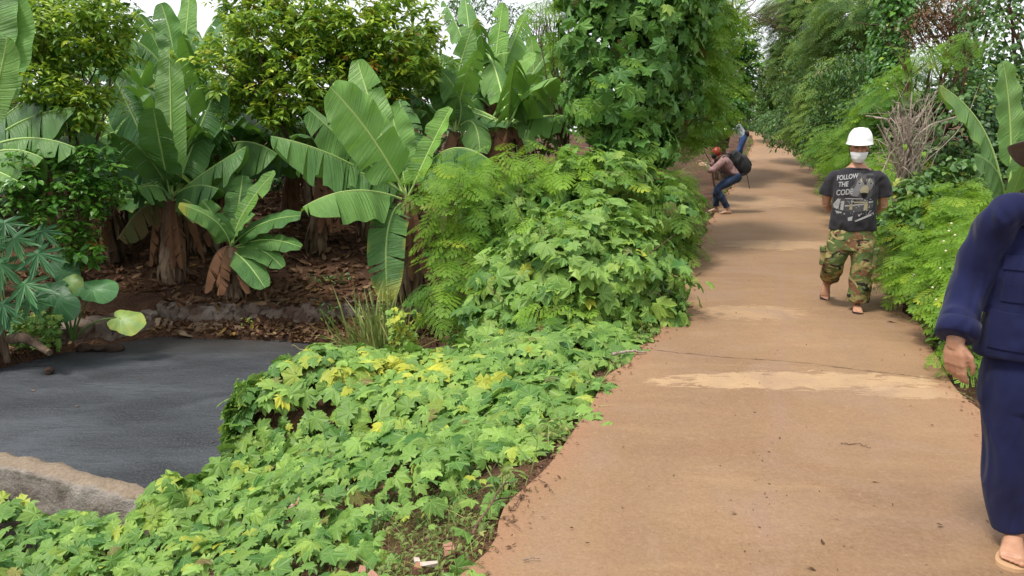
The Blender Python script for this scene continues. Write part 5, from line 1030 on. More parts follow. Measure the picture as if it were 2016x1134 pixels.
for i in range(9):
    s = P(rg.uniform(715, 800), 700, 8.3); s[2] = -1.; t2 = s + np.array((rg.normal(0, .08), 0, rg.uniform(.7, 1.0))); tube(A, [s, (s+t2)/2, t2], .003, 4, m=1); kk = 12
    pq = s + (t2-s)*rg.uniform(.6, 1, kk)[:, None] + rnd(rg, kk, .02); A.bake(TS, pq, frames(rnd(rg, kk)+np.array((0, -.5, .5)), rnd(rg, kk)), .05, cols(rg, kk, .9, .2, .5))
A.build('seed_stalks', [M['grass'], M['stem_g']], e)
small('bright yellow green leafy stalks rising out of the pond behind the creeper hump', 'marsh_plant', 'marsh plant', box_fn(765, 820, 610, 690, 8.0, .15), 90, TV, .065, 'vine', .95, 76, (0, 0, -.2), .8, .6, .7)
# rotten stump in the pond
sp = P(545, 712, 8.0); sp = np.array((sp[0], sp[1], -1.0)); e = empty('rotten_stump', sp, 0, 'small dark rotten stump standing in the pond just beyond the creeper', 'stump'); A = Acc()
tube(A, [sp + np.array((0, 0, -.1)), sp + np.array((.0, 0, .08)), sp + np.array((.01, 0, .17)), sp + np.array((.02, 0, .19))], [.075, .065, .07, .03], 10); tube(A, [sp + np.array((-.05, 0, -.05)), sp + np.array((-.06, 0, .08))], [.04, .02], 6)
A.build('stump', mat('rotten_wood', (.035, .025, .02), .95, .1), e, smooth=True)
# log and rocks at the left bank
A = Acc(); tube(A, [P(20, 668, 8.35), P(45, 664, 8.3), P(62, 672, 8.2), P(98, 695, 8.0)], [.06, .065, .05, .035], 9); o = A.build('fallen_log', M['bark'], smooth=True); tag(o, 'short pale fallen log on the litter at the left bank of the pond', 'log')
def rock(label, c, s, seed, group=None):
    A = Acc(); ellip(A, (0, 0, 0), (1, 1, 1), 16, 10); v = A.v[0]; v *= (1 + .22*wob(v, 1.8, seed) + .08*wob(v, 5, seed))[:, None]; v *= np.array(s); v += c; o = A.build('rock', sm, smooth=True); tag(o, label, 'rock', group)
rr = [((165, 665), (.1, .07, .06), 'dark rock half in the water below the elephant ear'), ((220, 650), (.12, .08, .07), 'dark rock at the water edge left of the yellowing leaf'), ((235, 668), (.06, .05, .04), 'small dark stone at the water edge below the yellowing leaf'), ((195, 680), (.11, .07, .04), 'flat dark rock at the waterline'), ((92, 690), (.05, .05, .05), 'small pale rock beside the fallen log')]
for i, ((px, py), s, lab) in enumerate(rr):
    c = P(px, py, 9.05 if i < 4 else 8.1); c[2] = -.96; rock(lab, c, s, i)
# dead hanging leaves on the wall
for i, (px, py, Y, lab) in enumerate([(318, 640, 9.95, 'bundle of dead banana sheaths leaning on the wall below the skirted banana'), (400, 650, 9.9, 'bundle of dead banana leaves hanging over the stone wall')]):
    rg = np.random.default_rng(300+i); A = Acc(); c = P(px, py, Y)
    for j in range(40):
        s = c + np.array((rg.normal(0, .18), rg.normal(0, .08), rg.uniform(-.05, .12))); t2 = s + np.array((rg.normal(0, .12), rg.normal(-.05, .05), -rg.uniform(.15, .4))); w = rg.uniform(.015, .05); t2[2] = max(t2[2], -.97); d = np.array((w, rg.normal(0, .015), 0))
        m1 = (s+t2)/2 + np.array((0, -.04, 0)); A.add([s-d, s+d, m1-d, m1+d, t2-d*.6, t2+d*.6], [(0, 1, 3, 2), (2, 3, 5, 4)], 0, (rg.random(), 0, rg.random()*.5))
    o = A.build('dead_leaf_bundle', M['skirt']); tag(o, lab, 'dead leaves', kind='stuff')
# ---------------------------------------------------------------- people
def remesh(acc, name, m, parent, voxel=.008, smooth=3, disp=None):
    "fuse overlapping closed pieces into one continuous skin"
    me = acc.mesh(name, m); 
    me.transform(parent.matrix_basis.inverted())
    o = bpy.data.objects.new(name, me); COL.objects.link(o)
    r = o.modifiers.new('r', 'REMESH'); r.mode = 'VOXEL'; r.voxel_size = voxel
    s = o.modifiers.new('s', 'SMOOTH'); s.factor = .5; s.iterations = smooth
    dg = bpy.context.evaluated_depsgraph_get(); me2 = bpy.data.meshes.new_from_object(o.evaluated_get(dg)); o.modifiers.clear(); o.data = me2; me2.name = name
    n = len(me2.vertices); co = np.empty(n*3, np.float32); me2.vertices.foreach_get('co', co); co = co.reshape(-1, 3).astype(float)
    if disp is not None:
        nn = np.empty(n*3, np.float32); me2.vertices.foreach_get('normal', nn); co = co + nn.reshape(-1, 3)*disp(co)[:, None]; me2.vertices.foreach_set('co', co.astype(np.float32).ravel())
    me2.polygons.foreach_set('use_smooth', np.ones(len(me2.polygons), bool)); me2.materials.clear(); me2.materials.append(m); me2.update()
    bpy.context.view_layer.update(); o.parent = parent
    return o
def loft(acc, rings, n=28, pw=2.4):
    "closed body from rings (centre, half width vector, half depth vector)"
    v = []; th = np.arange(n)*2*PI/n; cs, sn = np.cos(th), np.sin(th); cx = np.sign(cs)*np.abs(cs)**(2/pw); sx = np.sign(sn)*np.abs(sn)**(2/pw)
    for c, a, b in rings: v.append(np.asarray(c) + cx[:, None]*np.asarray(a) + sx[:, None]*np.asarray(b))
    k = len(rings); f = [(i*n+j, i*n+(j+1) % n, (i+1)*n+(j+1) % n, (i+1)*n+j) for i in range(k-1) for j in range(n)]
    V = np.concatenate(v); acc.add(V, f + [tuple(range(n))[::-1], tuple(range((k-1)*n, k*n))])
def ztorso(acc, rows, cx=0, cy=0):
    "rows of (z, half width, half depth, x offset, y offset)"
    q = spline([list(r) + [0]*(5-len(r)) for r in rows], len(rows)*3)
    loft(acc, [((cx+r[3], cy+r[4], r[0]), (r[1], 0, 0), (0, r[2], 0)) for r in q])
def hand(acc, wr, d, out, th, curl=.5, s=1.0):
    "wr wrist, d towards the fingers, out = back of the hand, th = side the thumb is on"
    d, out, th = (nrm(np.asarray(q, float)[None])[0] for q in (d, out, th)); wr = np.asarray(wr, float)
    kn = wr + d*.085*s
    for j, off in enumerate((-.028, -.010, .010, .028)):
        tube(acc, [wr + th*off*.55*s, wr + d*.045*s + th*off*.9*s + out*.004*s, kn + th*off*s + out*.002*s], [.015*s, .0155*s, .0125*s], 10)
    for j, (off, L) in enumerate(((-.030, .062), (-.010, .076), (.010, .082), (.030, .074))):
        p = kn + th*off*s; pts = [p - d*.012*s, p]; a = curl*(.35 + .08*(3-j)); dd = d
        for q, sl in enumerate((.42, .32, .26)):
            ang = a*(1.0 + .5*q) if q else a; cur = ang + (0 if q == 0 else cur_); cur_ = cur
            dd = d*math.cos(cur) - out*math.sin(cur); p = p + dd*L*sl*s; pts.append(p)
        tube(acc, pts, np.array((.0105, .0108, .0100, .0090, .0065))*s, 8); ellip(acc, pts[-1], (.0068*s,)*3, 8, 6)
    b = wr + d*.022*s + th*.026*s; m1 = b + th*.022*s + d*.026*s - out*.010*s; m2 = m1 + d*.034*s + th*.004*s - out*.010*s; e = m2 + d*.026*s - th*.004*s - out*.006*s
    tube(acc, [b - d*.01*s, b, m1, m2, e], np.array((.014, .0155, .0125, .0108, .008))*s, 9); ellip(acc, e, (.0085*s,)*3, 8, 6)
def foot(acc, ank, d, up=(0, 0, 1), L=.24, s=1.0):
    "bare foot: ank ankle, d towards the toes along the sole"
    d = nrm(np.asarray(d, float)[None])[0]; up = np.asarray(up, float); up = nrm((up - d*np.dot(up, d))[None])[0]; sd = np.cross(d, up); a = np.asarray(ank, float); sole = a - up*.075
    tube(acc, [a + up*.06, a, a - up*.03 - d*.015], [.036, .038, .036], 10)
    R = lambda c, w, h: (c, sd*w, up*h)
    loft(acc, [R(sole - d*.055 + up*.028, .022, .02), R(sole - d*.035 + up*.030, .032, .03), R(sole + d*.02 + up*.038, .034, .038), R(sole + d*.07 + up*.032, .038, .030), R(sole + d*.11 + up*.022, .044, .021), R(sole + d*.135 + up*.016, .044, .014)], 18, 2.2)
    for j, (o, l, r) in enumerate(((-.032, .05, .0125), (-.013, .046, .009), (.002, .04, .0085), (.017, .033, .008), (.031, .026, .0078))):
        b = sole + d*.125 + sd*o*FS + up*.013; tube(acc, [b - d*.012, b, b + d*l*.75], [r*.95, r, r*.9], 8); ellip(acc, b + d*l*.78, (r, r, r*.9), 8, 6)
FS = 1
def head(acc, c, yaw=0., tilt=0., s=1.0):
    "face looks along -y before turning"
    R = (Matrix.Rotation(yaw, 3, 'Z') @ Matrix.Rotation(tilt, 3, 'X')); R = np.array(R); c = np.asarray(c, float)
    def E(o, r, nu=18, nv=12): ellip(acc, c + R @ (np.array(o)*s), np.array(r)*s, nu, nv, R=R)
    E((0, .015, .03), (.074, .092, .088)); E((0, -.008, -.035), (.060, .075, .075)); E((0, -.028, -.082), (.036, .040, .030)); E((0, -.060, .022), (.052, .022, .018))
    E((0, -.092, -.012), (.011, .016, .024)); E((0, -.102, -.027), (.015, .013, .011)); E((-.034, -.066, -.022), (.022, .02, .018)); E((.034, -.066, -.022), (.022, .02, .018))
    E((0, -.085, -.056), (.022, .011, .008)); E((-.076, .01, -.005), (.010, .018, .030)); E((.076, .01, -.005), (.010, .018, .030))
    return R
def skin_mat(name, base, dark):
    m = mat(name, base, .5, .4); t = NT(m); t.set(t.b.inputs['Base Color'], t.mix(t.mr(t.noise(25, 4), .35, .7), base, dark)); t.bump(t.noise(160, 3), .0015, .6); t.b.inputs['Subsurface Weight'].default_value = .06; t.b.inputs['Subsurface Scale'].default_value = .02; return m
SK = skin_mat('skin', (.46, .25, .155), (.37, .18, .11)); SK2 = skin_mat('skin_light', (.52, .33, .23), (.44, .25, .17))
def cloth(name, a, b, scale=6, weave=900, rough=.85):
    m = mat(name, a, rough, .2); t = NT(m); n = t.noise(scale, 4); t.set(t.b.inputs['Base Color'], t.mix(t.mr(n, .3, .7), a, b)); 
    fo = t.math('ADD', t.noise(5., 1, t.mapping(t.obj(), (1.6, 1, .55), rot=(0, .5, 0)), 1.4), t.math('MULTIPLY', t.noise(11, 1, t.mapping(t.obj(), (1, 1, .6), rot=(0, -.6, 0)), .6), .22)); t.bump(t.math('ADD', fo, t.math('MULTIPLY', t.noise(weave, 2), .015)), .06, .8); t.b.inputs['Sheen Weight'].default_value = .08; return m
def eyes(e, c, R, s=1.0):
    for sx in (-1, 1):
        A = Acc(); ellip(A, c + R @ (np.array((sx*.031, -.083, .004))*s), np.array((.014, .006, .006))*s, 10, 6, R=R); A.build('eye', mat('eye_dark', (.03, .02, .015), .25), e, smooth=True)

# --- man in white helmet, walking towards the viewer with his hands behind his back
rz = -.42; org = np.array((3.24, 7.02, 0.)); e = empty('person', org, rz, 'man in white helmet, face mask, black T-shirt and camouflage trousers walking down the road', 'person')
RM = np.array(Matrix.Rotation(rz, 3, 'Z'))
class LAcc(Acc):
    "gathers in the figure's own frame and hands over world positions"
    def __init__(s, R, o): super().__init__(); s.R = R; s.o = o
    def mesh(s, *a, **k):
        s.v = [v @ s.R.T + s.o for v in s.v]; return super().mesh(*a, **k)
def LA(): return LAcc(RM, org)
A = LA()
ztorso(A, [(.72, .12, .09), (.85, .14, .10), (1.0, .14, .10), (1.2, .17, .10), (1.32, .17, .09), (1.38, .09, .07), (1.42, .056, .058)], 0, .02)
tube(A, [(0, .03, 1.34), (0, .015, 1.42), (0, .01, 1.50)], [.060, .052, .052], 14); Rh = head(A, (0, -.005, 1.545), .05, .10, 1.0)
for sx in (-1, 1):
    tube(A, spline([(sx*.17, .03, 1.30), (sx*.225, .04, 1.20), (sx*.25, .09, 1.03)], 8), np.linspace(.055, .042, 8), 12)
    tube(A, spline([(sx*.25, .09, 1.03), (sx*.19, .16, .95), (sx*.05, .21, .90)], 8), np.linspace(.042, .027, 8), 12)
    hand(A, (sx*.05, .21, .90), (-sx, .12, -.35), (0, 1, 0), (0, 0, 1), .6)
    tube(A, [(sx*.09, .02, .78), (sx*.11, 0, .62), (sx*.12, .0, .47)] if sx > 0 else [(-.09, .02, .78), (-.12, -.0, .62), (-.14, .02, .48)], [.085, .075, .055], 12)
tube(A, [(.12, 0, .47), (.11, .0, .3), (.10, .02, .09)], [.055, .052, .036], 12); foot(A, (.10, .02, .085), (.10, -1, 0))
tube(A, [(-.14, .02, .48), (-.16, .2, .34), (-.185, .38, .21)], [.055, .052, .036], 12); foot(A, (-.185, .38, .20), (-.06, -.42, -.9), (0, -.9, .42))
remesh(A, 'body', SK, e, .0048, 2)
tee = cloth('black_cotton', (.018, .017, .021), (.032, .030, .036), 5)
A = LA()
ztorso(A, [(.785, .208, .130, 0, .01), (.81, .209, .133, 0, .01), (.92, .200, .130), (1.05, .195, .130), (1.18, .200, .132), (1.27, .205, .122, 0, .01), (1.32, .185, .10, 0, .02), (1.358, .13, .088, 0, .025), (1.378, .084, .078, 0, .022)])
for sx in (-1, 1): (ellip(A, (sx*.175, .025, 1.285), (.075, .085, .06), 16, 10), tube(A, spline([(sx*.15, .02, 1.29), (sx*.20, .03, 1.255), (sx*.235, .045, 1.17), (sx*.245, .055, 1.11)], 8), np.linspace(.072, .076, 8), 18))
def fold(c): z = c[:, 2]; x = c[:, 0]; return .006*np.sin(26*z + 14*x + 2*np.sin(9*x))*sstep(1.0, .8, z) + .004*wob(c, 11, 2) + .003*wob(c, 26, 4)
shirt = remesh(A, 't_shirt', tee, e, .008, 4, fold)
# neckline rib
A = LA(); th = np.linspace(0, 2*PI, 30); tube(A, np.stack([.082*np.cos(th), .02 - .085*np.sin(th), 1.376 - .014*np.sin(th)], 1), .006, 6, cap=False); A.build('collar', tee, e, smooth=True)
# the print: lettering, wolf face, engine-like picture, laid on the cloth
bvh = BVHTree.FromPolygons([v.co[:] for v in shirt.data.vertices], [p.vertices[:] for p in shirt.data.polygons])
def onshirt(x, z, off=.0025):
    h = bvh.ray_cast(Vector((x, -1, z)), Vector((0, 1, 0))); return (x, (h[0].y if h[0] is not None else -.12) - off, z)
def printed(name, polys, m, off=.0025):
    bm = bmesh.new()
    for pl in polys:
        vs = [bm.verts.new((x, 0, z)) for x, z in pl]
        try: bm.faces.new(vs)
        except ValueError: pass
    bmesh.ops.triangulate(bm, faces=bm.faces[:])
    for _ in range(2): bmesh.ops.subdivide_edges(bm, edges=[q for q in bm.edges if q.calc_length() > .02], cuts=1)
    for v in bm.verts: v.co = onshirt(v.co.x, v.co.z, off)
    bmesh.ops.triangulate(bm, faces=bm.faces[:]); bmesh.ops.recalc_face_normals(bm, faces=bm.faces[:])
    me = bpy.data.meshes.new(name); bm.to_mesh(me); bm.free(); me.materials.append(m); o = bpy.data.objects.new(name, me); COL.objects.link(o); o.parent = e; return o
def uvpx(px, py): return ((px-1665)/206*.97, 1.385 - (py-333)/206*.985)      # place on the shirt front
def zz(pts): return [uvpx(1620 + a*90/850, 330 + b*120/1134) for a, b in pts]
ink = lambda n, c: mat(n, c, .8, .2)
iw, ig, id_, it, ib = ink('ink_white', (.30, .30, .30)), ink('ink_grey', (.15, .15, .155)), ink('ink_dark', (.06, .06, .062)), ink('ink_tan', (.27, .24, .15)), ink('ink_black', (.008, .008, .008))
printed('wolf_head', [zz([(425, 190), (470, 130), (520, 165), (600, 150), (650, 140), (715, 130), (730, 240), (745, 400), (700, 560), (640, 620), (540, 600), (450, 570), (340, 560), (280, 500), (330, 400), (400, 330)])], id_, .002)
printed('wolf_fur', [zz([(440, 290), (500, 240), (560, 330), (540, 460), (440, 500), (400, 420)]), zz([(600, 300), (660, 230), (720, 300), (700, 420), (640, 470), (600, 420)]), zz([(330, 480), (420, 400), (500, 500), (460, 570), (360, 560)])], ig, .0032)
printed('wolf_muzzle', [zz([(520, 400), (560, 360), (610, 360), (650, 420), (640, 500), (570, 490), (510, 500), (490, 450)]), zz([(450, 330), (500, 330), (510, 350), (460, 360)]), zz([(640, 320), (700, 310), (705, 335), (650, 345)]), zz([(480, 250), (510, 240), (530, 300), (500, 310)]), zz([(620, 250), (650, 230), (650, 290), (615, 300)])], it, .0044)
printed('wolf_nose', [zz([(515, 510), (560, 498), (620, 505), (630, 550), (590, 600), (540, 580)]), zz([(460, 325), (490, 322), (492, 342), (465, 345)]), zz([(655, 318), (685, 314), (685, 334), (660, 338)])], ib, .0056)
printed('truck_body', [zz([(180, 600), (560, 590), (660, 650), (740, 640), (745, 760), (650, 830), (400, 850), (170, 830)])], id_, .002)
printed('truck_light_parts', [zz([(60, 720), (130, 620), (180, 620), (155, 810), (70, 790)]), zz([(190, 660), (250, 655), (240, 830), (190, 820)]), zz([(260, 735), (600, 690), (600, 712), (265, 760)]), zz([(360, 640), (410, 650), (400, 675), (360, 665)]), zz([(660, 650), (735, 645), (735, 670), (665, 680)]), zz([(450, 1010), (760, 850), (770, 890), (470, 1035)]), zz([(100, 840), (220, 860), (210, 885), (130, 880)]), zz([(330, 960), (415, 930), (405, 1010), (340, 1020)]), zz([(260, 600), (560, 600), (560, 614), (262, 616)]), zz([(500, 895), (530, 890), (535, 925), (510, 930)])], iw, .0032)
printed('truck_tan_parts', [zz([(345, 705), (395, 700), (395, 810), (345, 812)]), zz([(590, 690), (650, 680), (650, 800), (585, 820)]), zz([(410, 660), (640, 655), (640, 680), (410, 690)])], it, .0044)
rgp = np.random.default_rng(12); sp = []
for i in range(70):
    a_, b_ = rgp.uniform(110, 740), rgp.uniform(600, 900); w_, h_ = rgp.uniform(6, 30), rgp.uniform(6, 22); sp.append(zz([(a_, b_), (a_+w_, b_-h_*.3), (a_+w_*.8, b_+h_), (a_+w_*.1, b_+h_*.8)]))
for i in range(26):
    a_ = rgp.uniform(430, 700); b_ = rgp.uniform(200, 480); sp.append(zz([(a_, b_), (a_+8, b_), (a_+rgp.uniform(-14, 14), b_+rgp.uniform(25, 50))]))
printed('print_texture', sp, mat('ink_mid', (.24, .24, .235), .8, .2), .0066)
for txt, a, b, sz, rot in (('FOLLOW', 85, 285, .044, .16), ('THE', 120, 400, .046, .10), ('CODE', 95, 560, .052, .14)):
    cu = bpy.data.curves.new('lettering', 'FONT'); cu.body = txt; cu.size = sz; cu.shear = .2; cu.offset = .0012; to = bpy.data.objects.new('lettering', cu); COL.objects.link(to); bpy.context.view_layer.update()
    me = bpy.data.meshes.new_from_object(to.evaluated_get(bpy.context.evaluated_depsgraph_get())); bpy.data.objects.remove(to); x0, z0 = zz([(a, b)])[0]
    bm = bmesh.new(); bm.from_mesh(me); bmesh.ops.triangulate(bm, faces=bm.faces[:]); bmesh.ops.subdivide_edges(bm, edges=[q for q in bm.edges if q.calc_length() > .015], cuts=1)
    for v in bm.verts: x, y = v.co.x, v.co.y; y *= 1.35; v.co = onshirt(x0 + x*math.cos(rot) - y*math.sin(rot), z0 + x*math.sin(rot) + y*math.cos(rot), .005)
    bm.to_mesh(me); bm.free(); me.name = 'lettering'; me.materials.append(iw); o = bpy.data.objects.new('lettering', me); COL.objects.link(o); o.parent = e
camo = mat('camouflage_cloth', rough=.9, spec=.15); t = NT(camo); ob = t.obj()
mp = t.mapping(ob, (1, 1, 1.4)); c = t.mix(t.mr(t.noise(7, 2, mp, 1.2), .48, .50), (.25, .21, .085), (.085, .12, .04)); c = t.mix(t.mr(t.noise(8, 2, t.mapping(ob, (1, 1, 1.3), (5, 3, 1)), 1.4), .54, .56), c, (.16, .085, .045)); c = t.mix(t.mr(t.noise(8, 2, t.mapping(ob, (1, 1, 1.5), (9, 1, 4)), 1.6), .59, .61), c, (.022, .022, .018)); c = t.mix(t.mr(t.noise(6, 2, t.mapping(ob, (1, 1, 1.2), (2, 7, 8)), 1.2), .60, .62), c, (.33, .28, .13))
t.set(t.b.inputs['Base Color'], c); t.bump(t.math('ADD', t.noise(8, 3, t.mapping(ob, (1.4, 1, .8), rot=(0, .6, 0)), 1.2), t.math('MULTIPLY', t.noise(700, 2), .02)), .03, .7)
A = LA()
ztorso(A, [(.60, .185, .125, 0, .01), (.68, .20, .13, 0, .01), (.80, .185, .12, 0, .01), (.86, .17, .11, 0, .01)])
q1 = spline([(.085, .01, .72), (.11, -.01, .56), (.115, -.015, .42), (.112, .0, .25), (.11, .01, .10)], 14); q2 = spline([(-.085, .01, .72), (-.115, 0, .58), (-.135, .01, .46), (-.145, .12, .36), (-.16, .24, .275)], 14)
rr1 = np.interp(np.linspace(0, 1, 14), [0, .3, .6, 1], [.115, .105, .098, .105]); rr2 = np.interp(np.linspace(0, 1, 14), [0, .3, .6, 1], [.115, .108, .098, .09])
tube(A, q1, rr1, 20); tube(A, q2, rr2, 20)
def fold2(c): z = c[:, 2]; return .004*np.sin(34*z + 9*c[:, 0] + 2.5*np.sin(17*c[:, 0]+5*z)) * sstep(.8, .6, z) + .005*wob(c, 12, 3) + .003*wob(c, 30, 5)
remesh(A, 'trousers', camo, e, .008, 3, fold2)
for sx, cx, cy, cz in ((-1, -.232, .01, .52), (1, .215, .0, .53)):
    A = LA(); loft(A, [((cx, cy, cz-.085+.17*q), (.028*(1 if q < .9 else .7), 0, 0), (0, .075, 0)) for q in (0, .08, .5, .8, .9, 1)], 16, 4); loft(A, [((cx+sx*.008, cy, cz+.045+.05*q), (.030, 0, 0), (0, .08, 0)) for q in (0, .5, 1)], 16, 4); remesh(A, 'cargo_pocket', camo, e, .007, 3, lambda c: .004*wob(c, 20, 1))
# flip-flops
sole_m = mat('sandal_rubber', (.035, .02, .018), .7)
def sandal(e, LAf, ank, d, up, m, L=.26, strapm=None, w=.045):
    d = nrm(np.asarray(d, float)[None])[0]; up = np.asarray(up, float); up = nrm((up-d*np.dot(up, d))[None])[0]; sd = np.cross(d, up); so = np.asarray(ank, float) - up*.078
    A = LAf(); rows = []
    for u_, hw in spline([(-.070, .010, 0), (-.064, .022, 0), (-.05, .034, 0), (-.01, .038, 0), (.04, .037, 0), (.10, w+.001, 0), (.14, w+.003, 0), (.165, w-.002, 0), (.182, w*.62, 0), (.190, .012, 0)], 30)[:, :2]: rows.append((so + d*u_, sd*hw, None))
    n = len(rows); top = [[r[0]+r[1]*k for k in (-1, 0, 1)] for r in rows]; v = [p for r in top for p in r] + [p - up*.016 for r in top for p in r]; f = []
    for i in range(n-1):
        for j in range(2): a_ = i*3+j; f.append((a_, a_+3, a_+4, a_+1)); f.append((a_+3*n, a_+1+3*n, a_+4+3*n, a_+3+3*n))
        for j in (0, 2): a_ = i*3+j; f.append((a_, a_+3, a_+3+3*n, a_+3*n))
    f += [(0, 1, 1+3*n, 3*n), (1, 2, 2+3*n, 1+3*n), (3*n-3, 3*n-2, 6*n-2, 6*n-3), (3*n-2, 3*n-1, 6*n-1, 6*n-2)]
    A.add(v, f); s_ = A.build('sandal', m, e)
    A = LAf(); pt = so + d*.115 - sd*.008
    for k in (-1, 1): tube(A, spline([so + d*.02 + sd*k*.041, so + d*.06 + sd*k*.038 + up*.076, so + d*.095 + sd*k*.014 + up*.060, pt + d*.014 + up*.014], 10), .010, 6, flat=1.0)
    A.build('strap', strapm or m, s_, smooth=True)
def reparent_sub(): pass
sandal(e, LA, (.10, .02, .090), (.10, -1, 0), (0, 0, 1), sole_m); sandal(e, LA, (-.185, .38, .20), (-.06, -.42, -.9), (0, -.9, .42), sole_m)
# helmet, mask, hair
hairm = mat('black_hair', (.012, .010, .009), .6)
hm = mat('white_helmet_plastic', (.86, .86, .85), .28, .5); A = LA(); c0 = np.array((0, .018, 1.608)); Rt = np.array(Matrix.Rotation(.05, 3, 'Z') @ Matrix.Rotation(.06, 3, 'X')); nu = 40; rows = []
for i, ph in enumerate(np.linspace(0, PI/2, 12)):
    a_, h = math.cos(ph), math.sin(ph); rows.append([(.110*a_**.85*math.cos(x)*(1), .132*a_**.85*math.sin(x), .135*h + .006*max(0, math.cos(4*x))*(a_ > .3)) for x in np.arange(nu)*2*PI/nu])
brim = [(.120*math.cos(x), .142*math.sin(x) - (.038*max(0, -math.sin(x))**2), -.012 - .006*max(0, -math.sin(x))) for x in np.arange(nu)*2*PI/nu]; brim2 = [(p[0], p[1], p[2]-.005) for p in brim]; inn = [(p[0]*.94, p[1]*.94, -.004) for p in rows[0]]; dome = [[(q[0]*.94, q[1]*.94, q[2]*.94) for q in r] for r in rows]
V = np.array([inn, brim2, brim] + rows); k = len(V); f = [(i*nu+j, i*nu+(j+1) % nu, (i+1)*nu+(j+1) % nu, (i+1)*nu+j) for i in range(k-1) for j in range(nu)]
A.add(V.reshape(-1, 3)@Rt.T + c0, f + [tuple(range((k-1)*nu, k*nu))]); hel = A.build('helmet', hm, e, smooth=True)
A = LA(); ridge = [(0, .10*math.sin(x)*1.2, .02+.120*math.cos(x)) for x in np.linspace(-1.2, 1.1, 14)]; tube(A, np.array(ridge)@Rt.T + c0, .009, 8); A.build('ridge', hm, hel, smooth=True)
mk = mat('white_mask_fabric', (.72, .73, .75), .85, .2); A = LA(); v = []; nA, nZ = 19, 11; hc = np.array((0, -.005, 1.545))
for j in range(nZ):
    zq = -.021 - .088*j/(nZ-1)
    for i in range(nA):
        a_ = -1.08 + 2.16*i/(nA-1); r = .083 + .019*math.cos(a_)*(1.0 if j < 8 else .6) + .006*math.exp(-(a_/.2)**2)*(j < 6) + .0022*(j % 3 == 0) - .012*(j/(nZ-1))**3; v.append((r*math.sin(a_)*.93*(1-.34*(j/(nZ-1))**2), .008 - r*1.17*math.cos(a_), zq - .012*math.cos(a_)*(j > 6)))
f = [(j*nA+i, j*nA+i+1, (j+1)*nA+i+1, (j+1)*nA+i) for j in range(nZ-1) for i in range(nA-1)]
A.add(np.array(v)@Rh.T*.98 + hc, f); ms = A.build('face_mask', mk, e, smooth=True); so_ = ms.modifiers.new('s', 'SOLIDIFY'); so_.thickness = .002
eyes(e, hc, Rh, 1.0)
for sx in (-1, 1):
    A = LA(); tube(A, spline([hc + Rh @ np.array((sx*.078, -.03, -.03)), hc + Rh @ np.array((sx*.084, -.005, -.01)), hc + Rh @ np.array((sx*.088, .02, .015))], 6), .002, 5); A.build('ear_loop', mk, ms, smooth=True)
    A = LA(); tube(A, spline([hc + Rh @ np.array((sx*.031-.016, -.088, .020)), hc + Rh @ np.array((sx*.031, -.093, .025)), hc + Rh @ np.array((sx*.031+.016, -.088, .020))], 6), .0035, 5); A.build('eyebrow', mat('brow', (.015, .012, .01), .8), e, smooth=True)
    A = LA(); tube(A, spline([hc + Rh @ np.array((sx*.082, .01, .03)), hc + Rh @ np.array((sx*.076, -.02, -.06)), hc + Rh @ np.array((0, -.045, -.115))], 10), .0035, 5); A.build('chin_strap', hairm if 'hairm' in globals() else mk, e, smooth=True)
hairm = mat('black_hair', (.012, .010, .009), .6); A = LA(); ellip(A, (0, .042, 1.575), (.080, .082, .078), 18, 12); A.build('hair', hairm, e, smooth=True)

# --- man in dark blue work clothes, very close at the right edge
org2 = np.array((2.04, 2.75, 0.)); rz2 = -.50; RM2 = np.array(Matrix.Rotation(rz2, 3, 'Z'))
class WAcc(Acc): pass
e2 = empty('person', org2, rz2, 'man in dark blue work clothes and brimmed hat, cut off by the right edge', 'person')
LA2 = lambda: LAcc(RM2, org2)
def W(px, py, Y): return (P(px, py, Y) - org2) @ RM2
sh, el, wr = W(1945, 425, 2.80), W(1909, 560, 2.83), W(1881, 672, 2.72)
A = LA2()
ztorso(A, [(.68, .13, .09), (.85, .15, .10), (1.0, .15, .10), (1.2, .15, .09), (1.27, .12, .08), (1.33, .07, .06), (1.40, .056, .058)], 0, .02)
tube(A, [(0, .03, 1.30), (0, .015, 1.38), (0, .0, 1.46)], [.062, .056, .056], 14); Rh2 = head(A, (0, -.01, 1.495), .0, -.05, .98)
tube(A, spline([W(1950, 450, 2.78), W(1930, 490, 2.80), el], 8), np.linspace(.040, .042, 8), 12); tube(A, spline([el, (el+wr)/2, wr, wr + np.array((.0, 0, -.01))], 8), np.linspace(.043, .027, 8), 12, flat=.85)
hand(A, wr, np.array((.08, -.05, -1))@RM2, np.array((-.80, -.55, 0))@RM2, np.array((.50, -.85, -.05))@RM2, .50, 1.06)
tube(A, spline([(.2, .02, 1.30), (.27, .06, 1.1), (.28, .08, 1.02)], 8), np.linspace(.055, .043, 8), 12); tube(A, spline([(.28, .08, 1.02), (.27, .02, .88), (.26, -.03, .78)], 8), np.linspace(.043, .028, 8), 12); hand(A, (.26, -.03, .78), (0, -.1, -1), (.9, -.3, 0), (-.2, -1, 0), .7)
tube(A, [(-.09, .02, .72), (-.055, -.02, .42), (-.005, -.02, .1)], [.085, .058, .036], 12); foot(A, (-.005, -.03, .095), (-.10, -1, 0))
tube(A, [(.09, .02, .72), (.17, .07, .42), (.20, .12, .10)], [.085, .058, .036], 12); foot(A, (.20, .12, .095), (.0, -1, 0))
remesh(A, 'body', SK, e2, .0045, 1)
nav = cloth('navy_work_cloth', (.0065, .0085, .042), (.011, .0145, .062), 3, 1200)
A = LA2()
ztorso(A, [(.805, .222, .145, 0, .0), (.82, .223, .147), (.90, .215, .142), (1.02, .205, .138), (1.15, .205, .138), (1.24, .212, .128, 0, .01), (1.315, .205, .10, 0, .015), (1.365, .14, .085, 0, .02), (1.395, .078, .072, 0, .015)])
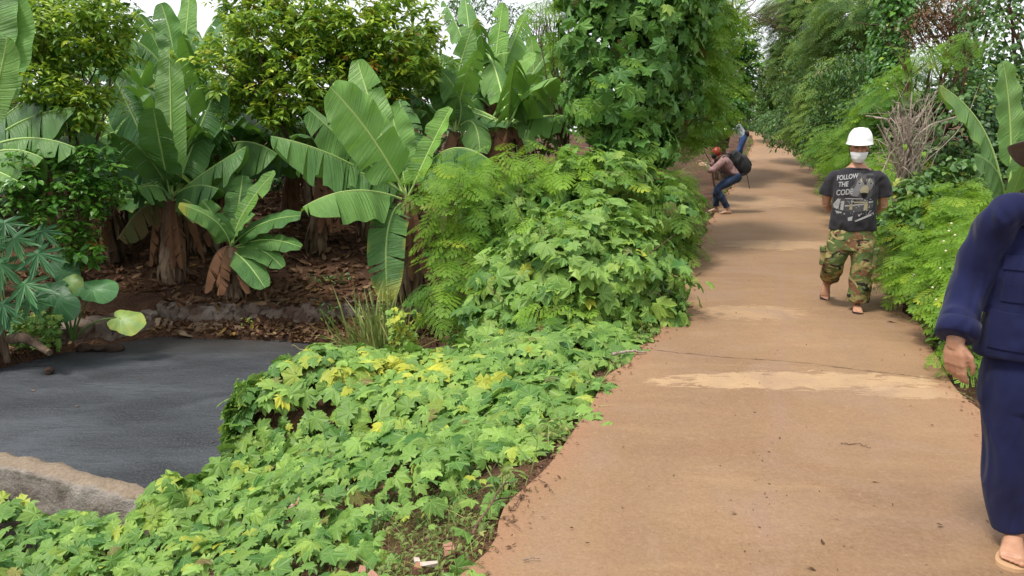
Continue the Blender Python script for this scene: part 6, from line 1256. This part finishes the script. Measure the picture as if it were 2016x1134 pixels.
ARM = [W(2045, 415, 2.72), W(1998, 412, 2.72), W(1968, 436, 2.75), W(1944, 474, 2.79), W(1917, 540, 2.83), W(1899, 600, 2.81), W(1881, 652, 2.74)]
tube(A, spline(ARM, 20), np.interp(np.linspace(0, 1, 20), [0, .16, .33, .5, .67, .83, 1], [.055, .064, .070, .075, .074, .071, .067]), 22)
tube(A, spline([(.14, .02, 1.32), (.21, .03, 1.27), (.27, .06, 1.1), (.28, .08, 1.0), (.27, .02, .86)], 12), np.linspace(.085, .066, 12), 18)
def fold3(c):
    z = c[:, 2]; x = c[:, 0]; y = c[:, 1]; slv = sstep(-.20, -.24, x)
    return .005*np.sin(15*z - 16*x + 2*np.sin(7*z + 5*x))*(1-slv) + .0025*np.sin(34*z + 40*x + 2.5*np.sin(11*z+30*y))*slv + .005*wob(c, 7, 1) + .003*wob(c, 16, 6)
jk = remesh(A, 'jacket', nav, e2, .0075, 4, fold3)
# hem band, cuff, collar, pocket flap, seam lines
def ringtube(c, rx, ry, z0, z1, th, n=40, tilt=None):
    A = LA2(); rings = []; 
    prof = [(z0, 0), (z0, th), ((z0+z1)/2, th*1.15), (z1, th), (z1, 0)]; V = []
    for zz_, o in prof: V.append([(c[0]+(rx+o)*math.cos(x), c[1]+(ry+o)*math.sin(x), zz_ + .002*math.sin(5*x)) for x in np.arange(n)*2*PI/n])
    k = len(V); A.add(np.array(V).reshape(-1, 3), [(i*n+j, i*n+(j+1) % n, (i+1)*n+(j+1) % n, (i+1)*n+j) for i in range(k-1) for j in range(n)]); return A
cf = wr + np.array((0, 0, .055)); ax = nrm((wr-el)[None])[0]
A = LA2(); p0 = wr + np.array((0, 0, .018)) ; p1 = p0 - ax*.062
tube(A, [p0 + ax*.002, p0, (p0+p1)/2, p1, p1 - ax*.002], [.062, .0735, .0755, .0745, .064], 26); tube(A, [p0 + ax*.001, p0 + ax*.0035], [.062, .058], 26)
o = A.build('cuff', nav, jk, smooth=True, local=False)
def fixlocal(o, e): o.data.transform(e.matrix_basis.inverted())
fixlocal(o, e2)
bvh2 = BVHTree.FromPolygons([v.co[:] for v in jk.data.vertices], [p.vertices[:] for p in jk.data.polygons])
def onj(x, z, off): h = bvh2.ray_cast(Vector((x, -1, z)), Vector((0, 1, 0))); return np.array((x, (h[0].y if h[0] is not None else -.1) - off, z))
def patchj(name, pts, off, m, parent, th=.004, nn=8):
    "cloth piece following the jacket front: pts = 4 corners in x, z"
    a_, b_, c_, d_ = (np.array(q, float) for q in pts); V = []
    for i in range(nn+1):
        for j in range(nn+1):
            u_, v_ = i/nn, j/nn; q = (a_*(1-u_)+b_*u_)*(1-v_) + (d_*(1-u_)+c_*u_)*v_; V.append(onj(q[0], q[1], off))
    A = LA2(); k = (nn+1)**2; V = np.array(V); bk = V + np.array((0, th, 0)); f = []
    for i in range(nn):
        for j in range(nn): p_ = i*(nn+1)+j; f.append((p_, p_+1, p_+nn+2, p_+nn+1))
    bd = [i for i in range(nn+1)] + [i*(nn+1)+nn for i in range(1, nn+1)] + [nn*(nn+1)+i for i in range(nn-1, -1, -1)] + [i*(nn+1) for i in range(nn-1, 0, -1)]
    f += [(bd[i], bd[(i+1) % len(bd)], bd[(i+1) % len(bd)]+k, bd[i]+k) for i in range(len(bd))]
    A.add(np.concatenate([V, bk]), f); o = A.build(name, m, parent, smooth=False, local=False); fixlocal(o, e2); return o
fl = patchj('pocket_flap', [(-.165, 1.155), (-.045, 1.160), (-.045, 1.215), (-.165, 1.205)], .011, nav, jk)
patchj('chest_pocket', [(-.160, 1.03), (-.05, 1.035), (-.05, 1.175), (-.160, 1.165)], .005, nav, jk)
patchj('placket', [(-.018, .83), (.018, .83), (.018, 1.33), (-.018, 1.33)], .006, nav, jk, nn=14)
patchj('lower_pocket', [(-.185, .85), (-.06, .85), (-.06, .99), (-.185, .99)], .005, nav, jk)
# collar: two leaves
for sx in (-1, 1):
    A = LA2(); V = []
    for u_ in np.linspace(0, 1, 9):
        a_ = -PI/2 + sx*(.12 + u_*2.6); c1 = np.array((.078*math.cos(a_), .015+.08*math.sin(a_), 1.385)); c2 = np.array((.125*math.cos(a_), .015+.115*math.sin(a_), 1.345 - .03*(1-u_)**2 + .01)); V += [c1, (c1+c2)/2 + np.array((0, 0, .014)), c2, c2 - np.array((0, 0, .006))]
    A.add(V, [(4*i+j, 4*i+j+1, 4*i+j+5, 4*i+j+4) for i in range(8) for j in range(3)]); o = A.build('collar', nav, jk, smooth=True, local=False); fixlocal(o, e2)
A = LA2(); ztorso(A, [(.60, .19, .13, 0, .01), (.72, .195, .135, 0, .01), (.84, .18, .12, 0, .01)])
tube(A, spline([(-.085, .01, .72), (-.070, -.01, .55), (-.055, -.015, .40), (-.035, -.01, .24), (-.005, -.005, .095)], 14), np.interp(np.linspace(0, 1, 14), [0, .3, .6, 1], [.108, .104, .096, .080]), 22)
tube(A, spline([(.10, .01, .72), (.14, .04, .55), (.17, .07, .42), (.19, .10, .26), (.20, .12, .11)], 14), np.interp(np.linspace(0, 1, 14), [0, .3, .6, 1], [.112, .108, .098, .088]), 22)
def fold4(c): z = c[:, 2]; return .004*np.sin(17*z + 26*c[:, 0] + 2*np.sin(6*z)) * sstep(.8, .55, z) + .006*wob(c, 7, 3) 
tr = remesh(A, 'trousers', nav, e2, .008, 4, fold4)
tan = mat('tan_sandal', (.50, .31, .17), .6)
sandal(e2, LA2, (-.005, -.03, .098), (-.10, -1, 0), (0, 0, 1), tan, strapm=tan, w=.05); sandal(e2, LA2, (.20, .12, .098), (0, -1, 0), (0, 0, 1), tan, w=.05)
hatm = cloth('grey_brown_hat', (.10, .075, .065), (.15, .12, .11), 10); A = LA2(); nu = 44; c0 = np.array((0, -.0, 1.555)); Rt = np.array(Matrix.Rotation(-.30, 3, Vector((.8, -.6, 0))))
V = []
for (r, z) in ((.190, .002), (.198, .004), (.190, .010), (.13, .018), (.098, .024), (.094, .06), (.088, .10), (.06, .12), (.01, .124)): V.append([(r*math.cos(x), r*1.08*math.sin(x), z + (.012*math.sin(2*x+1)+.006*math.sin(5*x))*(r > .11)) for x in np.arange(nu)*2*PI/nu])
V = [[(r_[0]*.60, r_[1]*.60, .012) for r_ in V[0]]] + V
k = len(V); A.add(np.array(V).reshape(-1, 3)@Rt.T + c0, [(i*nu+j, i*nu+(j+1) % nu, (i+1)*nu+(j+1) % nu, (i+1)*nu+j) for i in range(k-1) for j in range(nu)] + [tuple(range((k-1)*nu, k*nu)), tuple(range(nu))[::-1]]); A.build('hat', hatm, e2, smooth=True)
A = LA2(); ellip(A, (0, .025, 1.525), (.080, .088, .075), 18, 12); A.build('hair', hairm, e2, smooth=True); eyes(e2, np.array((0, -.01, 1.495)), Rh2, .98)

# --- person bending at the left road edge with a black rucksack, seen from the side
def Q(px, py, dy=0., Y=15.1): return P(px, py, Y+dy)
o3 = np.array((*Q(1425, 415)[:2], 0.)); o3[2] = float(zr(15.1)); e3 = empty('person', o3, 0, 'person in red helmet and mauve top bending into the bushes at the left road edge', 'person')
LA3 = Acc
foot_z = o3[2] + .09
A = LA3(); an = np.array((Q(1432, 400)[0], 15.0, foot_z)); an2 = np.array((Q(1418, 400)[0], 15.4, foot_z)); kn, kn2 = Q(1413, 373, -.1), Q(1411, 374, .2); hp = Q(1447, 347, 0); shd = Q(1421, 313, 0); hd = Q(1411, 302, 0)
for a_, k_, sg in ((an, kn, -1), (an2, kn2, 1)):
    tube(A, spline([hp + np.array((0, sg*.09, 0)), (hp+k_)/2 + np.array((0, sg*.03, .0)), k_], 7), np.linspace(.088, .058, 7), 12); tube(A, spline([k_, (k_+a_)/2, a_], 7), np.linspace(.056, .036, 7), 12)
    foot(A, a_, (-1, -.1*sg, 0))
loft(A, [(hp + (shd-hp)*q, np.array((0, w, 0)), np.array((.5, 0, .7))*d) for q, w, d in ((-.12, .10, .08), (0, .15, .12), (.4, .13, .11), (.8, .17, .12), (1.0, .15, .09), (1.1, .07, .06))], 20); tube(A, [shd, hd + np.array((.02, 0, -.02))], [.06, .05], 10)
Rh3 = head(A, hd + np.array((-.01, 0, 0)), -PI/2*.95, .35, 1.0)
for sg, el3, hn in ((-1, Q(1401, 336, -.25), Q(1389, 325, -.15)), (1, Q(1400, 326, .25), Q(1384, 322, .1))):
    s_ = shd + np.array((0, sg*.17, -.03)); tube(A, spline([s_, (s_+el3)/2, el3], 6), np.linspace(.05, .04, 6), 10); tube(A, spline([el3, (el3+hn)/2, hn], 6), np.linspace(.04, .027, 6), 10); hand(A, hn, (-1, 0, .1), (0, sg, .5), (0, -sg*.3, 1), .7)
remesh(A, 'body', SK2, e3, .009, 2)
mau = cloth('mauve_cloth', (.23, .13, .125), (.30, .18, .17), 8); jean = cloth('dark_jeans', (.012, .022, .05), (.03, .05, .10), 5); jean2 = cloth('blue_jeans', (.02, .045, .13), (.05, .10, .24), 4)
A = LA3(); loft(A, [(hp + (shd-hp)*q, np.array((0, w, 0)), np.array((.5, 0, .7))*d) for q, w, d in ((-.02, .17, .135), (.1, .175, .14), (.4, .16, .13), (.8, .195, .14), (1.0, .175, .11), (1.1, .10, .08))], 22)
for sg, el3, hn in ((-1, Q(1401, 336, -.25), Q(1389, 325, -.15)), (1, Q(1400, 326, .25), Q(1384, 322, .1))):
    s_ = shd + np.array((0, sg*.15, -.02)); tube(A, spline([s_, (s_+el3)/2, el3, (el3+hn)/2, hn + (el3-hn)*.12], 10), np.linspace(.075, .045, 10), 12)
remesh(A, 'top', mau, e3, .011, 3, lambda c: .008*wob(c, 12, 1))
A = LA3()
for a_, k_, sg in ((an, kn, -1), (an2, kn2, 1)): tube(A, spline([hp + np.array((.02, sg*.08, .03)), hp + np.array((0, sg*.09, -.01)), (hp+k_)/2 + np.array((0, sg*.03, 0)), k_, (k_+a_)/2, a_ + (k_-a_)*.12], 16), np.interp(np.linspace(0, 1, 16), [0, .2, .55, 1], [.10, .115, .078, .062]), 14)
remesh(A, 'jeans', jean, e3, .010, 3, lambda c: .006*wob(c, 14, 1))
A = LA3(); ellip(A, hd + np.array((0, 0, .03)), (.105, .10, .10), 18, 12); A.build('helmet', mat('red_helmet', (.34, .022, .018), .4), e3, smooth=True)
A = LA3(); ellip(A, hd + np.array((-.05, 0, -.03)), (.06, .085, .08), 14, 10); A.build('hood', cloth('dark_hood', (.02, .02, .022), (.04, .03, .03)), e3, smooth=True)
o4 = (hp+shd)/2 + np.array((.12, 0, .10)); e4 = empty('backpack', o4, 0, 'large black rucksack on the back of the person bending at the roadside', 'backpack'); A = LA3(); ax_ = nrm((hp-shd)[None])[0]; up_ = np.array((ax_[2]*-1, 0, ax_[0])); up_ = up_ if up_[2] > 0 else -up_; c0 = (hp+shd)/2 + up_*.22 + ax_*.06
loft(A, [(c0 + ax_*q, np.array((0, .17*w, 0)), up_*.14*d + 0*ax_) for q, w, d in ((-.27, .5, .4), (-.24, .8, .75), (-.1, 1, 1), (.08, 1, 1.15), (.2, .95, 1.05), (.27, .6, .6))], 22, 2.8)
bk = cloth('black_nylon', (.012, .012, .013), (.022, .022, .024), 6, 500, .6); remesh(A, 'bag', bk, e4, .012, 2, lambda c: .006*wob(c, 10, 2))
A = LA3(); loft(A, [(c0 + up_*.13 + ax_*q, np.array((0, .12*w, 0)), up_*.06*w) for q, w in ((-.08, .6), (-.03, 1), (.12, 1), (.19, .7))], 16, 3); A.build('front_pocket', bk, e4, smooth=True)
for sg in (-1, 1):
    A = LA3(); s0 = shd + np.array((.03, sg*.12, .08)); tube(A, spline([c0 - ax_*.22 + np.array((0, sg*.09, 0)), s0 + np.array((-.02, 0, .02)), shd + np.array((-.11, sg*.13, -.04)), (shd*.5+hp*.5) + np.array((-.10, sg*.16, -.09)), c0 + ax_*.2 + np.array((-.02, sg*.16, -.06))], 16), .022, 8, flat=.4); A.build('shoulder_strap', bk, e4, smooth=True)
A = LA3(); s0 = c0 + ax_*.25; tube(A, [s0, s0 + np.array((.03, -.05, -.15)), s0 + np.array((.07, -.05, -.32))], .007, 5); A.build('dangling_strap', bk, e4, smooth=True)
# --- person in jeans further up the road, mostly hidden by the dark bush
Yf = 26.6; gz = float(zr(Yf)); hpf = np.array((P(1464, 262, Yf)[0], Yf, gz+.88)); e5 = empty('person', (hpf[0]-.15, Yf, gz), 0, 'person in blue jeans further up the road, upper body hidden in the leaves', 'person')
A = LA3(); 
for sg, fx in ((-1, -.22), (1, -.05)):
    k_ = hpf + np.array((fx*.5-.02, sg*.09, -.42)); a_ = np.array((hpf[0]+fx, Yf+sg*.12, gz+.09)); tube(A, [hpf + np.array((0, sg*.09, 0)), k_, a_], [.085, .06, .04], 10); foot(A, a_, (-1, 0, 0))
shf = hpf + np.array((-.28, 0, .42)); loft(A, [(hpf + (shf-hpf)*q, np.array((0, w, 0)), np.array((.7, 0, .5))*.12) for q, w in ((-.1, .12), (0, .15), (.5, .14), (.9, .18), (1.05, .10))], 18); tube(A, [shf, shf + np.array((-.13, 0, .10))], .055, 10); head(A, shf + np.array((-.20, 0, .15)), -PI/2, .4)
for sg in (-1, 1): tube(A, [shf + np.array((0, sg*.17, 0)), shf + np.array((-.18, sg*.2, -.25))], [.05, .04], 8); tube(A, [shf + np.array((-.18, sg*.2, -.25)), shf + np.array((-.42, sg*.12, -.2))], [.04, .028], 8); hand(A, shf + np.array((-.42, sg*.12, -.2)), (-1, 0, 0), (0, sg, .3), (0, 0, 1), .6)
remesh(A, 'body', SK2, e5, .011, 2)
A = LA3()
for sg, fx in ((-1, -.22), (1, -.05)): k_ = hpf + np.array((fx*.5-.02, sg*.09, -.42)); a_ = np.array((hpf[0]+fx, Yf+sg*.12, gz+.12)); tube(A, spline([hpf + np.array((0, sg*.06, .06)), hpf + np.array((0, sg*.09, -.02)), k_, a_], 12), np.interp(np.linspace(0, 1, 12), [0, .3, 1], [.11, .115, .075]), 12)
remesh(A, 'jeans', jean2, e5, .012, 2, lambda c: .006*wob(c, 14, 1))
A = LA3(); loft(A, [(hpf + (shf-hpf)*q, np.array((0, w, 0)), np.array((.7, 0, .5))*.15) for q, w in ((.0, .18), (.5, .17), (.9, .2), (1.08, .11))], 18)
for sg in (-1, 1): tube(A, [shf + np.array((0, sg*.15, 0)), shf + np.array((-.18, sg*.2, -.25)), shf + np.array((-.36, sg*.14, -.21))], [.075, .06, .045], 10)
remesh(A, 'shirt', cloth('pale_blue_shirt', (.42, .50, .60), (.55, .62, .70)), e5, .012, 2, lambda c: .006*wob(c, 12, 1))
A = LA3(); ellip(A, shf + np.array((-.19, 0, .19)), (.10, .085, .09), 14, 10); A.build('hair', hairm, e5, smooth=True)
e6 = empty('shoulder_bag', hpf + np.array((.10, -.1, .12)), 0, 'black shoulder bag on the hip of the person in blue jeans', 'bag'); A = LA3(); loft(A, [(hpf + np.array((.06, -.12, .0+q)), np.array((w_, 0, 0)), np.array((0, .06*w_/.1, 0))) for q, w_ in ((0, .06), (.03, .1), (.14, .1), (.18, .06))], 14, 4); A.build('bag', bk, e6, smooth=True)
A = LA3(); tube(A, [hpf + np.array((.05, -.14, .2)), shf + np.array((.08, -.1, .1)), shf + np.array((0, .1, .12))], .015, 6, flat=.4); A.build('strap', bk, e6)

# ---------------------------------------------------------------- last small things
rg = np.random.default_rng(500)
for i, (px, py, s, lab) in enumerate([(150, 800, .05, 'pale leaf floating alone near the left of the dark pond'), (360, 705, .05, 'brown leaf floating on the pond left of the rotten stump'), (280, 745, .04, 'small brown leaf floating in the middle of the pond'), (420, 870, .04, 'dry leaf floating on the pond beside the creeper'), (60, 770, .06, 'curled leaf floating near the left edge of the pond')]):
    u = (px-1008)/F; v = (567-py)/F; yy = math.cos(PITCH)+v*math.sin(PITCH); zz_ = -math.sin(PITCH)+v*math.cos(PITCH); t_ = (WATER_Z-EYE)/zz_
    A = Acc(); A.bake(TL, np.array([(u*t_, yy*t_, WATER_Z+.008)]), frames(np.array([(.05, .05, 1.)]), rnd(rg, 1)*np.array((1, 1, 0))), s, cols(rg, 1, .7)); o = A.build('floating_leaf', M['dry']); tag(o, lab, 'leaf', 'leaves floating on the pond')
# litter, soil crumbs and seedlings spilling over both road edges
a = Acc(); K3 = 5200; y = 2.2 + 32*rg.random(K3)**1.6; side = rg.random(K3) < .5; off = np.abs(rg.normal(0, .085, K3))
x = np.where(side, xl(y) - .08 + off, xr(y) + .08 - off); z = np.where((x > xl(y)) & (x < xr(y)), zr(y) + .004, ground(x, y)) + .006
a.bake(TL, np.stack([x, y, z], 1), frames(np.array((0, 0, 1.)) + rnd(rg, K3, .35), rnd(rg, K3)*np.array((1, 1, .1))), (.005 + .022*rg.random(K3)**2)*(1 + y*.08), cols(rg, K3, .45, .6, .03, .3)); o = a.build('edge_litter', M['dry']); tag(o, 'crumbled litter lying along both edges of the road', 'litter', kind='stuff')
a = Acc(); K3 = 1700; y = 2.3 + 34*rg.random(K3)**1.3; side = (rg.random(K3) < .35); x = np.where(side, xl(y) - .02 - np.abs(rg.normal(0, .12, K3)), xr(y) + .06 + np.abs(rg.normal(0, .35, K3))); kp = ~(side & (y < 4.5) & (x > xl(y)-.05)); x, y = x[kp], y[kp]; k = len(x); ps = np.stack([x, y, ground(x, y)], 1)
a.bake(TG, ps, frames(rnd(rg, k)+np.array((0, -.5, .3)), rnd(rg, k, .5)+np.array((0, 0, .9))), rg.uniform(.08, .26, k), cols(rg, k, .5, .4, .15, .1)); ws = ps[::3] + np.array((0, 0, .06)); whorls(a, rg, ws, None, .075, cols(rg, len(ws), .6, .4, .08, .02), 7)
o = a.build('verge_grass', M['grass']); tag(o, 'grass tufts and seedlings along the verges of the road', 'grass', kind='stuff')
